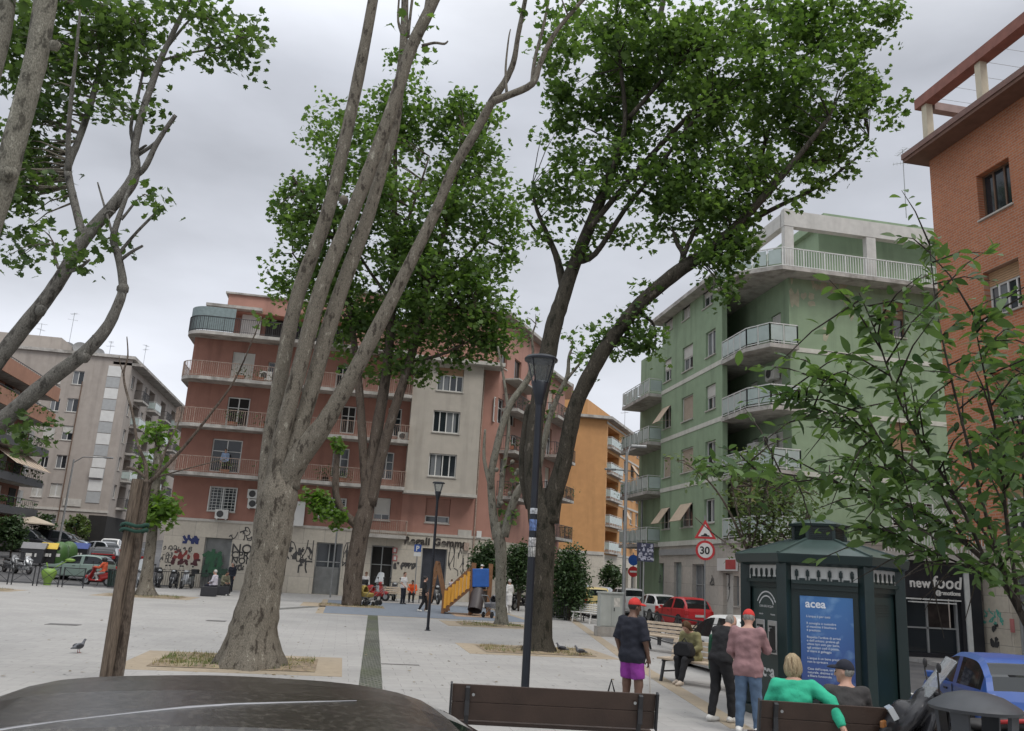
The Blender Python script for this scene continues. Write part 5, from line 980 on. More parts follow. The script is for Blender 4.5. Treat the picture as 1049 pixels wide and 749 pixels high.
for j, a in enumerate(BR):
    z1 = (.9, .3, -.5, .5, -.8, .2, 1.0, .2, -.4, .2)[j]; P = t.limb([(x_, y_, w_*.48) for x_, y_, w_ in a], 7, .06, 0, z1)
    m = len(P); L_ = 0
    for i in range(int(m*.28), m):
        den = 6
        for k in range(den):
            p = P[i].lerp(P[min(i+1, m-1)], k/den); d = (P[min(i+1, m-1)]-P[max(i-1, 0)]).normalized(); sd = d.cross(Vector((0, 0, 1))).normalized()*(1 if k % 2 else -1)
            LP.append(p+sd*rnd.uniform(0, .05)+Vector((rnd.gauss(0, .02), rnd.gauss(0, .02), rnd.gauss(-.01, .02)))); LD.append(d*rnd.uniform(.1, .9)+sd*rnd.uniform(.3, 1.)+Vector((0, 0, -rnd.uniform(.2, 1.1))))
    for i in range(int(m*.22), m-1):      # side shoots
        d = (P[i+1]-P[i]).normalized(); v = (d*.5+Vector((rnd.gauss(0, .6), rnd.gauss(0, .6), rnd.gauss(-.05, .4)))).normalized(); ln = rnd.uniform(.2, .75); q = [P[i], P[i]+v*ln*.5+Vector((0, 0, .02)), P[i]+v*ln+Vector((0, 0, -.06))]; t.b.tube(q, [.007, .005, .002], 5)
        for k in range(9):
            f = .2+.8*k/8; p = q[0].lerp(q[1], f*2) if f < .5 else q[1].lerp(q[2], f*2-1); sd = v.cross(Vector((0, 0, 1))).normalized()*(1 if k % 2 else -1); LP.append(p+sd*rnd.uniform(0, .04)); LD.append(v*rnd.uniform(.2, .9)+sd*rnd.uniform(.3, 1.)+Vector((0, 0, -rnd.uniform(.2, 1.1))))
for (x, y, rx, ry, n) in ((1035, 470, 24, 60, 150), (1038, 560, 18, 30, 80), (990, 500, 36, 40, 90), (930, 500, 46, 16, 60), (1045, 400, 16, 26, 60), (985, 545, 36, 16, 60), (760, 482, 44, 7, 40)):
    for i in range(n): LP.append(atD(x+rnd.gauss(0, .6)*rx, y+rnd.gauss(0, .6)*ry, D9+rnd.gauss(.1, .5))); LD.append(Vector((rnd.gauss(0, .7), rnd.gauss(0, .7), -.45)))
def px_of(p):
    d = p-EY; z = d.dot(FWD); return CX+F*d.dot(RGT)/z, CY-F*d.dot(UPV)/z
keep = [i for i, p in enumerate(LP) if not (px_of(p)[1] > 574+max(0, (px_of(p)[0]-985)*1.2))]; LP = [LP[i] for i in keep]; LD = [LD[i] for i in keep]     # the lowest boughs have been pruned
t.trunk(bark_dark); o = leaves('crown', [tuple(p) for p in LP], .094, leaf_cherry, t.root, OVAL, .5, .5, dirs=np.array([tuple(d) for d in LD]), fold=.18, clump=npr.random(len(LP))*.9)
# --- light young tree behind the kiosk
D10 = 15.5; p10 = atD(772, 700, D10); p10.z = 0; t = Tree('small_tree', 'light young tree with fine pale leaves growing behind the green kiosk', D10, p10)
t.limb([(772, 705, 3), (771, 640, 2.6), (769, 590, 2.3), (766, 560, 2)], 8, .06)
for a in ([(766, 565, 3), (745, 520, 2.2), (725, 492, 1.6), (705, 477, 1), (692, 472, .6)], [(768, 570, 3), (768, 520, 2.2), (770, 480, 1.5), (772, 462, .8)], [(769, 580, 3), (795, 530, 2.2), (815, 505, 1.5), (832, 490, .8)], [(766, 570, 2.4), (735, 550, 1.6), (712, 530, 1)], [(768, 575, 2.4), (750, 500, 1.6), (752, 470, 1)], [(770, 580, 2.4), (800, 560, 1.6), (825, 540, 1)], [(768, 570, 2.2), (785, 500, 1.4), (795, 475, .8)]): t.limb([(x_, y_, w_*.5) for x_, y_, w_ in a], 6, .06, 0, rnd.uniform(-.9, .9))
t.trunk(bark_brown); t.full = 2.; t.crown([(780, 518, 36, 40, 0), (756, 500, 20, 22, .3, .8), (800, 525, 32, 34, -.2), (784, 558, 30, 20, 0, .8), (770, 478, 30, 16, 0, .8), (712, 485, 16, 12, 0, .7), (697, 472, 8, 6, 0, .8), (826, 505, 16, 18, 0, .7), (752, 566, 7, 8, -.2, .8)], 38, .085, leaf_small, SMALL, cl=.13, k=8, shell=.2, depth=1.)
# --- clipped shrubs and far greenery
def shrub(name, label, x, y, rx, ry, D, size, m, per=14, cat='shrub', stem=True):
    p = atD(x, y+ry, D); p.z = max(0, hgt(p.x, p.y)-.1); t = Tree(name, label, D, p); c = atD(x, y, D)
    for i in range(5):
        a = rnd.uniform(0, 6.28); e_ = c+Vector((math.cos(a), math.sin(a), .4))*rx*.5*D/F; t.b.tube([p, p.lerp(c, .5)+Vector((rnd.gauss(0, .1), 0, 0)), e_], [.05, .035, .015], 6)
    t.b.build('stems', bark_brown, t.root, smooth=180); t.nodes = []; tag(t.root, cat=cat)
    t.crown([(x, y, rx*.85, ry*.85, 0), (x-rx*.4, y+ry*.35, rx*.6, ry*.6, .3), (x+rx*.4, y+ry*.3, rx*.6, ry*.65, -.3), (x+rx*.2, y-ry*.4, rx*.6, ry*.55, 0), (x-rx*.35, y-ry*.35, rx*.55, ry*.5, 0)], per*3.2, size, m, SMALL, cl=.2, twigs=False, k=13, shell=.45, depth=.9)
shrub('shrub', 'dense dark rounded shrub behind the leaning plane trunk, beside the white bench', 583, 593, 20, 36, 42, .17, leaf_hedge, 90)
shrub('shrub', 'dark leafy shrub left of the slim tree against the corner block', 499, 574, 17, 20, 50, .2, leaf_hedge, 90); shrub('shrub', 'dark leafy shrub between the slim tree and the lamp post', 532, 580, 14, 26, 49, .2, leaf_hedge, 90)
shrub('tree', 'small light green street tree in front of the grey block', 80, 540, 13, 14, 92, .4, leaf_small, 60, 'tree'); shrub('shrub', 'dark shrub below the balconies at the far left edge', 12, 545, 16, 18, 68, .3, leaf_hedge, 70); shrub('shrub', 'dark shrub with pale bits beside the far left parasol', 45, 536, 12, 12, 80, .3, leaf_hedge, 60)
shrub('tree', 'dark green street tree in front of the orange block shops', 626, 592, 12, 18, 84, .35, leaf_hedge, 60, 'tree'); shrub('shrub', 'low dark shrub beyond the dark fence right of the leaning plane', 576, 625, 14, 10, 44, .16, leaf_hedge, 90)
# ================================================================ people: one continuous skin per body, clothes as children
def mesh_field(fn, lo, hi, h):
    """naive surface nets over a signed distance field"""
    lo, hi = np.array(lo), np.array(hi); n = np.ceil((hi-lo)/h).astype(int)+1
    ax = [lo[i]+h*np.arange(n[i]) for i in range(3)]; X, Y, Z = np.meshgrid(*ax, indexing='ij'); f = fn(X, Y, Z)
    s = f < 0; c = np.zeros(tuple(n-1), int)
    for i in (0, 1):
        for j in (0, 1):
            for k in (0, 1): c += s[i:n[0]-1+i, j:n[1]-1+j, k:n[2]-1+k]
    act = (c > 0) & (c < 8); idx = -np.ones(act.shape, int); I = np.argwhere(act); idx[tuple(I.T)] = np.arange(len(I))
    acc = np.zeros((len(I), 3)); cnt = np.zeros(len(I)); C = [(i, j, k) for i in (0, 1) for j in (0, 1) for k in (0, 1)]
    for a in C:
        for ax_ in range(3):
            if a[ax_]: continue
            b = list(a); b[ax_] = 1; fa = f[tuple((I+a).T)]; fb = f[tuple((I+b).T)]; m = (fa < 0) != (fb < 0); t = np.where(m, fa/(fa-fb+1e-12), 0)
            p = np.array(a)+0.*I; p[:, ax_] = t; acc[m] += p[m]; cnt[m] += 1
    V = lo+h*(I+acc/np.maximum(cnt, 1)[:, None]); Fc = []
    for d in range(3):
        u, v = (d+1) % 3, (d+2) % 3; sl = [slice(None)]*3; sl2 = [slice(None)]*3; sl[d] = slice(0, n[d]-1); sl2[d] = slice(1, n[d])
        e = s[tuple(sl)] != s[tuple(sl2)]; E = np.argwhere(e); E = E[(E[:, u] > 0) & (E[:, v] > 0) & (E[:, u] < n[u]-1) & (E[:, v] < n[v]-1)]
        fl = s[tuple(sl)][tuple(E.T)]; du = np.zeros(3, int); du[u] = 1; dv = np.zeros(3, int); dv[v] = 1
        q = np.stack([idx[tuple((E-du-dv).T)], idx[tuple((E-dv).T)], idx[tuple(E.T)], idx[tuple((E-du).T)]], 1); q[~fl] = q[~fl][:, ::-1]; Fc.append(q)
    return V, np.concatenate(Fc)
def cone(P, a, b, ra, rb):
    X, Y, Z = P; a, b = np.array(a, float), np.array(b, float); d = b-a; L = d.dot(d)+1e-9
    t = np.clip(((X-a[0])*d[0]+(Y-a[1])*d[1]+(Z-a[2])*d[2])/L, 0, 1)
    return np.sqrt((X-a[0]-t*d[0])**2+(Y-a[1]-t*d[1])**2+(Z-a[2]-t*d[2])**2)-(ra+(rb-ra)*t)
def ell(P, c, r, B=None):
    X, Y, Z = [p-q for p, q in zip(P, c)]
    if B is not None: X, Y, Z = [X*b[0]+Y*b[1]+Z*b[2] for b in B]
    k = np.sqrt((X/r[0])**2+(Y/r[1])**2+(Z/r[2])**2); return (k-1)*min(r)
def su(a, b, k=.03):
    h = np.clip(.5+.5*(b-a)/k, 0, 1); return b*(1-h)+a*h-k*h*(1-h)
def plane(P, o, n): return (P[0]-o[0])*n[0]+(P[1]-o[1])*n[1]+(P[2]-o[2])*n[2]
def npmesh(name, V, Fc, m, parent=None, extra=None):
    b = MB(); b.v = [tuple(v) for v in V]; b.f = [tuple(int(i) for i in f) for f in Fc]; b.mi = [0]*len(b.f)
    if extra: n = len(b.v); b.v += extra.v; b.f += [tuple(i+n for i in f) for f in extra.f]; b.mi += [0]*len(extra.f)
    return b.build(name, m, parent, smooth=180, world=False)
skin_a = mat('skin_light', (.46, .27, .20), .6, .06, 8); skin_b = mat('skin_tan', (.30, .165, .11), .6, .06, 8); skin_c = mat('skin_dark', (.13, .072, .05), .6, .06, 8)
def cloth(name, c, var=.12): return mat(name, c, .9, var, 7, .8, bscale=11)
def person(label, loc, rz, J=None, H=1.75, h=.022, skin=None, top=None, bottom=None, shoes=None, hair=None, hairstyle='short', cap=None, sleeve=1., leg=1., bulk=1., hem=-.06, skirt=False, group=None, top_m=.018, collar=None, look=(0, 0), zip_=None, brim=True, feet=True):
    """J overrides joints (metres, facing +y, for a 1.75 m body); clothes are grown round the same skeleton"""
    k = H/1.75; j = dict(pel=(0, 0, .95), ch=(0, .0, 1.28), nk=(0, -.01, 1.47), hd=(0, .03, 1.635), sl=(-.185, -.01, 1.42), sr=(.185, -.01, 1.42), el=(-.235, -.02, 1.14), er=(.235, -.02, 1.14), wl=(-.245, .07, .90), wr=(.245, .07, .90), hl=(-.09, 0, .92), hr=(.09, 0, .92), kl=(-.105, .03, .5), kr=(.105, .03, .5), al=(-.11, 0, .08), ar=(.11, 0, .08))
    j.update(J or {}); j = {a: np.array(b)*k for a, b in j.items()}; b_ = bulk*k; skin = skin or skin_a
    spine = j['ch']-j['pel']; spine = spine/np.linalg.norm(spine)
    def torso(P, g=0.):
        mid = (j['pel']+j['ch'])/2; sx_ = np.array([.075, 0, 0])*k
        f = cone(P, j['hl'], j['hr'], .104*b_+g, .104*b_+g)
        for s_ in (-1, 1):
            f = su(f, cone(P, j['pel']+s_*sx_, mid+s_*sx_*.9, .090*b_+g, .080*b_+g), .05); f = su(f, cone(P, mid+s_*sx_*.9, j['ch']+s_*sx_, .080*b_+g, .098*b_+g), .05)
        f = su(f, cone(P, j['ch'], (j['sl']+j['sr'])/2-spine*.03*k, .095*b_+g, .07*b_+g), .05); f = su(f, cone(P, j['sl']-spine*.03*k, j['sr']-spine*.03*k, .05*b_+g, .05*b_+g), .05); f = su(f, cone(P, j['nk']-spine*.01*k, (j['nk']+j['sl'])/2-spine*.02*k, .05*k+g*.6, .052*k+g*.6), .05); f = su(f, cone(P, j['nk']-spine*.01*k, (j['nk']+j['sr'])/2-spine*.02*k, .05*k+g*.6, .052*k+g*.6), .05); return f
    def arm(P, s_, g=0., a=1.):
        S_, E_, W_ = j['s'+s_], j['e'+s_], j['w'+s_]; f = cone(P, S_, E_, .049*b_+g, .040*b_+g)
        return su(f, cone(P, E_, W_, .040*b_+g, .027*k+g), .02)
    def legf(P, s_, g=0.):
        f = cone(P, j['h'+s_], j['k'+s_], .088*b_+g, .058*b_+g); return su(f, cone(P, j['k'+s_], j['a'+s_], .058*b_+g, .04*k+g), .025)
    hd = j['hd']; yw, pt = look; fwd = np.array([math.sin(yw)*math.cos(pt)*-1, math.cos(yw)*math.cos(pt), math.sin(pt)]); rt = np.array([math.cos(yw), math.sin(yw), 0]); up_ = np.cross(rt, fwd); HB = [rt, fwd, up_]
    at_ = lambda x, y, z: hd+(rt*x+fwd*y+up_*z)*k
    def head(P):
        f = ell(P, at_(0, -.005, .02), (.076*k, .095*k, .105*k), HB); f = su(f, cone(P, at_(0, .04, -.05), at_(0, .055, -.085), .052*k, .035*k), .03); f = su(f, cone(P, at_(0, .088, .005), at_(0, .108, -.03), .012*k, .017*k), .015)
        f = su(f, cone(P, at_(-.03, .075, .022), at_(.03, .075, .022), .014*k, .014*k), .02)
        for s_ in (-1, 1):
            f = su(f, ell(P, at_(s_*.078, -.005, -.005), (.012*k, .022*k, .033*k), HB), .012)
            f = np.maximum(f, -(cone(P, at_(s_*.032, .104, .004), at_(s_*.03, .104, .004), .012*k, .012*k)))
        f = np.maximum(f, -cone(P, at_(-.02, .098, -.055), at_(.02, .098, -.055), .006*k, .006*k)); return f
    def body(X, Y, Z):
        P = (X, Y, Z); f = torso(P); f = su(f, cone(P, j['nk']-spine*.06*k, hd-up_*.05*k-fwd*.02*k, .058*k, .052*k), .03); f = su(f, head(P), .02)
        for s_ in 'lr': f = su(f, arm(P, s_), .03); f = su(f, legf(P, s_), .03)
        for s_ in 'lr':      # palm
            W_, E_ = j['w'+s_], j['e'+s_]; d = (W_-E_)/np.linalg.norm(W_-E_); f = su(f, cone(P, W_, W_+d*.07*k, .03*k, .034*k), .02)
        return f
    A = np.array(list(j.values())); lo, hi = A.min(0)-.24*k, A.max(0)+.24*k
    V, Fc = mesh_field(body, lo, hi, h)
    ex = MB()
    for s_ in 'lr':         # five separate, slightly curled fingers
        W_, E_ = Vector(j['w'+s_]), Vector(j['e'+s_]); d = (W_-E_).normalized(); side = d.cross(Vector((1, 0, 0)) if abs(d.x) < .7 else Vector((0, 1, 0))).normalized(); inn = d.cross(side); inn = inn if (inn.x > 0) == (s_ == 'l') else -inn
        for q, ln in zip((-.026, -.009, .009, .026), (.062, .074, .078, .068)):
            a = W_+d*.085*k+side*q*k; ex.tube([a-d*.02*k, a+d*ln*.45*k+inn*.006*k, a+d*ln*.8*k+inn*.02*k, a+d*ln*k*.95+inn*.036*k], [.0095*k, .009*k, .008*k, .006*k], 6)
        a = W_+d*.03*k+side*.026*k; ex.tube([a, a+(d*.6+side*.6+inn*.3)*.035*k, a+(d*.9+side*.5+inn*.5)*.062*k], [.012*k, .0105*k, .008*k], 6)
    o = npmesh('person', V, Fc, skin, None, ex); o.location = loc; o.rotation_euler = (0, 0, rz); tag(o, label, 'person', group)
    for s_ in (-1, 1):
        e_ = MB(); e_.blob(at_(s_*.031, .0885, .004), (.011*k, .007*k, .007*k), 8); e_.build('eye', mat('eye_dark', (.03, .02, .018), .3), o, 180, world=False)
    if top:
        hz = j['pel']+spine*hem*k; sr = sleeve
        def fn(X, Y, Z):
            P = (X, Y, Z); f = torso(P, top_m*k)
            for s_ in 'lr': f = su(f, cone(P, j['h'+s_], j['h'+s_]*.6+j['k'+s_]*.4, .092*b_+.026*k, .08*b_+.026*k), .03)
            if skirt: f = su(f, cone(P, j['pel'], j['pel']-spine*-hem*k, .15*b_, .17*b_), .06)
            f = np.maximum(f, -plane(P, hz, spine)); f = np.maximum(f, plane(P, j['nk']+spine*.012*k, spine))
            for s_ in 'lr':
                g = arm(P, s_, (top_m+.004)*k); S_, E_, W_ = j['s'+s_], j['e'+s_], j['w'+s_]
                if sr >= 1: d = (W_-E_)/np.linalg.norm(W_-E_); g = np.maximum(g, plane(P, E_+(W_-E_)*.97, d)) if True else g
                else:
                    d = (E_-S_)/np.linalg.norm(E_-S_); g = np.maximum(cone(P, S_, E_, .052*b_+top_m*k, .054*b_+top_m*k), plane(P, S_+(E_-S_)*sr*1.6, d))
                f = su(f, g, .022)
            return f+.0045*k*np.sin(X*38+Z*31+Y*12)*np.sin(Z*22+Y*33-X*17)+.003*k*np.sin(X*17-Z*55)
        npmesh('top', *mesh_field(fn, lo, hi, h), top, o)
        if collar: q = MB(); c = j['nk']+spine*.0; q.lathe([(.07*k, -.02*k), (.066*k, .02*k), (.058*k, .02*k), (.06*k, -.02*k)], tuple(c), 12); q.build('collar', collar, o, 180, world=False)
    if bottom:
        def fn(X, Y, Z):
            P = (X, Y, Z); f = np.maximum(torso(P, .004*k), plane(P, j['pel']+spine*.07*k, spine))
            for s_ in 'lr':
                K_, A_, H_ = j['k'+s_], j['a'+s_], j['h'+s_]
                if leg >= 1: d = (A_-K_)/np.linalg.norm(A_-K_); g = np.maximum(legf(P, s_, .018*k), plane(P, A_-d*.0, d))
                else: d = (K_-H_)/np.linalg.norm(K_-H_); g = np.maximum(cone(P, H_, K_, .10*b_, .088*b_), plane(P, H_+(K_-H_)*leg, d))
                f = su(f, g, .02)
            return f+.003*k*np.sin(Z*40+X*20)
        npmesh('trousers' if leg >= 1 else 'shorts', *mesh_field(fn, lo, hi, h), bottom, o)
    if feet:
        for s_ in 'lr':
            A_ = j['a'+s_]; K_ = j['k'+s_]; d = np.array([-.02 if s_ == 'l' else .02, 1., 0]); d /= np.linalg.norm(d); lo2, hi2 = A_-.25*k, A_+.25*k
            fn = lambda X, Y, Z: np.maximum(su(su(cone((X, Y, Z), A_-d*.05*k+np.array([0, 0, -.03*k]), A_+d*.15*k+np.array([0, 0, -.045*k]), .045*k, .035*k), cone((X, Y, Z), A_, A_+d*.05*k+np.array([0, 0, -.03*k]), .05*k, .045*k), .03), 9., .001), -(Z-(A_[2]-.08*k)))
            npmesh('shoe', *mesh_field(fn, lo2, hi2, max(.012, h*.7)), shoes or mat('shoe_dark', (.03, .03, .033), .6), o)
    if hair:
        def fn(X, Y, Z):
            P = (X, Y, Z); f = ell(P, at_(0, -.012, .032), (.086*k, .10*k, .105*k), HB)
            if hairstyle == 'bob': f = su(f, ell(P, at_(0, -.03, -.03), (.10*k, .085*k, .12*k), HB), .03); f = np.maximum(f, plane(P, at_(0, .045, 0), fwd*.8+up_*-.45)); f = f+.0025*k*np.sin(X/k*130+Z/k*20)
            elif hairstyle == 'long': f = su(f, cone(P, at_(0, -.03, 0), at_(0, -.07, -.2), .092*k, .06*k), .03); f = np.maximum(f, plane(P, at_(0, .05, 0), fwd*.8-up_*.4))
            elif hairstyle == 'bun': f = su(f, ell(P, at_(0, -.1, .06), (.045*k,)*3), .02); f = np.maximum(f, plane(P, at_(0, .04, .02), fwd*.8-up_*.6))
            elif hairstyle == 'fringe': f = np.maximum(f, plane(P, at_(0, -.02, .0), fwd*.9+up_*.3))   # balding: back and sides only
            else: f = np.maximum(f, plane(P, at_(0, .035, .025), fwd*.75-up_*.65))
            return f
        npmesh('hair', *mesh_field(fn, hd-.3*k, hd+.24*k, h*.6), hair, o)
    if cap:
        def fn(X, Y, Z): 
            P = (X, Y, Z); f = np.maximum(ell(P, at_(0, -.008, .035), (.089*k, .106*k, .112*k), HB), -plane(P, at_(0, 0, .035), up_*.97-fwd*.1))
            if brim: f = su(f, np.maximum(ell(P, at_(0, .10, .045), (.075*k, .095*k, .03*k), HB), -plane(P, at_(0, .06, .038), up_)), .012)
            return f
        npmesh('cap', *mesh_field(fn, hd-.26*k, hd+.28*k, h*.6), cap, o)
    return o
def sitJ(z=.47, lean=0., dx=0, feet=.42, spread=.12, head=0.):
    p = .03; return dict(pel=(0, 0, z+.1), ch=(0, lean*.6, z+.42), nk=(0, lean, z+.61), hd=(0, lean+.04+head, z+.765-head*.4), sl=(-.185, lean*.9, z+.56), sr=(.185, lean*.9, z+.56), el=(-.25, lean*.6+.05, z+.3), er=(.25, lean*.6+.05, z+.3), wl=(-.13, lean*.5+.25, z+.22), wr=(.13, lean*.5+.25, z+.22), hl=(-.09, .02, z+.08), hr=(.09, .02, z+.08), kl=(-spread, .43, z+.06), kr=(spread, .43, z+.06), al=(-spread, feet, .08), ar=(spread, feet, .08))
def face(dx, dy): return math.atan2(-dx, dy)     # rotation that turns +y towards (dx, dy)
def camdir(r, f): v = r0*r+FH*f; return face(v.x, v.y)   # r to the right of the view, f away
navy = cloth('navy_cloth', (.012, .014, .024)); black_c = cloth('black_cloth', (.012, .012, .014)); white_c = cloth('white_cloth', (.62, .61, .60), .05); denim = cloth('denim', (.075, .12, .19), .25); red_cap = cloth('red_cap_cloth', (.50, .035, .03), .06); purple = cloth('purple_cloth', (.23, .035, .26), .1)
checked = cloth('dusty_pink_shirt', (.27, .155, .16), .16); green_j = cloth('emerald_jacket', (.03, .40, .24), .06); khaki = cloth('khaki_jacket', (.20, .185, .09), .15); grey_d = cloth('charcoal_jacket', (.045, .042, .042), .15); orange_c = cloth('orange_top', (.75, .12, .03), .06); olive = cloth('olive_top', (.15, .145, .10), .12); lilac = cloth('pale_sleeves', (.48, .46, .52), .06)
h_blond = barkmat('hair_blond', (0.2, 0.14, 0.08), (0.42, 0.33, 0.21), (0.6, 0.5, 0.36), 26., .5, .1); h_white = barkmat('hair_white', (0.42, 0.4, 0.38), (0.58, 0.56, 0.53), (0.7, 0.69, 0.67), 26., .5, .1); h_brown = barkmat('hair_brown', (0.05, 0.028, 0.016), (0.12, 0.07, 0.04), (0.22, 0.14, 0.08), 26., .5, .1); h_black = mat('hair_black', (.015, .013, .012), .6, .2, 40); h_grey = barkmat('hair_grey', (0.16, 0.155, 0.145), (0.3, 0.29, 0.27), (0.45, 0.44, 0.42), 26., .5, .1); tr_shoe = mat('white_trainer', (.6, .59, .56), .6, .1, 10); cream_sh = mat('pale_shoe', (.5, .42, .34), .6)
# man in the red cap, seen from behind, holding a thin pale stick
pm = G(646, 737); JM = dict(el=(-.25, -.05, 1.14), wl=(-.23, .02, .88), er=(.26, .0, 1.14), wr=(.235, .10, .90), kl=(-.11, .02, .5), kr=(.11, .04, .5), hd=(0, .045, 1.625))
man = person('man in red cap, navy polo shirt and purple shorts standing with his back turned', pm, camdir(.75, .66), JM, 1.73, .017, skin_c, navy, purple, mat('shoe_dark', (.03, .03, .033), .6), h_black, cap=red_cap, sleeve=.62, leg=.8, bulk=1.12, hem=-.14, look=(-.35, -.12), top_m=.022)
hand = man.matrix_basis @ Vector((.235*1.03, .12, .80)); q = MB(); q.tube([hand+Vector((0, 0, .14)), hand, hand+r0*.03+Vector((0, 0, -.75))], .011, 6); o = q.build('walking_stick', mat('pale_stick', (.55, .52, .47), .5), None, 180); tag(o, 'thin pale walking stick held by the man in purple shorts', 'walking stick')
# a black shoulder bag standing by his left foot
bp = G(627, 742); q = MB(); q.side([(-.2, 0), (.2, 0), (.17, .34), (.05, .42), (-.12, .4), (-.19, .2)], -.09, .09); o = empty('shoulder_bag', bp, 'black soft bag on the ground beside the man in purple shorts', 'bag', rz=.3); q.build('bag_body', black_c, o, 40, world=False, bevel=.03); q = MB(); q.tube([(-.1, 0, .38), (-.03, 0, .6), (.04, 0, .4)], .013, 6); q.build('strap', black_c, o, 180, world=False)
# two men at the water dispenser
pk = Vector((6.05, 12.0, 0)); kd = Vector((7.85, 13.5, 0))-pk
JP = dict(hd=(0, .09, 1.60), nk=(0, .03, 1.46), er=(.25, .14, 1.17), wr=(.20, .38, 1.16), el=(-.25, .02, 1.14), wl=(-.19, .24, 1.0), kl=(-.11, .02, .5), kr=(.11, .02, .5), al=(-.13, -.02, .08), ar=(.13, 0, .08))
person('man in red cap, dusty pink shirt and blue jeans facing the green kiosk', G(767, 752), camdir(.45, .9), JP, 1.70, .017, skin_a, checked, denim, tr_shoe, h_grey, cap=red_cap, bulk=1.05, hem=-.16, look=(.1, -.35), top_m=.022)
JD = dict(hd=(0, .24, 1.47), nk=(0, .14, 1.40), ch=(0, .08, 1.24), sl=(-.185, .11, 1.35), sr=(.185, .11, 1.35), el=(-.23, .16, 1.08), er=(.23, .16, 1.08), wl=(-.12, .38, 1.0), wr=(.13, .38, 1.0), al=(-.1, -.1, .08), ar=(.1, .14, .08), kr=(.1, .12, .5), kl=(-.1, .0, .5))
person('bald man in black jacket and trousers bending towards the kiosk dispenser', G(738, 740), camdir(.8, .5), JD, 1.72, .02, skin_a, black_c, black_c, tr_shoe, h_grey, 'fringe', hem=-.08, look=(0, -.55))
gb = atD(732, 668, G(742, 739).dot(FH)+.35); q = MB(); q.side([(-.09, -.27), (.08, -.27), (.11, .05), (.08, .26), (-.08, .27), (-.1, .05)], -.07, .07); o = empty('shopping_bag', gb, 'dark green shopping bag hanging beside the man in black', 'bag', rz=camdir(.2, 1)); q.build('bag_body', cloth('bag_green', (.012, .07, .038)), o, 40, world=False, bevel=.03); q = MB(); q.tube([(-.08, 0, .26), (-.03, 0, .42), (.04, 0, .42), (.08, 0, .26)], .01, 6); q.build('handle', black_c, o, 180, world=False)
# ================================================================ street furniture
dwood = mat('bench_dark_wood', (.045, .027, .020), .45, .25, 3, .15, bscale=50); dwood2 = dwood; iron = mat('black_iron', (.022, .023, .026), .5, .2, 6); lwood = mat('bench_pale_wood', (.44, .36, .27), .75, .2, 6, .2); wwood = mat('white_wood', (.62, .61, .58), .6, .06, 5)
def bench(label, loc, rz, W=1.9, wood=dwood, frame_=iron, slats=(2, 2), name='park_bench', back_h=.36, group=None):
    o = empty(name, loc, label, 'bench', group, rz); nb, ns = slats
    lean = .10
    for i in range(nb):
        hh = back_h/nb; z0 = .86-back_h+hh*i; m = MB(); y0 = -lean*(z0-.45)/.4; y1 = -lean*(z0+hh-.45)/.4; t = .04
        m.add([(-W/2, y0, z0), (W/2, y0, z0), (W/2, y1, z0+hh*(.985 if nb == 2 else .72)), (-W/2, y1, z0+hh*(.985 if nb == 2 else .72)), (-W/2, y0+t, z0), (W/2, y0+t, z0), (W/2, y1+t, z0+hh*(.985 if nb == 2 else .72)), (-W/2, y1+t, z0+hh*(.985 if nb == 2 else .72))], [(0, 1, 2, 3), (7, 6, 5, 4), (0, 4, 5, 1), (1, 5, 6, 2), (2, 6, 7, 3), (3, 7, 4, 0)]); m.build('back_slat', wood, o, world=False, bevel=.006)
    for i in range(ns):
        d = .42/ns; m = MB(); m.box((0, .10+d*(i+.5), .45), (W, d*.86, .04)); m.build('seat_slat', wood, o, world=False, bevel=.006)
    for s in (-1, 1):
        m = MB(); x = s*(W/2-.16); m.bar((x, -.12, .84), (x, .03, .42), .045, .05); m.bar((x, .03, .415), (x, .52, .415), .045, .04); m.bar((x, .06, .41), (x, -.08, .0), .05, .055); m.bar((x, .46, .41), (x, .56, .0), .05, .055); m.bar((x, .02, .2), (x, .5, .2), .03, .03)
        if nb == 2: m.box((x, -.115+.03, .70), (.05, .02, .3))
        m.build('leg', frame_, o, world=False, bevel=.006)
        if nb == 2:
            m = MB(); m.box((s*(W/2+.012), -.085, .685), (.022, .075, .385), rot=Matrix.Rotation(.24, 3, 'X')); m.build('end_bracket', frame_, o, world=False, bevel=.004)
            m = MB(); m.lathe([(.016, -.006), (.016, .002), (.008, .008)], (s*(W/2-.22), -.105, .76), 10, 'Y'); m.build('bolt', met_m, o, world=False)
    return o
def bench_from(label, a, b, **k):
    A, B_ = G(*a, .86), G(*b, .86); c = (A+B_)/2; d = (B_-A); rz = math.atan2(d.y, d.x); y = Vector((-math.sin(rz), math.cos(rz), 0)); c = c+y*.10; c.z = 0; return bench(label, c, rz, d.length, **k), c, rz
bnA, cA, rA = bench_from('empty dark wooden bench seen from behind in the foreground centre', (464, 700), (672, 711), group='dark benches in the foreground')
bnB, cB, rB = bench_from('dark wooden bench with two people seated on it in front of the kiosk', (779, 717), (969, 729), group='dark benches in the foreground')
fb = camdir(-.76, -.65)
bench('pale slatted bench nearest the kiosk with a reading woman seated on it', G(732, 703), fb, 2.2, lwood, iron, (4, 4), back_h=.42, group='pale slatted benches by the kerb'); bench('empty pale slatted bench on black legs beyond the reading woman', G(686, 668), fb, 1.9, lwood, iron, (4, 4), back_h=.42, group='pale slatted benches by the kerb')
bench('white slatted bench beside the dark rounded shrub', G(604, 638), camdir(-.8, -.6), 1.5, wwood, wwood, (5, 4), back_h=.45)
pl_b = atY(410, 610, 53.); pl_b.z = 0; bench('long pale wooden bench at the back of the playground', pl_b, camdir(.1, -1), 2.6, lwood, iron, (3, 3))
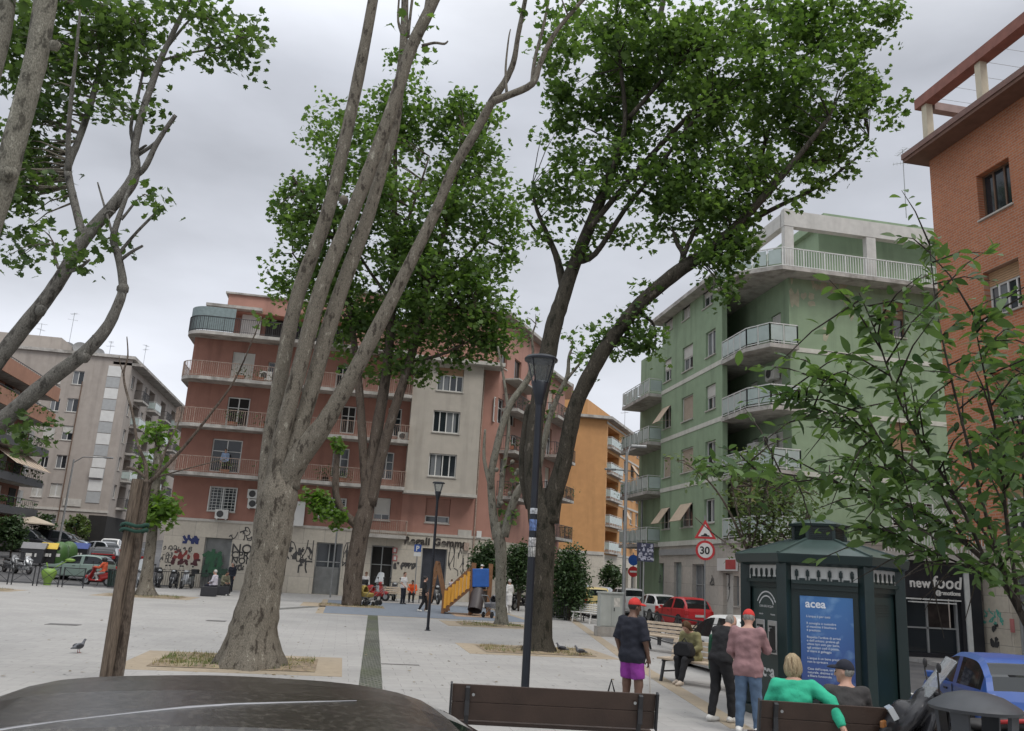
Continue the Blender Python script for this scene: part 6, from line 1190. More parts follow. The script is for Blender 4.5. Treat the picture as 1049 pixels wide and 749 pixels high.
# seated people
kB = Matrix.Rotation(rB, 3, 'Z')
def seat_on(c, rz, x, y=.14): return Vector(c)+Matrix.Rotation(rz, 3, 'Z') @ Vector((x, y, 0))
wB = (G(969, 729, .86)-G(779, 717, .86)).length
JW = sitJ(.47, 0., head=0); JW.update(el=(-.27, .06, .78), wl=(-.16, .26, .68), er=(.35, -.15, .90), wr=(.43, -.27, .66), sr=(.19, -.01, 1.03))
person('blonde woman in emerald green jacket seated with one arm over the bench back', seat_on(cB, rB, -wB/2+.42), rB, JW, 1.70, .016, skin_a, green_j, denim, None, h_blond, 'bob', hem=-.02, look=(-.05, .05), bulk=1.12, top_m=.02)
person('man in dark navy cap and charcoal jacket seated on the bench looking left', seat_on(cB, rB, .02), rB, sitJ(.46), 1.66, .016, skin_a, grey_d, navy, None, h_grey, 'fringe', cap=navy, hem=-.02, look=(.95, .0), bulk=1.14, top_m=.02)
JR = sitJ(.47, .14, head=.10); JR.update(wl=(-.10, .36, .70), wr=(.10, .36, .70), al=(-.1, .62, .08), ar=(.12, .40, .08), kl=(-.1, .46, .52))
bw = G(732, 703); wr_ = person('woman in khaki jacket seated on a slatted bench with head bent, reading', seat_on(bw, fb, .38, .2), fb+.05, JR, 1.66, .02, skin_a, khaki, black_c, cream_sh, h_brown, 'long', hem=-.2, look=(0, -.65), bulk=1.05, top_m=.02)
q = MB(); o = empty('handbag', wr_.location+Matrix.Rotation(fb+.05, 3, 'Z') @ Vector((-.02, .36, .58)), 'black handbag resting on the lap of the reading woman', 'bag', rz=fb+.05); q.side([(-.2, -.02), (.2, -.02), (.22, .16), (.1, .26), (-.14, .25), (-.22, .1)], -.1, .1); q.build('bag_body', black_c, o, 40, world=False, bevel=.03); q = MB(); q.tube([(-.1, 0, .2), (0, .0, .33), (.1, 0, .2)], .012, 6); q.build('handle', black_c, o, 180, world=False)
# people around the playground
ph = .03; P3 = G(412, 619); person('man in white T-shirt and dark trousers standing before the playground bench', P3, camdir(.8, -.5), dict(el=(-.24, .02, 1.15), wl=(-.2, .2, 1.0), er=(.24, .02, 1.15), wr=(.2, .2, 1.0)), 1.74, ph, skin_a, white_c, navy, hair=h_brown, sleeve=.5, hem=-.08)
person('woman in black walking past the thin lamp post in the playground', G(433, 627), camdir(.95, .2), dict(kl=(-.09, .16, .5), al=(-.1, .2, .08), kr=(.09, -.02, .5), ar=(.1, -.22, .1), wl=(-.24, .2, .95), er=(.24, -.06, 1.14), wr=(.24, .06, .92)), 1.64, ph, skin_a, black_c, black_c, tr_shoe, h_black, 'bun', hem=-.2)
s5 = seat_on(pl_b, camdir(.1, -1), -.95 if False else .0); ob = atY(422, 612, 52.5); ob.z = 0; person('person in bright orange top sitting bent forward on the playground bench', ob, camdir(.0, -1), sitJ(.47, .12, head=.06), 1.70, ph, skin_b, orange_c, black_c, hair=h_black, hem=-.02, look=(0, -.4), bulk=1.1)
wt = atY(373, 612, 54); wt.z = 0; person('person in white shirt and brown hat partly behind the dark plane trunk', wt, camdir(.4, -.8), None, 1.60, ph, skin_a, white_c, denim, hair=h_brown, cap=mat('brown_hat', (.14, .07, .04), .9), hem=-.1)
wd = atY(521, 622, 45.); wd.z = 0; person('person in long white clothes standing behind the slim plane tree', wd, camdir(-.6, .5), None, 1.70, ph, skin_b, white_c, white_c, tr_shoe, h_white, hem=-.55, skirt=True)
cf = atY(462, 606, 44.5); cf.z = .5; person('small child in pale top on the wooden climbing frame', Vector((cf.x, cf.y, .55)), camdir(.2, .9), dict(wl=(-.15, .3, 1.4), wr=(.15, .3, 1.4), el=(-.22, .1, 1.3), er=(.22, .1, 1.3)), 1.0, .02, skin_a, lilac, denim, hair=h_brown)
# --- playground
pwood = mat('play_wood', (.19, .095, .045), .75, .2, 6, .2); pyel = mat('play_yellow', (.62, .30, .035), .5, .1, 3); pblu = mat('play_blue', (.02, .10, .36), .45, .12, 4)
sb = G(489, 631); o = empty('play_tower', sb, 'small wooden play tower with blue panel and yellow barred ramp', 'play tower'); D_ = sb.dot(FH); rx = lambda px, py, dz=0: atD(px, py, D_+dz)
W_ = lambda a: a
for px, dz in ((481, 0), (499, 0), (483, 1.1), (500.5, 1.1)):
    a = rx(px, 632, dz); a.z = 0; q = MB(); q.box((a.x, a.y, 1.2), (.13, .13, 2.4)); q.build('post', pwood, o)
a, b = rx(484, 592), rx(501, 592); dd = (b-a).normalized(); q = MB(); q.bar(a-FH*.08, b-FH*.08, .06, .84); q.build('panel', pblu, o, bevel=.03)
q = MB(); c = (rx(481, 632)+rx(499, 632))/2+FH*.5; q.box((c.x, c.y, 1.18), (.95, 1.1, .06), -YAW); q.build('platform', pwood, o)
a0 = rx(453, 630); a0.z = .12; a1 = rx(481, 600); a1.z = 1.2; up = Vector((0, 0, 1)); q = MB(); q.bar(a0, a1, .06, .14); q.bar(a0+up*.85, a1+up*.95, .06, .1); a0b, a1b = a0+FH*1.0, a1+FH*1.0; q.bar(a0b, a1b, .06, .14); q.bar(a0b+up*.85, a1b+up*.95, .06, .1); q.bar(a0-up*.1, a0+up*.9, .12); q.bar(a0b-up*.1, a0b+up*.9, .12); q.build('ramp_rail', pwood, o)
for s_ in (Vector((0, 0, 0)), FH*1.0):
    for i in range(7): f = (i+.5)/7; c = a0.lerp(a1, f)+s_-FH*.05; q = MB(); q.bar(c+up*.06, c+up*.86, .11, .04, up=FH); q.build('slat', pyel, o)
q = MB(); q.quad(a0+FH*.04, a1+FH*.04, a1b-FH*.04, a0b-FH*.04); q.quad(a0+FH*.04-up*.05, a1+FH*.04-up*.05, a1b-FH*.04-up*.05, a0b-FH*.04-up*.05); q.build('ramp', pwood, o)
q = MB(); c0 = c = (rx(488, 600)+rx(494, 600))/2; p0 = rx(490, 604); p1 = rx(486, 629, -.4); p0.z, p1.z = 1.25, .25; q.tube([p0+FH*.3, p0.lerp(p1, .5)-up*.1, p1], [.34, .34, .34], 12, cap=False); q.build('slide_tube', mat('slide_dark', (.05, .04, .04), .5), o, 60)
kd_ = (rx(481, 632)+rx(499, 632))/2+FH*.45; person('child in white hat standing on the play tower platform', Vector((kd_.x, kd_.y, 1.21)), camdir(.5, .3), None, 1.12, .02, skin_a, white_c, navy, hair=h_brown, cap=cloth('white_hat', (.7, .7, .68), .04))
o = empty('climbing_frame', atD(450, 618, 43.), 'brown wooden A shaped climbing frame beside the thin lamp post', 'climbing frame'); o.location.z = 0
tp = atD(447, 578, 43.); tp.z = 2.35
for px, dz in ((437, 0), (459, 0), (440, 1.6), (461, 1.6)): a = atD(px, 610, 43+dz); a.z = 0; t_ = tp+FH*dz; q = MB(); q.bar(a, t_, .12); q.build('post', pwood, o)
q = MB(); q.bar(tp, tp+FH*1.6, .1); q.build('ridge_beam', pwood, o); q = MB()
a, b = atD(437, 610, 43), atD(440, 610, 44.6); a.z = b.z = 0
for i in range(1, 6): f = i/6; q.bar(a.lerp(tp, f), b.lerp(tp+FH*1.6, f), .03)
q.build('rope_ladder', mat('rope', (.34, .27, .18), .9), o)
def pram(label, x, y, D, c, rz):
    p = atD(x, y, D); p.z = .01; o = empty('pram', p, label, 'pram', rz=rz); m = cloth(c[0], c[1])
    q = MB(); q.side([(-.32, .45), (.32, .45), (.4, .62), (.36, .66), (-.42, .7), (-.36, .55)], -.2, .2); q.build('carrycot', m, o, 40, world=False, bevel=.03)
    f = lambda X, Y, Z: np.maximum(np.maximum(ell((X, Y, Z), (-.16, 0, .68), (.3, .22, .34)), -ell((X, Y, Z), (-.16, 0, .68), (.27, .19, .31))), np.maximum(-(Z-.66), X+.0)); npmesh('hood', *mesh_field(f, (-.6, -.35, .5), (.3, .35, 1.2), .03), m, o)
    q = MB(); q.bar((-.3, -.2, .12), (.2, -.2, .5), .025); q.bar((.3, -.2, .12), (-.2, -.2, .5), .025); q.bar((-.3, .2, .12), (.2, .2, .5), .025); q.bar((.3, .2, .12), (-.2, .2, .5), .025); q.bar((.2, -.2, .5), (.62, -.18, .98), .025); q.bar((.2, .2, .5), (.62, .18, .98), .025); q.bar((.62, -.18, .98), (.62, .18, .98), .035); q.build('frame', met_m, o, world=False)
    for sx_ in (-.32, .32):
        for sy in (-.24, .24): q = MB(); q.lathe([(.05, -.02), (.12, -.02), (.13, 0), (.12, .02), (.05, .02)], (sx_, sy, .131), 14, 'Y'); q.build('wheel', rubber, o, 60, world=False)
rubber = mat('tyre_rubber', (.018, .018, .019), .8, .15, 8)
pram('red pushchair standing right of the dark plane trunk', 382, 614, 46, ('pram_red', (.30, .03, .03)), camdir(.2, 1)); pram('grey and white pram beside the play tower', 504, 628, 40, ('pram_grey', (.16, .16, .17)), camdir(.8, -.6)); pram('yellow child buggy close behind the dark plane trunk', 374, 618, 44, ('buggy_yellow', (.35, .27, .08)), camdir(.6, .8))
# --- lamp posts
lampm = mat('lamp_navy', (.012, .015, .022), .4, .15, 5, metal=.2)
lamp_glass_m, t_, b_ = nt('lamp_glass_clear'); N, L = t_.nodes, t_.links; b_.inputs['Roughness'].default_value = .08; b_.inputs['Base Color'].default_value = (.5, .52, .55, 1); tr_ = N.new('ShaderNodeBsdfTransparent'); tr_.inputs['Color'].default_value = (.93, .95, .96, 1); mx_ = N.new('ShaderNodeMixShader'); mx_.inputs['Fac'].default_value = .94; L.new(b_.outputs['BSDF'], mx_.inputs[1]); L.new(tr_.outputs['BSDF'], mx_.inputs[2]); L.new(mx_.outputs['Shader'], N['Material Output'].inputs['Surface'])
def lamp(label, base, h, ks=1., stickers=False):
    o = empty('street_lamp', base, label, 'street lamp', 'street lamps of the square'); k = ks
    q = MB(); q.tube([(0, 0, 0), (0, 0, h-.62*k)], [.052*k, .045*k], 14); q.build('pole', lampm, o, 60, world=False); q = MB(); q.lathe([(.11*k, 0), (.11*k, .02), (.065*k, .03), (.06*k, .12)], n=14); q.build('base_plate', lampm, o, 40, world=False)
    q = MB(); q.lathe([(.05*k, h-.66*k), (.07*k, h-.56*k), (.12*k, h-.36*k), (.105*k, h-.34*k), (.02, h-.36*k)], n=18); q.build('lamp_cup', lampm, o, 60, world=False)
    q = MB()
    for i in range(4): a = math.pi/4+i*math.pi/2; q.bar((.115*k*math.cos(a), .115*k*math.sin(a), h-.37*k), (.205*k*math.cos(a), .205*k*math.sin(a), h-.05*k), .013*k)
    q.build('bracket', lampm, o, world=False); q = MB(); q.lathe([(.20*k, h-.06*k), (.225*k, h-.055*k), (.228*k, h-.03*k), (.2*k, h), (.02, h+.012), (.02, h-.03*k)], n=22); q.build('lamp_head', lampm, o, 40, world=False)
    q = MB(); q.lathe([(.115*k, h-.37*k), (.20*k, h-.065*k), (.192*k, h-.065*k), (.108*k, h-.37*k)], n=20); m = lamp_glass_m
    q.build('lamp_glass', m, o, 60, world=False)
    if stickers:
        for z, hh, c in ((2.62, .16, (.10, .16, .34)), (2.40, .12, (.5, .5, .5)), (2.86, .08, (.4, .42, .45)), (2.25, .14, (.42, .42, .40))): q = MB(); q.lathe([(.0535, z), (.0545, z+.002), (.0545, z+hh), (.0535, z+hh+.002)], n=14); q.build('sticker', mat('sticker_%d' % int(z*100), c, .6, .6, 25), o, 60, world=False)
    return o
lb = G(536, 742); hh = atD(555, 366, lb.dot(FH)).z; lamp('tall navy lamp post with open conical lantern in front of the leaning plane', lb, hh, 1.12, True)
lb2 = G(438, 646); hh2 = atD(451, 494, lb2.dot(FH)).z; lamp('slim dark lamp post further back in front of the playground', lb2, hh2, .95)
def street_light(label, x, ybase, D, xt, yt, arm, m=met_m, z=0.):
    b = atD(x, ybase, D); b.z = z; t_ = atD(xt, yt, D); o = empty('street_light', b, label, 'street light', 'tall road lights'); q = MB(); q.tube([b, Vector((b.x, b.y, t_.z))], [.10, .07], 10); q.build('pole', m, o, 60)
    tip = Vector((b.x, b.y, t_.z)); d = r0*arm; q = MB(); q.tube([tip-Vector((0, 0, .3)), tip+d*.3+Vector((0, 0, .25)), tip+d+Vector((0, 0, .3))], .045, 8); q.build('arm', m, o, 60); q = MB(); c = tip+d*1.15+Vector((0, 0, .3)); q.box(c, (.8, .26, .14), math.atan2(d.y, d.x)); q.build('lamp_head', m, o, bevel=.04)
street_light('tall grey road light pole in front of the orange block', 638, 640, 42., 642, 463, .5); street_light('thin road light with curved arm beside the green block balconies', 656, 612, 60., 657, 487, -2.); street_light('thin road light with long curved arm before the grey block', 57, 575, 75., 66, 470, 2.6, z=.7)
# --- kiosk
kg = mat('kiosk_green', (.011, .024, .024), .35, .12, 3, .05); kroof = mat('kiosk_roof', (.05, .078, .072), .35, .15, 3); kpale = mat('kiosk_frieze', (.50, .51, .49), .6, .06, 4); silver = mat('brushed_steel', (.5, .5, .5), .35, .08, 9, metal=.9)
kf = G(845, 746); kdir = Vector((kf.x, kf.y, 0)).normalized(); KA = 1.07; kc = kf+kdir*KA; krz = math.atan2(kdir.y, kdir.x)-math.pi/2+R_(3); kc.z = 0
K = empty('water_kiosk', kc, 'dark green hexagonal water kiosk with vented roof lantern and blue poster', 'kiosk', rz=krz); KR = KA/math.cos(math.pi/6)
def hexp(r): return [(r*math.cos(R_(a)), r*math.sin(R_(a))) for a in (-120, -60, 0, 60, 120, 180)]
def frust(m, r0_, z0, r1, z1):
    A, B_ = hexp(r0_), hexp(r1); m.add([(*p, z0) for p in A]+[(*p, z1) for p in B_], [tuple(range(6))[::-1], tuple(range(6, 12))]+[(i, (i+1) % 6, 6+(i+1) % 6, 6+i) for i in range(6)])
q = MB(); frust(q, KR+.06, 0, KR+.06, .14); q.build('plinth', kg, K, world=False, bevel=.01); q = MB(); frust(q, KR-.09, .14, KR-.09, 2.36); q.build('wall', kg, K, world=False)
for a in (-120, -60, 0, 60, 120, 180):
    q = MB(); c = Vector((KR*math.cos(R_(a)), KR*math.sin(R_(a)), 0))*.985; q.box((c.x, c.y, 1.32), (.17, .17, 2.36), R_(a)); q.box((c.x, c.y, .26), (.2, .2, .24), R_(a)); q.build('column', kg, K, world=False, bevel=.012)
frz = MB(); fin = MB(); rail_ = MB()
for i in range(6):
    A, B_ = [Vector((*p, 0)) for p in (hexp(KR-.05)[i], hexp(KR-.05)[(i+1) % 6])]; d = (B_-A).normalized(); n = Vector((d.y, -d.x, 0)); L_ = (B_-A).length; a, b = A+d*.1, B_-d*.1; z = Vector((0, 0, 1))
    frz.bar(a+z*2.27, b+z*2.27, .03, .22); rail_.bar(a+z*2.13-n*-.03, b+z*2.13-n*-.03, .08, .055); rail_.bar(a+z*2.06, b+z*2.06, .03, .08)
    for k in range(6):
        c = a.lerp(b, (k+.5)/6)+n*.03; fin.bar(c+z*2.15, c+z*2.25, .022, .014, up=n); fin.box(c+z*2.26, (.055, .014, .085), math.atan2(d.y, d.x)); fin.box(c+z*2.30, (.03, .012, .05), math.atan2(d.y, d.x))
        if k < 5: c2 = a.lerp(b, (k+1)/6)+n*.03; fin.box(c2+z*2.175, (.09, .012, .03), math.atan2(d.y, d.x))
frz.build('frieze', kpale, K, world=False); fin.build('finial_band', kg, K, world=False); rail_.build('frieze_rail', kg, K, world=False)
q = MB(); frust(q, KR+.04, 2.38, KR+.14, 2.42); frust(q, KR+.14, 2.42, KR+.17, 2.56); q.build('eave', kg, K, world=False, bevel=.008); q = MB(); frust(q, KR+.15, 2.562, .46, 2.83); q.build('roof', kroof, K, world=False)
q = MB()
for a in range(6): p0, p1 = hexp(KR+.14)[a], hexp(.45)[a]; q.bar((*p0, 2.57), (*p1, 2.845), .05, .03)
q.build('roof_ridge', kroof, K, world=False); q = MB(); frust(q, .40, 2.80, .40, 3.06); q.build('lantern', kg, K, world=False); q = MB()
for i in range(6):
    A, B_ = [Vector((*p, 0)) for p in (hexp(.42)[i], hexp(.42)[(i+1) % 6])]; z = Vector((0, 0, 1))
    for k in range(6): q.bar(A.lerp(B_, .14)+z*(2.86+.03*k), B_.lerp(A, .14)+z*(2.86+.03*k), .03, .012)
    q.bar(A+z*2.81, A+z*3.06, .05)
q.build('louvre', kg, K, world=False); q = MB(); frust(q, .49, 3.06, .50, 3.10); q.build('lantern_eave', kg, K, world=False); q = MB(); frust(q, .49, 3.102, .03, 3.23); q.build('lantern_roof', kroof, K, world=False)
def kface(i, u, z, w=.0):
    A, B_ = [Vector((*p, 0)) for p in (hexp(KR-.09)[i], hexp(KR-.09)[(i+1) % 6])]; d = (B_-A).normalized(); n = Vector((d.y, -d.x, 0)); return (A+B_)/2+d*u+n*w+Vector((0, 0, z)), d, n
def kbox(m, i, u0, u1, z0, z1, w0, w1):
    P = [kface(i, u, z, w_)[0] for u in (u0, u1) for z in (z0, z1) for w_ in (w0, w1)]; m.add(P, [(0, 1, 3, 2), (4, 6, 7, 5), (0, 4, 5, 1), (2, 3, 7, 6), (0, 2, 6, 4), (1, 5, 7, 3)]); return m
def ktext(par, i, s, sz, u, z, m, w=.02, off=.0, align='LEFT'): p, d, n = kface(i, u, z, w); return text('lettering', s, sz, m, par, frame(p, d, (0, 0, 1)), .001, off, 1., world=False, align=align)
for i in (1, 2, 3, 4): q = MB(); kbox(q, i, -.36, .36, .3, 1.96, .0, .02); q.build('door_panel', kg, K, world=False, bevel=.006); q = MB(); [kbox(q, i, -.3, .3, 1.68+.04*k, 1.7+.04*k, .021, .035) for k in range(5)]; q.build('vent_slats', kg, K, world=False)
m, t_, b_ = nt('poster_blue'); N, L = t_.nodes, t_.links; tcx = N.new('ShaderNodeTexCoord'); sxx = N.new('ShaderNodeSeparateXYZ'); L.new(tcx.outputs['Generated'], sxx.inputs[0]); rp = N.new('ShaderNodeValToRGB'); rp.color_ramp.elements[0].color = (.05, .07, .21, 1); rp.color_ramp.elements[1].color = (.05, .155, .37, 1); L.new(sxx.outputs['Z'], rp.inputs['Fac'])
nz = N.new('ShaderNodeTexNoise'); nz.inputs['Scale'].default_value = 5; nz.inputs['Detail'].default_value = 8; L.new(tcx.outputs['Object'], nz.inputs['Vector']); mr = N.new('ShaderNodeMapRange'); mr.inputs['From Min'].default_value = .55; mr.inputs['From Max'].default_value = .8; mr.inputs['To Max'].default_value = .5; L.new(nz.outputs['Fac'], mr.inputs['Value']); mxx = N.new('ShaderNodeMix'); mxx.data_type = 'RGBA'; L.new(mr.outputs['Result'], mxx.inputs['Factor']); L.new(rp.outputs['Color'], mxx.inputs['A']); mxx.inputs['B'].default_value = (.25, .42, .62, 1); L.new(mxx.outputs['Result'], b_.inputs['Base Color']); b_.inputs['Roughness'].default_value = .25
q = MB(); kbox(q, 0, -.37, .41, .52, 1.92, .005, .03); po_ = q.build('poster', m, K, world=False); wl2 = mat('poster_white', (.62, .66, .72), .5)
ktext(po_, 0, 'acea', .17, -.29, 1.75, wl2, .032, .004)
ls = ["L'acqua è per tutti", "", "Il consiglio è custodire", "al massimo il bicchiere", "è prezioso", "", "Rispetta l'ordine di arrivo", "e dell'utilizzo: preleva gli", "ultimi litri solo per bere,", "agli anziani cedi il posto,", "al mare si galleggia", "", "L'acqua è un bene prezioso,", "non la sprecare", "", "Casa dell'acqua, un bene", "naturale, distinto e consumato", "a filiera funzionale"]
for k, s in enumerate(ls):
    if s: ktext(po_, 0, s, .048, -.28, 1.60-.052*k, wl2, .032)
# dispenser side (front left)
q = MB(); kbox(q, 5, -.42, .42, .2, 2.02, .0, .022); dp = q.build('dispenser_panel', mat('kiosk_panel', (.022, .040, .038), .4, .1, 3), K, world=False, bevel=.006)
for u in (-.17, .21):
    q = MB(); kbox(q, 5, u-.14, u+.14, .98, 1.5, .022, .05); d_ = q.build('dispenser', silver, K, world=False, bevel=.01); q = MB(); kbox(q, 5, u-.095, u+.095, 1.04, 1.42, .051, .054); q.build('niche', dark_in, d_, world=False); q = MB(); kbox(q, 5, u-.1, u+.1, 1.01, 1.05, .055, .12); q.build('drip_tray', silver, d_, world=False); q = MB(); p, d, n = kface(5, u, 1.38, .08); q.tube([p-n*.03, p+n*.02, p+n*.02-Vector((0, 0, .05))], .012, 6); q.build('tap', silver, d_, world=False)
ktext(dp, 5, 'acea', .27, -.26, .62, mat('kiosk_letter', (.55, .56, .56), .5), .025, .008); kl = MATS['kiosk_letter']
for s, sz, u, z in (('CASA DELL\'ACQUA', .05, 0, 1.70), ('naturale', .04, -.17, 1.58), ('frizzante', .04, .2, 1.58)): ktext(dp, 5, s, sz, u, z, kl, .025, 0, 'CENTER')
q = MB()
for rr in (.33, .26):
    for k in range(12): a, b = R_(30+k*10), R_(39+k*10); q.bar(kface(5, rr*math.cos(a), 1.62+rr*math.sin(a), .024)[0], kface(5, rr*math.cos(b), 1.62+rr*math.sin(b), .024)[0], .004, .022)
q.build('arc_lettering', kl, dp, world=False)
# --- utility cabinet, litter bin
cabm = mat('cabinet_grey', (.40, .42, .39), .6, .08, 3, streak=.35); cp0 = G(624, 652); o = empty('utility_cabinet', cp0, 'pale grey utility cabinet on a concrete base behind the man in the red cap', 'cabinet', rz=-YAW+.15); q = MB(); q.box((0, 0, .17), (1.0, .55, .34)); q.build('concrete_base', mat('concrete', (.33, .31, .28), .9, .2, 5, .3), o, world=False); q = MB(); q.box((0, 0, .92), (.84, .42, 1.16)); b__ = q.build('cabinet_body', cabm, o, world=False, bevel=.01); q = MB(); q.box((0, -.005, 1.525), (.92, .5, .06)); q.build('cabinet_roof', cabm, o, world=False, bevel=.01)
for s in (-1, 1): q = MB(); q.box((s*.205, -.216, .9), (.395, .012, 1.06)); q.build('door', cabm, o, world=False, bevel=.004)
q = MB(); q.box((.1, -.224, .95), (.03, .02, .12)); q.build('handle', iron, o, world=False); q = MB(); q.box((.2, -.224, 1.2), (.22, .004, .3)); q.build('notice', mat('faded_notice', (.55, .53, .48), .8, .2, 12), o, world=False)
bnm = mat('bin_grey', (.045, .05, .058), .5, .15, 6); bb = atD(1000, 740, 7.4); bb.z = 0; o = empty('litter_bin', bb, 'dark grey round litter bin with a wide domed lid in the right corner', 'bin'); q = MB(); q.lathe([(.22, 0), (.27, .04), (.29, .5), (.30, .84), (.315, .86), (.315, .9), (.27, .9), (.26, .5)], n=28); q.build('bin_body', bnm, o, 50, world=False); q = MB()
for i in range(20): a = i*math.pi/10; q.bar((.296*math.cos(a), .296*math.sin(a), .1), (.306*math.cos(a), .306*math.sin(a), .84), .03, .012, up=(math.cos(a), math.sin(a), 0))
q.build('rib', bnm, o, world=False); q = MB(); q.lathe([(.29, 1.12), (.345, 1.12), (.355, 1.145), (.33, 1.17), (.22, 1.235), (.11, 1.265), (.03, 1.27)], n=28); q.build('lid', bnm, o, 50, world=False)
for i in range(4): a = i*math.pi/2+.5; q = MB(); q.bar((.27*math.cos(a), .27*math.sin(a), .88), (.29*math.cos(a), .29*math.sin(a), 1.13), .14, .03, up=(math.cos(a), math.sin(a), 0)); q.build('lid_support', bnm, o, world=False)
# --- railings
def railing_section(label, a, b, h=1.0, style='x', group=None):
    a, b = Vector(a), Vector(b); o = empty('street_railing', (a+b)/2, label, 'railing', group); up = Vector((0, 0, 1)); L_ = (b-a).length; d = (b-a)/L_
    for p in (a+d*.04, b-d*.04): q = MB(); q.bar(p, p+up*h, .05); q.build('post', iron, o)
    q = MB(); q.bar(a+up*(h-.03), b+up*(h-.03), .05, .045); q.bar(a+up*.16, b+up*.16, .035)
    if style == 'x':
        q.bar(a+d*.05+up*.18, b-d*.05+up*(h-.06), .022); q.bar(a+d*.05+up*(h-.06), b-d*.05+up*.18, .022)
    else:
        for i in range(1, int(L_/.13)): q.bar(a+d*(.13*i)+up*.16, a+d*(.13*i)+up*(h-.05), .02)
    q.build('bars', iron, o); return o
for i in range(6): x = -20.4+i*1.22; railing_section(('leftmost crossed railing section, at the picture edge by the left road', 'second crossed railing section from the left, in front of the grey motorcycles', 'crossed railing section in front of the charcoal refuse container', 'crossed railing section just behind the lime green litter bin', 'crossed railing section in front of the nose of the pale green car', 'last crossed railing section, in front of the red scooter rider')[i], (x, 49.4, 0), (x+1.1, 49.4, 0), 1.02, 'x', 'crossed railings along the left road')
for i in range(2): x = -11.2+i*1.75; railing_section(('black bar railing nearer the pollarded tree, in front of the graffiti wall', 'black bar railing nearer the roller door, in front of the red graffiti')[i], (x, 55.2+.0, 0), (x+1.65, 55.2, 0), 1., 'bars', 'railings by the graffiti wall')
for i in range(4): a, b = Vector((10.05+.13*i*1.0, 22.0+1.95*i, 0)), Vector((10.05+.13*(i+.93), 22+1.95*(i+.93), 0)); railing_section(('black crossed kerb railing right behind the empty pale slatted bench, nearest section', 'second kerb railing section counted from the reading woman', 'third kerb railing section counted from the reading woman', 'farthest kerb railing section, nearest the grey utility cabinet')[i], a, b, 1.0, 'x', 'railings behind the pale benches')
for i in range(3): railing_section(('left panel of the dark garden fence by the leaning plane trunk', 'middle panel of the dark garden fence before the rounded shrub', 'right panel of the dark garden fence, next to the white bench')[i], (9.7+i*.86, 40.6, 0), (9.7+i*.86+.84, 40.6, 0), .95, 'bars', 'dark fence by the rounded shrub')
# --- stakes, stones
q = MB(); o = empty('wooden_stake', G(107, 703), 'weathered brown wooden stake leaning beside the dead sapling, tied with green webbing', 'stake'); stw = barkmat('weathered_wood', (.055, .042, .033), (.165, .13, .10), (.27, .225, .18), 14., .6, .05)
a, b = G(107, 703), atD(141, 491, G(107, 703).dot(FH)); q.tube([a, a.lerp(b, .33), a.lerp(b, .66), b], [.098, .092, .09, .084], 9, jit=.14); q.build('stake_body', stw, o, 50); q = MB(); c = a.lerp(b, .76); strap = mat('green_strap', (.01, .05, .035), .8)
cc = c+r0*.07
for z in (-.05, .03): q.tube([cc+r0*.2*math.cos(t_*math.pi/8)+FH*.15*math.sin(t_*math.pi/8)+Vector((0, 0, z+.02*math.sin(t_*1.3))) for t_ in range(17)], .028, 6)
q.build('strap', strap, o, 60)
gran = mat('dark_granite', (.022, .023, .028), .55, .2, 12, .1)
for px, py, D, lb_ in ((213, 612, 45.5, 'black stone cube seat with a white haired man perched on its edge'), (227, 610, 47.5, 'black stone cube seat under the person in the olive top')):
    p = atD(px, py, D); p.z = 0; o = empty('stone_seat', p, lb_, 'cube seat', 'black cube seats', rz=.15); q = MB(); q.box((0, 0, .25), (.8 if px < 220 else .7, .8, .46)); q.build('seat_block', gran, o, world=False, bevel=.015); q = MB(); q.box((0, 0, .015), (.66, .66, .03)); q.build('plinth', iron, o, world=False)
def gp_(px, D): p = atD(px, 600, D); p.z = 0; return p
person('white haired man in dark vest and pale sleeves seated on a black stone cube', gp_(220, 45.9), camdir(-1, .1), sitJ(.47, .03), 1.72, ph, skin_a, lilac, navy, hair=h_white, hem=-.02); 
v_ = person('person in olive top leaning forward on the second black stone cube', gp_(229, 47.6), camdir(.8, -.6), sitJ(.47, .12, head=.06), 1.68, ph, skin_b, olive, black_c, tr_shoe, hair=h_black, hem=-.02, look=(0, -.4))
person('man in navy jacket standing behind the seated people by the wall', gp_(236, 53), camdir(-.3, -1), None, 1.72, ph, skin_a, navy, navy, hair=h_grey, hem=-.1)
# waistcoat of the white haired man is a separate dark layer on his back
# --- pole signs
def pole(o, b, h, r=.035, m=met_m): q = MB(); q.tube([b, b+Vector((0, 0, h))], r, 8); q.build('pole', m, o, 60)
sr_m = mat('sign_red_enamel', (.48, .03, .035), .4); sw_m = mat('sign_white_enamel', (.66, .66, .64), .4, .05, 6); sk = mat('sign_black', (.015, .015, .015), .5); sblue = mat('sign_blue', (.02, .08, .32), .4)
Ds = 41.; b = atD(722, 640, Ds); b.z = 0; o = empty('road_sign', b, 'road sign pole with red bump warning triangle above a 30 speed limit disc', 'road sign'); th = atD(721, 530, Ds).z; pole(o, b, th+.1)
F_ = lambda x, z, w_: b+r0*x+Vector((0, 0, z))-FH*w_
tc_ = atD(722.5, 545, Ds).z; sT = .72
def tri(q, s, w0, w1, c): P = [F_(-s, c-s*.62, w0), F_(s, c-s*.62, w0), F_(0, c+s*1.1, w0)]; P2 = [p-FH*(w1-w0) for p in P]; q.add(P+P2, [(0, 1, 2), (5, 4, 3), (0, 3, 4, 1), (1, 4, 5, 2), (2, 5, 3, 0)])
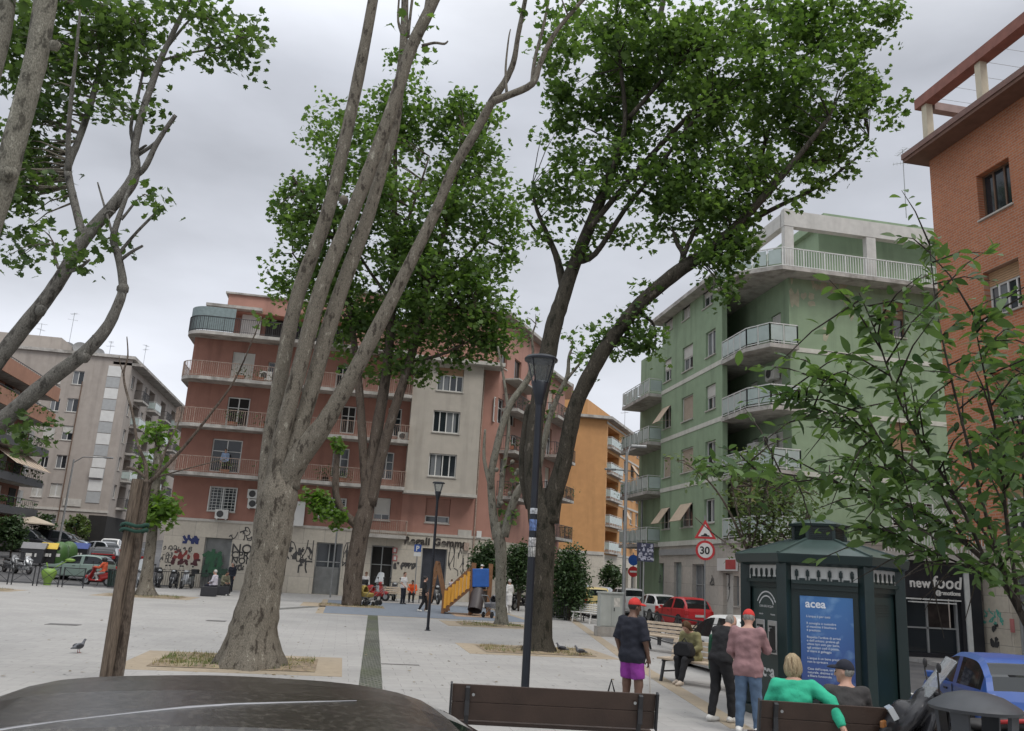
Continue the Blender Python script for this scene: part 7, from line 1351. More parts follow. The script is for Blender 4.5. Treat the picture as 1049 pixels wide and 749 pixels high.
q = MB(); tri(q, .52, .05, .07, tc_); s1 = q.build('warning_triangle', sr_m, o); q = MB(); tri(q, .34, .071, .075, tc_-.01); q.build('triangle_face', sw_m, s1); q = MB(); q.add([F_(x, tc_-.16+y, .078) for x, y in ((-.2, 0), (-.1, .01), (-.05, .09), (.05, .09), (.1, .01), (.2, 0), (.2, -.05), (-.2, -.05))], [tuple(range(8))]); q.build('bump_symbol', sk, s1)
zc = atD(723.5, 564, Ds).z
def disc(q, r, w0, w1, zc_, x=0., n=28): q.add([F_(x+r*math.cos(2*math.pi*i/n), zc_+r*math.sin(2*math.pi*i/n), w0) for i in range(n)]+[F_(x+r*math.cos(2*math.pi*i/n), zc_+r*math.sin(2*math.pi*i/n), w1) for i in range(n)], [tuple(range(n)), tuple(range(n, 2*n))[::-1]]+[(i, (i+1) % n, n+(i+1) % n, n+i) for i in range(n)])
q = MB(); disc(q, .46, .05, .07, zc); s2 = q.build('speed_disc', sr_m, o); q = MB(); disc(q, .35, .071, .075, zc); q.build('disc_face', sw_m, s2); text('numerals', '30', .48, sk, s2, frame(F_(-.27, zc-.165, .08), r0, (0, 0, 1)), .001, .012)
Ds = 31.; b = G(658, 655); Ds = b.dot(FH); o = empty('notice_sign', b, 'square dark sign plastered with stickers on a thin pole by the railings', 'sign'); pole(o, b, atD(663, 557, Ds).z, .03); zc = atD(663, 566, Ds).z
q = MB(); q.bar(F_(-.26, zc, .04), F_(.34, zc, .04), .03, .66); sg = q.build('sign_board', mat('sign_navy', (.03, .035, .07), .5), o); rr = random.Random(4)
for i in range(46): q = MB() if i == 0 else q; x, z = rr.uniform(-.22, .28), rr.uniform(-.28, .28); q.bar(F_(x, zc+z, .057+i*.0002), F_(x+rr.uniform(.03, .1), zc+z, .057+i*.0002), .002, rr.uniform(.03, .08))
q.build('sticker', mat('sticker_pale', (.36, .37, .45), .6, .5, 20), sg)
Ds = 52.; b = atD(424, 612, Ds); b.z = 0; o = empty('parking_sign', b, 'blue parking sign on a thin pole near the shop lettering', 'sign'); zt_ = atD(425, 558, Ds).z; pole(o, b, zt_+.1, .03); q = MB(); q.bar(F_(-.21, zt_-.2, .04), F_(.21, zt_-.2, .04), .02, .42); sg = q.build('sign_board', sblue, o); text('letter', 'P', .4, sw_m, sg, frame(F_(-.11, zt_-.34, .055), r0, (0, 0, 1)), .001, .012); q = MB(); q.bar(F_(-.21, zt_-.56, .04), F_(.21, zt_-.56, .04), .02, .22); q.build('sub_plate', sw_m, o)
Ds = 70.; b = atD(648, 612, Ds); b.z = -.1; o = empty('road_sign', b, 'far blue and red round road signs on one pole across the street', 'road sign'); pole(o, b, 4.3, .05); q = MB(); disc(q, .42, .06, .08, 3.7); q.build('blue_disc', sblue, o); q = MB(); disc(q, .42, .06, .08, 2.8); s3 = q.build('no_entry_disc', sr_m, o); q = MB(); q.bar(F_(-.28, 2.8, .085), F_(.28, 2.8, .085), .01, .14); q.build('white_bar', sw_m, s3)
b = atD(288, 606, 54); b.z = 0; o = empty('pole', b, 'bare thin grey pole in front of the graffiti left of the glazed door', 'pole'); pole(o, b, 5.2, .05); b = atD(339, 604, 53); b.z = 0; o = empty('pole', b, 'bare thin grey pole in front of the glazed shop door', 'pole'); pole(o, b, 4.4, .05)
# --- lime green bin and refuse containers
p = gp_(48, 47.5); o = empty('litter_bin', p, 'bright lime green tulip shaped litter bin near the crossed railings', 'bin'); q = MB(); q.lathe([(.17, 0), (.19, .05), (.2, .22), (.3, .38), (.38, .62), (.36, .78), (.24, .86), (.03, .88)], n=18); q.build('bin_body', mat('lime_plastic', (.17, .29, .05), .45, .1, 3), o, 60, world=False); q = MB(); q.lathe([(.16, -.01), (.17, .01), (.03, .02)], (0, -.3, .64), 14, 'Y'); q.build('opening', dark_in, o, world=False)
q = MB(); q.tube([(-.1, 0, .86), (-.22, .1, 1.1), (-.26, .12, 1.16)], .04, 6); q.tube([(.15, 0, .84), (.5, .1, 1.15), (.75, .15, 1.3)], .035, 6); q.blob((.9, .15, 1.36), (.28, .1, .1), 8); q.build('leaf_handle', MATS['lime_plastic'], o, 60, world=False)
p = gp_(116, 48.5); o = empty('litter_bin', p, 'dark green slatted litter bin right of the rider in orange', 'bin'); q = MB()
for i in range(16): a = i*math.pi/8; q.bar((.3*math.cos(a), .3*math.sin(a), .08), (.36*math.cos(a), .36*math.sin(a), 1.0), .09, .025, up=(math.cos(a), math.sin(a), 0))
q.build('slats', mat('bin_green', (.012, .028, .024), .5), o, world=False); q = MB(); q.lathe([(.3, .05), (.33, .06), (.33, .12), (.28, .12)], n=18); q.lathe([(.34, .95), (.39, .95), (.39, 1.02), (.34, 1.02)], n=18); q.build('hoop', iron, o, 40, world=False)
def skip(label, px, D, c, lidc, W=1.35, bell=False, lift=0):
    p = atD(px, 575, D); p.z = hgt(p.x, p.y)-.12; o = empty('refuse_container', p, label, 'container', 'refuse containers across the left road', rz=.12); m = mat('skip_'+c[0], c[1], .5, .15, 3)
    if bell: q = MB(); q.lathe([(.6, .12), (.66, .2), (.66, .95), (.58, 1.3), (.4, 1.55), (.18, 1.66), (.03, 1.68)], n=20); q.build('container_body', m, o, 50, world=False); q = MB(); q.tube([(0, 0, 1.6), (0, 0, 1.8), (.1, 0, 1.84)], .04, 6); q.build('lifting_hook', iron, o, world=False); q = MB(); q.lathe([(.14, -.01), (.15, .01), (.03, .02)], (0, -.62, 1.18), 12, 'Y'); q.build('opening', dark_in, o, world=False)
    else:
        q = MB(); q.add([(-W*.44, -.45, .15), (W*.44, -.45, .15), (W*.44, .45, .15), (-W*.44, .45, .15), (-W*.5, -.55, 1.15), (W*.5, -.55, 1.15), (W*.5, .55, 1.35), (-W*.5, .55, 1.35)], [(3, 2, 1, 0), (4, 5, 6, 7), (0, 1, 5, 4), (1, 2, 6, 5), (2, 3, 7, 6), (3, 0, 4, 7)]); q.build('container_body', m, o, world=False, bevel=.03)
        q = MB(); q.add([(-W*.52, -.6, 1.14), (W*.52, -.6, 1.14), (W*.52, -.1, 1.58), (-W*.52, -.1, 1.58), (W*.52, .56, 1.55), (-W*.52, .56, 1.55), (-W*.52, .58, 1.34), (W*.52, .58, 1.34)], [(0, 1, 2, 3), (3, 2, 4, 5), (5, 4, 7, 6), (0, 3, 5, 6), (1, 7, 4, 2), (0, 6, 7, 1)]); q.build('lid', mat('lid_'+lidc[0], lidc[1], .5, .12, 4), o, world=False, bevel=.03)
        for sx_ in (-1, 1): q = MB(); q.lathe([(.03, -.03), (.09, -.03), (.1, 0), (.09, .03), (.03, .03)], (sx_*W*.4, -.3, .1), 10, 'X'); q.build('wheel', rubber, o, world=False)
    q = MB(); q.box((-W*.12 if not bell else 0, -.56 if not bell else -.668, .72), (.4, .01, .22)); q.box((W*.16, -.56, .72), (.12, .01, .24)) if not bell else None; q.build('notice', sw_m, o, world=False)
skip('charcoal refuse container with grey lid, leftmost across the road', 33, 62, ('charcoal', (.05, .052, .058)), ('grey', (.20, .20, .21)), 1.5); skip('black refuse container with a yellow lid', 49, 63, ('black', (.02, .02, .022)), ('yellow', (.60, .42, .04)), 1.1); skip('mid green glass bank just right of the yellow lidded container', 59, 63.5, ('green', (.06, .14, .035)), None, .9, True); skip('green glass bank further right, beside the blue container', 68, 65, ('green', (.06, .14, .035)), None, .9, True); skip('dark refuse container with a blue lid, rightmost of the row', 80, 66, ('black', (.02, .02, .022)), ('blue', (.02, .05, .22)), 1.2)
p = atD(30, 552, 78); p.z = hgt(p.x, p.y)-.12; o = empty('parasol', p, 'cream cafe parasol under the left balconies', 'parasol'); q = MB(); q.tube([(0, 0, 0), (0, 0, 2.9)], .035, 8); q.build('pole', iron, o, world=False); q = MB(); q.lathe([(1.9, 2.35), (1.9, 2.45), (1., 2.75), (.05, 3.05), (.03, 2.98), (1., 2.68)], n=8); q.build('canopy', mat('parasol_cloth', (.48, .41, .32), .9, .06, 3), o, world=False); q = MB(); q.lathe([(.28, 0), (.28, .1), (.05, .14)], n=12); q.build('base', iron, o, world=False)
# --- pigeons
pgm = mat('pigeon_grey', (.12, .125, .14), .7, .3, 25); pgd = mat('pigeon_dark', (.04, .042, .05), .6, .3, 25)
def pigeon(label, p, rz):
    fn = lambda X, Y, Z: su(su(su(ell((X, Y, Z), (0, 0, .13), (.055, .10, .06)), cone((X, Y, Z), (0, .07, .15), (0, .115, .23), .035, .022), .03), ell((X, Y, Z), (0, .125, .245), (.022, .028, .023)), .01), cone((X, Y, Z), (0, -.08, .12), (0, -.2, .10), .035, .014), .03)
    o = npmesh('pigeon', *mesh_field(fn, (-.1, -.26, 0), (.1, .2, .32), .011), pgm); o.location = p; o.rotation_euler = (0, 0, rz); tag(o, label, 'pigeon', 'pigeons on the square'); o['category'] = 'pigeon'
    q = MB(); [q.blob((s*.05, -.03, .14), (.02, .095, .042), 8) for s in (-1, 1)]; q.build('wings', pgd, o, 180, world=False); q = MB(); q.tube([(0, .145, .243), (0, .178, .234)], [.008, .002], 6); q.build('beak', sk, o, world=False)
    for s in (-1, 1): q = MB(); q.tube([(s*.022, .0, .09), (s*.022, .005, .008)], .005, 5); [q.tube([(s*.022, .005, .006), (s*.022+a, .04, .004)], .004, 4) for a in (-.015, 0, .015)]; q.build('leg', mat('pigeon_leg', (.35, .10, .09), .7), o, world=False)
pigeon('grey pigeon standing alone on the open paving at left', G(80, 669), camdir(.3, .9)); pigeon('pigeon at the right edge of the leaning plane pit, left one of two', G(575, 669), camdir(-1, .2)); pigeon('pigeon just outside the leaning plane pit, right one of two', G(594, 672), camdir(-1, -.2))
# ================================================================ vehicles
def paint(name, c, rough=.3, metal=0.): return mat('paint_'+name, c, rough, .05, 1.5, metal=metal, spec=.6)
cglass = glass('car_glass', (.012, .016, .018), .04); plast = mat('black_plastic', (.02, .02, .022), .6, .15, 6); alloy = mat('alloy', (.35, .36, .37), .35, .08, 6, metal=.8); tail_r = mat('tail_lamp', (.42, .015, .015), .25); headl = glass('head_lamp', (.45, .47, .48), .1); plate_m = mat('plate_white', (.62, .62, .58), .5)
PROF = {'hatch': [(0, .42, .42), (.012, .56, .56), (.03, .63, .66), (.06, .645, .80), (.12, .645, .945), (.18, .645, .985), (.32, .64, 1.), (.46, .63, .985), (.54, .625, .94), (.62, .615, .80), (.70, .60, .625), (.76, .585, .595), (.86, .545, .555), (.94, .49, .5), (.985, .42, .42), (1., .33, .33)],
        'sedan': [(0, .42, .42), (.012, .58, .58), (.04, .64, .645), (.12, .65, .66), (.17, .65, .72), (.26, .65, .93), (.32, .645, .985), (.42, .64, 1.), (.52, .63, .985), (.58, .625, .94), (.65, .615, .80), (.72, .60, .625), (.78, .585, .595), (.88, .545, .555), (.95, .49, .5), (.985, .42, .42), (1., .33, .33)],
        'van': [(0, .42, .42), (.01, .56, .58), (.02, .60, .72), (.045, .60, .92), (.08, .60, .985), (.25, .60, 1.), (.55, .60, .99), (.63, .595, .95), (.71, .585, .80), (.79, .57, .60), (.86, .55, .555), (.94, .49, .5), (.985, .42, .42), (1., .33, .33)]}
WID = [(0, .80), (.03, .91), (.12, .975), (.3, 1.), (.7, 1.), (.88, .965), (.95, .89), (1., .70)]
def interp(T, t):
    for a, b in zip(T[:-1], T[1:]):
        if a[0] <= t <= b[0]: f = (t-a[0])/(b[0]-a[0]+1e-9); return [x+(y-x)*f for x, y in zip(a[1:], b[1:])]
    return T[-1][1:]
def car(label, loc, rz, col, L=3.9, W=1.66, H=1.46, style='hatch', group='parked cars around the square', name='parked_car', rails=False, plates=True, tall=1.):
    o = empty(name, loc, label, 'car', group, rz); pr = PROF[style]; ts = sorted({t[0] for t in pr} | {i/40 for i in range(41)}); zb = .2
    body, sw_, sw2, ws, rw = MB(), MB(), MB(), MB(), MB(); V = {}
    cab0 = {'hatch': .03, 'sedan': .15, 'van': .015}[style]; cab1 = {'hatch': .705, 'sedan': .725, 'van': .795}[style]; rear_end = {'hatch': .13, 'sedan': .28, 'van': .06}[style]; ws0 = {'hatch': .52, 'sedan': .56, 'van': .61}[style]
    rings = []
    for t in ts:
        be, to = interp(pr, t)
        if .07 < t < .93: sm_ = [interp(pr, t+d) for d in (-.05, -.035, -.02, -.01, 0, .01, .02, .035, .05)]; be, to = [sum(q[i] for q in sm_)/9 for i in (0, 1)]
        w_ = interp(WID, t)[0]*W/2; be *= H; to *= H; y = (t-.5)*L; g = max(0, (to-be)/(.36*H)); wr = w_*(.95-.17*min(1, g)); e = .07*min(1, g)+.012
        zlow = zb+.14*max(0, (t-.93)/.07)+.12*max(0, (.04-t)/.04); zz = max(zlow+.05, min(.42*H, be-.06))
        half = [(0, zlow), (w_*.9, zlow), (w_*.985, zlow+.07), (w_, zz), (w_*.985, max(zz+.02, be-.05)), (w_*.955, be), (wr, max(be+.004, to-e)), (wr*.86, to-.012+.0), (wr*.5, to+.0), (0, to+.008)]
        rings.append([(x, y, z) for x, z in half]+[(-x, y, z) for x, z in half[-2:0:-1]])
    n = len(rings[0])
    for i in range(len(ts)-1):
        tm = (ts[i]+ts[i+1])/2
        for k in range(n):
            f = [rings[i][k], rings[i+1][k], rings[i+1][(k+1) % n], rings[i][(k+1) % n]]; kk = k if k < 9 else n-1-k; tgt = body
            if kk == 5 and cab0+.05 < tm < cab1-.03 and not (.36 < tm < .40): tgt = sw_ if k < 9 else sw2
            elif kk in (7, 8) and ws0 < tm < cab1: tgt = ws
            elif kk in (7, 8) and cab0 < tm < rear_end: tgt = rw
            elif kk == 6 and (ws0+.02 < tm < cab1 or cab0 < tm < rear_end) and False: tgt = ws
            tgt.quad(*f)
    for r, rev in ((rings[0], 0), (rings[-1], 1)): body.add(r, [tuple(range(n)) if rev == 0 else tuple(range(n))[::-1]])
    body.build('body', col, o, 38, world=False)
    for nm, m in (('side_window', sw_), ('side_window', sw2), ('windscreen', ws), ('rear_window', rw)):
        if m.v: m.build(nm, cglass, o, 38, world=False)
    R = .205*H+.005
    for t in (.185, .815):
        for s in (-1, 1):
            w_ = interp(WID, t)[0]*W/2; y = (t-.5)*L; q = MB(); q.lathe([(R*1.17, 0), (R*1.17, .006), (.03, .006)], (s*(w_+.001), y, R+.02), 22, 'X') if s > 0 else q.lathe([(.03, -.006), (R*1.17, -.006), (R*1.17, 0)], (s*(w_+.001), y, R+.02), 22, 'X'); q.build('wheel_arch', plast, o, world=False)
            q = MB(); q.lathe([(R*.6, -.09), (R*.92, -.1), (R, -.07), (R, .07), (R*.92, .1), (R*.6, .09)], (s*(w_-.07), y, R), 24, 'X'); wh = q.build('wheel', rubber, o, 50, world=False); q = MB(); x = s*(w_+.028); q.lathe([(R*.62, -.01), (R*.62, .01), (R*.5, 0), (.03, .012)][::1], (x, y, R), 20, 'X')
            q.build('rim', alloy, wh, 40, world=False)
    for s in (-1, 1):
        be, to = interp(pr, .02); z = be*H; q = MB(); q.box((s*W*.40, -L*.478, z-.10), (W*.12, L*.035, .22), s*.25); q.build('tail_light', tail_r, o, world=False, bevel=.02)
        q = MB(); z = interp(pr, .955)[0]*H; q.box((s*W*.335, L*.462, z-.09), (W*.16, L*.045, .13), -s*.35); q.build('headlight', headl, o, world=False, bevel=.02)
        q = MB(); yy = (ws0+.13-.5)*L; q.box((s*(W/2+.07), yy, .66*H), (.16, .07, .11)); q.build('mirror', col, o, world=False, bevel=.02); q = MB(); q.box((s*(W/2-.002), -.02*L, .55*H), (.025, .16, .03)); q.build('door_handle', plast, o, world=False)
        q = MB(); [q.box((s*(W/2-.006), (t-.5)*L, .47*H), (.016, .012, .3*H)) for t in (.385, .66)]; q.build('door_gap', plast, o, world=False)
    q = MB(); q.box((0, -L*.493, .28*H), (W*.74, .09, .16)); q.build('bumper', plast if rails else col, o, world=False, bevel=.03); q = MB(); q.box((0, L*.478, .24*H), (W*.5, .1, .13)); q.build('grille', plast, o, world=False, bevel=.02)
    if plates: q = MB(); q.box((0, -L*.4995, .44*H), (.5, .03, .11)); q.build('number_plate', plate_m, o, world=False)
    if rails:
        for s in (-1, 1): q = MB(); q.tube([(s*W*.36, (t-.5)*L, interp(pr, t)[1]*H+.03) for t in (.16, .2, .3, .4, .5, .55)], .018, 6); q.build('roof_rail', silver, o, 60, world=False)
    return o
def at_road(px, D, z=None): p = atD(px, 600, D); p.z = hgt(p.x, p.y)-.115 if z is None else z; return p
yz = face(0, 1)
car('red city hatchback parked nose-out in front of the green block shops', at_road(699, 43.5), camdir(.02, 1)+.30, paint('red', (.45, .02, .025)), 3.55, 1.62, 1.49)
car('white hatchback parked just beyond the red one', at_road(671, 49.5), camdir(.02, 1)+.26, paint('white', (.62, .62, .60)), 3.7, 1.64, 1.47); car('white van-like car between the yellow estate and the white hatchback', at_road(641, 55), camdir(.05, 1)+.2, paint('white', (.62, .62, .60)), 4.0, 1.68, 1.66, 'van'); car('pale yellow small estate car with red tail lights beyond the white bench', at_road(609, 50.5), camdir(.03, 1)+.04, paint('yellow', (.55, .43, .16)), 3.6, 1.62, 1.64, 'van')
car('white hatchback on the road right behind the reading woman', at_road(751, 21.5, -.12), yz+.02, paint('white', (.62, .62, .60)), 3.9, 1.68, 1.47); car('bright blue hatchback at the right edge beyond the scooter', Vector((10.95, 13.3, -.22)), -R_(21), paint('blue', (.035, .095, .33)), 3.6, 1.62, 1.40)
car('silver car far along the street left of the tall road light', at_road(619, 76), camdir(.3, 1), paint('silver', (.38, .40, .42), .3, .3), 4., 1.7, 1.46); car('pale blue car far along the street behind the yellow estate', at_road(598, 80), camdir(.3, 1), paint('paleblue', (.30, .36, .42), .3, .3), 4., 1.7, 1.5)
car('pale green hatchback parked behind the crossed railings at left', at_road(78, 53.2), camdir(-1, .03), paint('sage', (.20, .27, .235), .3, .2), 4.0, 1.7, 1.5); car('black car with a red light bar across its tail on the left road', at_road(103, 64), camdir(-.35, 1), paint('black', (.014, .015, .018)), 4.2, 1.78, 1.5); car('white car further up the left road', at_road(108, 78), camdir(-.3, 1), paint('white', (.62, .62, .60)), 4.2, 1.76, 1.55); car('silver car parked in front of the white one on the left road', at_road(92, 74), camdir(-1, .4), paint('silver', (.38, .40, .42), .3, .3), 4.1, 1.7, 1.45)
car('dark grey car half hidden behind the pollarded tree', at_road(137, 66), camdir(-.2, 1), paint('darkgrey', (.05, .055, .065)), 4.2, 1.75, 1.5); car('dark van parked under the left balconies', at_road(18, 76), camdir(1, .1), paint('darkvan', (.02, .022, .028)), 4.6, 1.85, 2.0, 'van'); car('second dark van right of the first under the balconies', at_road(52, 80), camdir(1, .15), paint('darkvan', (.02, .022, .028)), 4.6, 1.85, 1.9, 'van'); car('small pale car behind the green glass banks', at_road(66, 84), camdir(1, .1), paint('paleblue', (.30, .36, .42), .3, .3), 4., 1.7, 1.5)
q = MB(); bl = [o for o in bpy.data.objects if o.get('label', '').startswith('black car with a red')][0]; q.box((0, -2.06, .98), (1.5, .06, .07)); q.build('light_bar', tail_r, bl, world=False)
# near dark car whose roof fills the lower left corner
dirt = mat('dusty_black_paint', (.020, .0175, .015), .2, .3, 40, .10, bscale=210, spec=.7, tint=(.075, .068, .058), tvar=.6, tscale=30)
hd_ = (r0*.965+FH*.26).normalized(); pk_ = atD(218, 705, 3.3); sc_ = pk_.z-1.50; cpn = pk_+hd_*(.18*4.3); cpn.z = 0.
NC = car('near black car with dusty speckled roof filling the lower left corner', cpn, face(hd_.x, hd_.y), dirt, 4.3, 1.76, pk_.z-.012, 'hatch', None, 'parked_car', False)
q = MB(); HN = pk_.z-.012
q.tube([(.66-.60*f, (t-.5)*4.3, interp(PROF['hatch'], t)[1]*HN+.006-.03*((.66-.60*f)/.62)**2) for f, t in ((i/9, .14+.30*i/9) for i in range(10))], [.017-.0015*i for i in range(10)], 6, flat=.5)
q.build('reflection_strip', mat('reflection_strip', (.30, .30, .31), .3, .08, 6, metal=.7), NC, 60, world=False)  # sky reflection along a roof seam, shaped as a pale tapering strip
# --- scooters
def scooter_field(maxi):
    def fn(X, Y, Z):
        P = (X, Y, Z); f = cone(P, (0, -.62, .72), (0, -.1, .58), .12, .15); f = su(f, cone(P, (0, -.2, .42), (0, -.5, .5), .15, .12), .08); f = su(f, np.maximum(cone(P, (0, -.1, .30), (0, .36, .30), .17, .17), np.abs(Z-.30)-.05), .06)
        B_ = [np.array([1., 0, 0]), np.array([0, .94, .34]), np.array([0, -.34, .94])]; f = su(f, ell(P, (0, .43, .62), (.23, .07, .40), B_), .06); f = su(f, ell(P, (0, .36, 1.0), (.16, .13, .10)), .08); f = su(f, ell(P, (0, .70, .46), (.085, .22, .12)), .04)
        if maxi: B2_ = [np.array([1., 0, 0]), np.array([0, .8, .6]), np.array([0, -.6, .8])]; f = su(f, ell(P, (0, .55, .80), (.24, .10, .30), B2_), .04); f = su(f, cone(P, (0, .82, .60), (0, .62, .86), .05, .10), .05); f = su(f, cone(P, (-.16, .5, .5), (-.13, -.5, .62), .06, .09), .04); f = su(f, cone(P, (.16, .5, .5), (.13, -.5, .62), .06, .09), .04)
        return f
    return mesh_field(fn, (-.4, -1., .05), (.4, 1.1, 1.35), .025)
SC = {k: scooter_field(k) for k in (False, True)}
def scooter(label, loc, rz, col, screen=False, maxi=False, box_=False, cover=None, seatm=None, group='parked scooters'):
    o = empty('scooter', loc, label, 'scooter', group, rz); npmesh('bodywork', *SC[maxi], col, o); sm = seatm or mat('scooter_seat', (.02, .019, .019), .6, .15, 8)
    fn = lambda X, Y, Z: su(ell((X, Y, Z), (0, -.5, .82), (.14, .26, .07)), ell((X, Y, Z), (0, -.12, .78), (.13, .22, .06)), .05); npmesh('seat', *mesh_field(fn, (-.3, -.9, .6), (.3, .3, 1.), .022), sm, o)
    for y, nm in ((.74, 'wheel'), (-.56, 'wheel')): q = MB(); R = .26; q.lathe([(R*.55, -.045), (R*.9, -.055), (R, -.03), (R, .03), (R*.9, .055), (R*.55, .045)], (0, y, R), 20, 'X'); wh = q.build(nm, rubber, o, 50, world=False); q = MB(); q.lathe([(R*.56, -.05), (R*.4, -.03), (.03, -.045), (.03, .045), (R*.4, .03), (R*.56, .05)], (0, y, R), 16, 'X'); q.build('rim', alloy, wh, 50, world=False)
    q = MB(); [q.tube([(s*.075, .74, .26), (s*.07, .6, .62)], .025, 6) for s in (-1, 1)]; q.build('fork', alloy, o, 60, world=False); q = MB(); q.tube([(-.36, .22, 1.04), (-.2, .32, 1.06), (.2, .32, 1.06), (.36, .22, 1.04)], .018, 6); q.build('handlebar', plast, o, 60, world=False)
    for s in (-1, 1): q = MB(); q.tube([(s*.24, .3, 1.06), (s*.3, .32, 1.28)], .009, 5); q.blob((s*.32, .31, 1.32), (.075, .02, .05), 10); q.build('mirror', plast, o, 60, world=False)
    q = MB(); q.blob((0, .47, 1.0), (.10, .05, .065), 10) if not maxi else q.box((0, .72, .82), (.24, .06, .12), rot=Matrix.Rotation(-.5, 3, 'X')); q.build('headlight', headl, o, 60, world=False); q = MB(); q.box((0, -.74, .74), (.16, .05, .07)); q.build('tail_light', tail_r, o, world=False, bevel=.015); q = MB(); q.box((0, -.78, .5), (.18, .012, .16)); q.build('number_plate', plate_m, o, world=False); q = MB(); q.tube([(.14, -.15, .28), (.17, -.45, .32), (.17, -.8, .4)], [.03, .05, .055], 8); q.build('exhaust', plast, o, 60, world=False); q = MB(); q.bar((-.1, -.1, .28), (-.22, -.06, .0), .025); q.build('stand', iron, o, world=False)
    if screen:
        q = MB(); wv = .21 if maxi else .27; hh = .40 if maxi else .62; P0 = []
        for i in range(6):
            for k in range(9): u = (k-4)/4; w_ = wv*(1-.35*(i/5)**2); P0.append((u*w_, (.46 if maxi else .44)-.30*(i/5)-.12*u*u*.6, 1.02+hh*i/5-.04*u*u*i/5))
        q.add(P0+[(x, y+.008, z) for x, y, z in P0], [(i*9+k, i*9+k+1, (i+1)*9+k+1, (i+1)*9+k) for i in range(5) for k in range(8)]+[(54+i*9+k, 54+(i+1)*9+k, 54+(i+1)*9+k+1, 54+i*9+k+1) for i in range(5) for k in range(8)]); q.build('windscreen', mat('perspex', (.34, .36, .37), .12, .05, 3) if cover is None else cover, o, 180, world=False)
    if box_: q = MB(); q.box((0, -.82, 1.02), (.4, .36, .3)); q.build('top_box', plast, o, world=False, bevel=.05)
    return o
sc_black = paint('scooterblack', (.016, .016, .018), .35); sc_grey = paint('scootergrey', (.16, .165, .17), .35, .3); sc_red = paint('scooterred', (.30, .02, .02)); sc_silver = paint('scootersilver', (.33, .34, .35), .3, .5)
for px, D, c, s, b, a, lb_ in ((143, 54.0, sc_grey, True, False, .3, 'grey scooter with screen between the stake and the pollarded tree'), (161, 56.2, sc_black, False, True, .5, 'black scooter with top box right beside the pollarded trunk'), (178, 56.6, sc_black, False, False, .1, 'black scooter under the red graffiti'), (192, 56.6, sc_silver, False, True, -.1, 'silver fronted scooter between the red graffiti and the roller door')): scooter(lb_, Vector((atY(px, 600, D).x, D, 0)), camdir(a, -1), c, s, False, b)
cvr = mat('scooter_cover', (.45, .47, .48), .5, .1, 4)
for px, D, c, s, b, a, lb_ in ((390, 53.6, sc_silver, True, False, -.2, 'scooter with pale tall windscreen beside the dark shop door'), (404, 54., sc_grey, False, False, .2, 'dull grey scooter behind the playground bench'), (446, 52.5, sc_black, False, False, .4, 'black scooter parked before the dark roller door'), (526, 53., sc_black, False, True, -.6, 'black scooter right of the slim plane tree, left of two'), (536, 50.5, sc_black, False, False, -.8, 'black scooter near the lamp post, right of two')): scooter(lb_, gp_(px, D), camdir(a, -1), c, s, False, b, cvr)
scooter('red scooter with silver luggage box behind the dark plane trunk', gp_(385, 52.5), camdir(.9, -.4), sc_red, False, False, True); scooter('grey motorcycle at the far left behind the crossed railings', at_road(6, 55.), camdir(.7, -.5), sc_grey, False, True); scooter('silver motor scooter second from the left behind the crossed railings', at_road(19, 54.6), camdir(.8, -.4), sc_silver, False, True)
rs = scooter('red scooter ridden by a helmeted person on the left road', at_road(100, 50.6, 0), camdir(-1, .1), sc_red); JS = sitJ(.72, .06); JS.update(wl=(-.3, .5, 1.06), wr=(.3, .5, 1.06), el=(-.3, .2, 1.02), er=(.3, .2, 1.02), kl=(-.17, .42, .66), kr=(.17, .42, .66), al=(-.13, .32, .36), ar=(.13, .32, .36))
person('scooter rider in orange top with a dark helmet on the left road', rs.location+Matrix.Rotation(rs.rotation_euler.z, 3, 'Z') @ Vector((0, -.28, 0)), rs.rotation_euler.z, JS, 1.72, ph, skin_b, cloth('rust_orange', (.50, .09, .04), .1), cloth('pale_trousers', (.36, .35, .34)), tr_shoe, None, cap=None, hem=-.02, bulk=1.08)
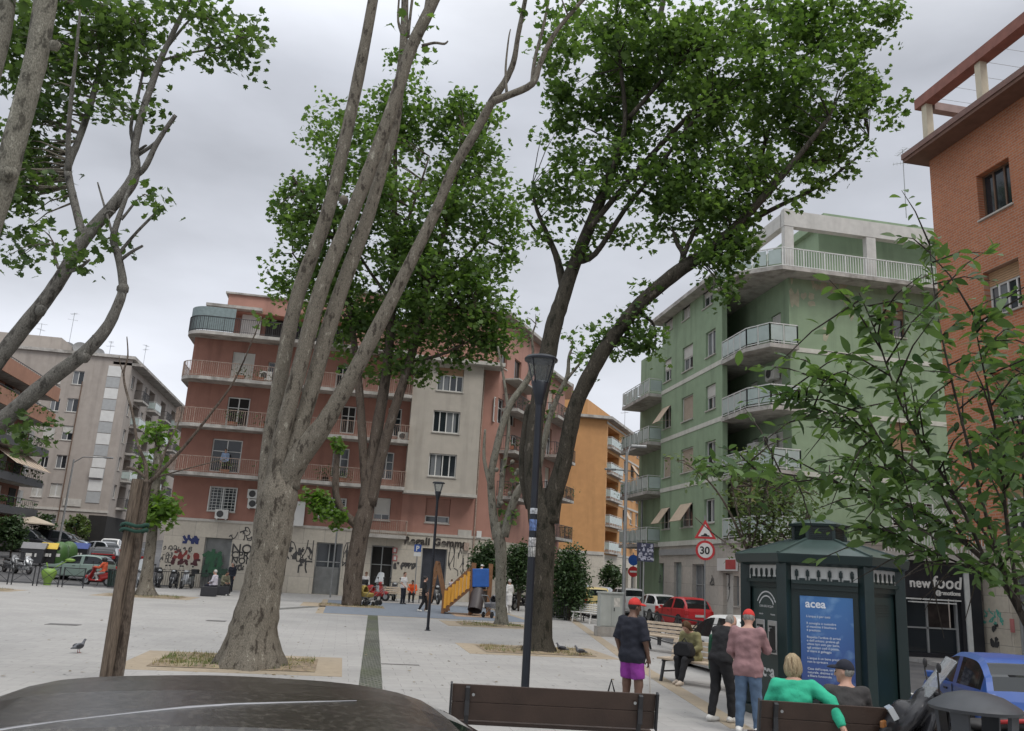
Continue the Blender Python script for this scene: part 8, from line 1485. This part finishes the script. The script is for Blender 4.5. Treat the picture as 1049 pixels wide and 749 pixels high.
hl = MB(); rider = bpy.data.objects.get([o.name for o in bpy.data.objects if o.get('label', '').startswith('scooter rider')][0]); hl.blob((0, .11*.98+.0, 1.49*.985), (.135, .155, .15), 14); hl.build('helmet', plast, rider, 180, world=False)
clear_m, t_, b_ = nt('clear_perspex'); b_.inputs['Transmission Weight'].default_value = .85; b_.inputs['Roughness'].default_value = .12; b_.inputs['IOR'].default_value = 1.1; b_.inputs['Base Color'].default_value = (.8, .83, .85, 1)
np_ = atD(990, 715, 9.2); np_.z = 0.; scooter('dark grey maxi scooter with tilted clear windscreen and red trimmed saddle beside the bin', np_, camdir(-.96, .25), mat('paint_maxi', (.022, .022, .025), .25, .1, 2), True, True, False, clear_m); mx_o = [o for o in bpy.data.objects if o.get('label', '').startswith('dark grey maxi')][0]
q = MB(); [q.side([(.30, .42), (.55, .48), (.2, .62), (-.45, .78), (-.8, .72), (-.5, .6)], s*.205, s*.225) for s in (-1, 1)]; q.build('side_panel', mat('panel_silver', (.30, .31, .32), .3, .08, 4, metal=.5), mx_o, 40, world=False)
q = MB(); q.box((0, .30, 1.02), (.34, .14, .05), rot=Matrix.Rotation(-.5, 3, 'X')); q.build('dashboard', plast, mx_o, world=False, bevel=.015)
for s in (-1, 1): q = MB(); q.tube([(s*.26, .26, 1.05), (s*.38, .20, 1.04)], .024, 8); q.build('grip', rubber, mx_o, 60, world=False); q = MB(); q.box((s*.15, .83, .72), (.12, .04, .07), s*.4); q.build('indicator', mat('amber', (.22, .09, .025), .3), mx_o, world=False, bevel=.012)
q = MB(); q.tube([(-.12, -.75, .86), (-.15, -.5, .87), (-.14, -.2, .83)], .022, 6); q.tube([(.12, -.75, .86), (.15, -.5, .87), (.14, -.2, .83)], .022, 6); q.build('seat_trim', mat('trim_red', (.35, .02, .02), .5), mx_o, 180, world=False)
# someone at an open window
wv = atY(231, 471, YR+.05); person('person in pale blue shirt standing in the open second floor doorway', Vector((wv.x, YR-.25, zS[0]+.01)), camdir(.1, -1), None, 1.7, .04, skin_a, cloth('pale_blue_shirt', (.25, .33, .48)), navy, hair=h_black, hem=-.1)
mesh_texts()
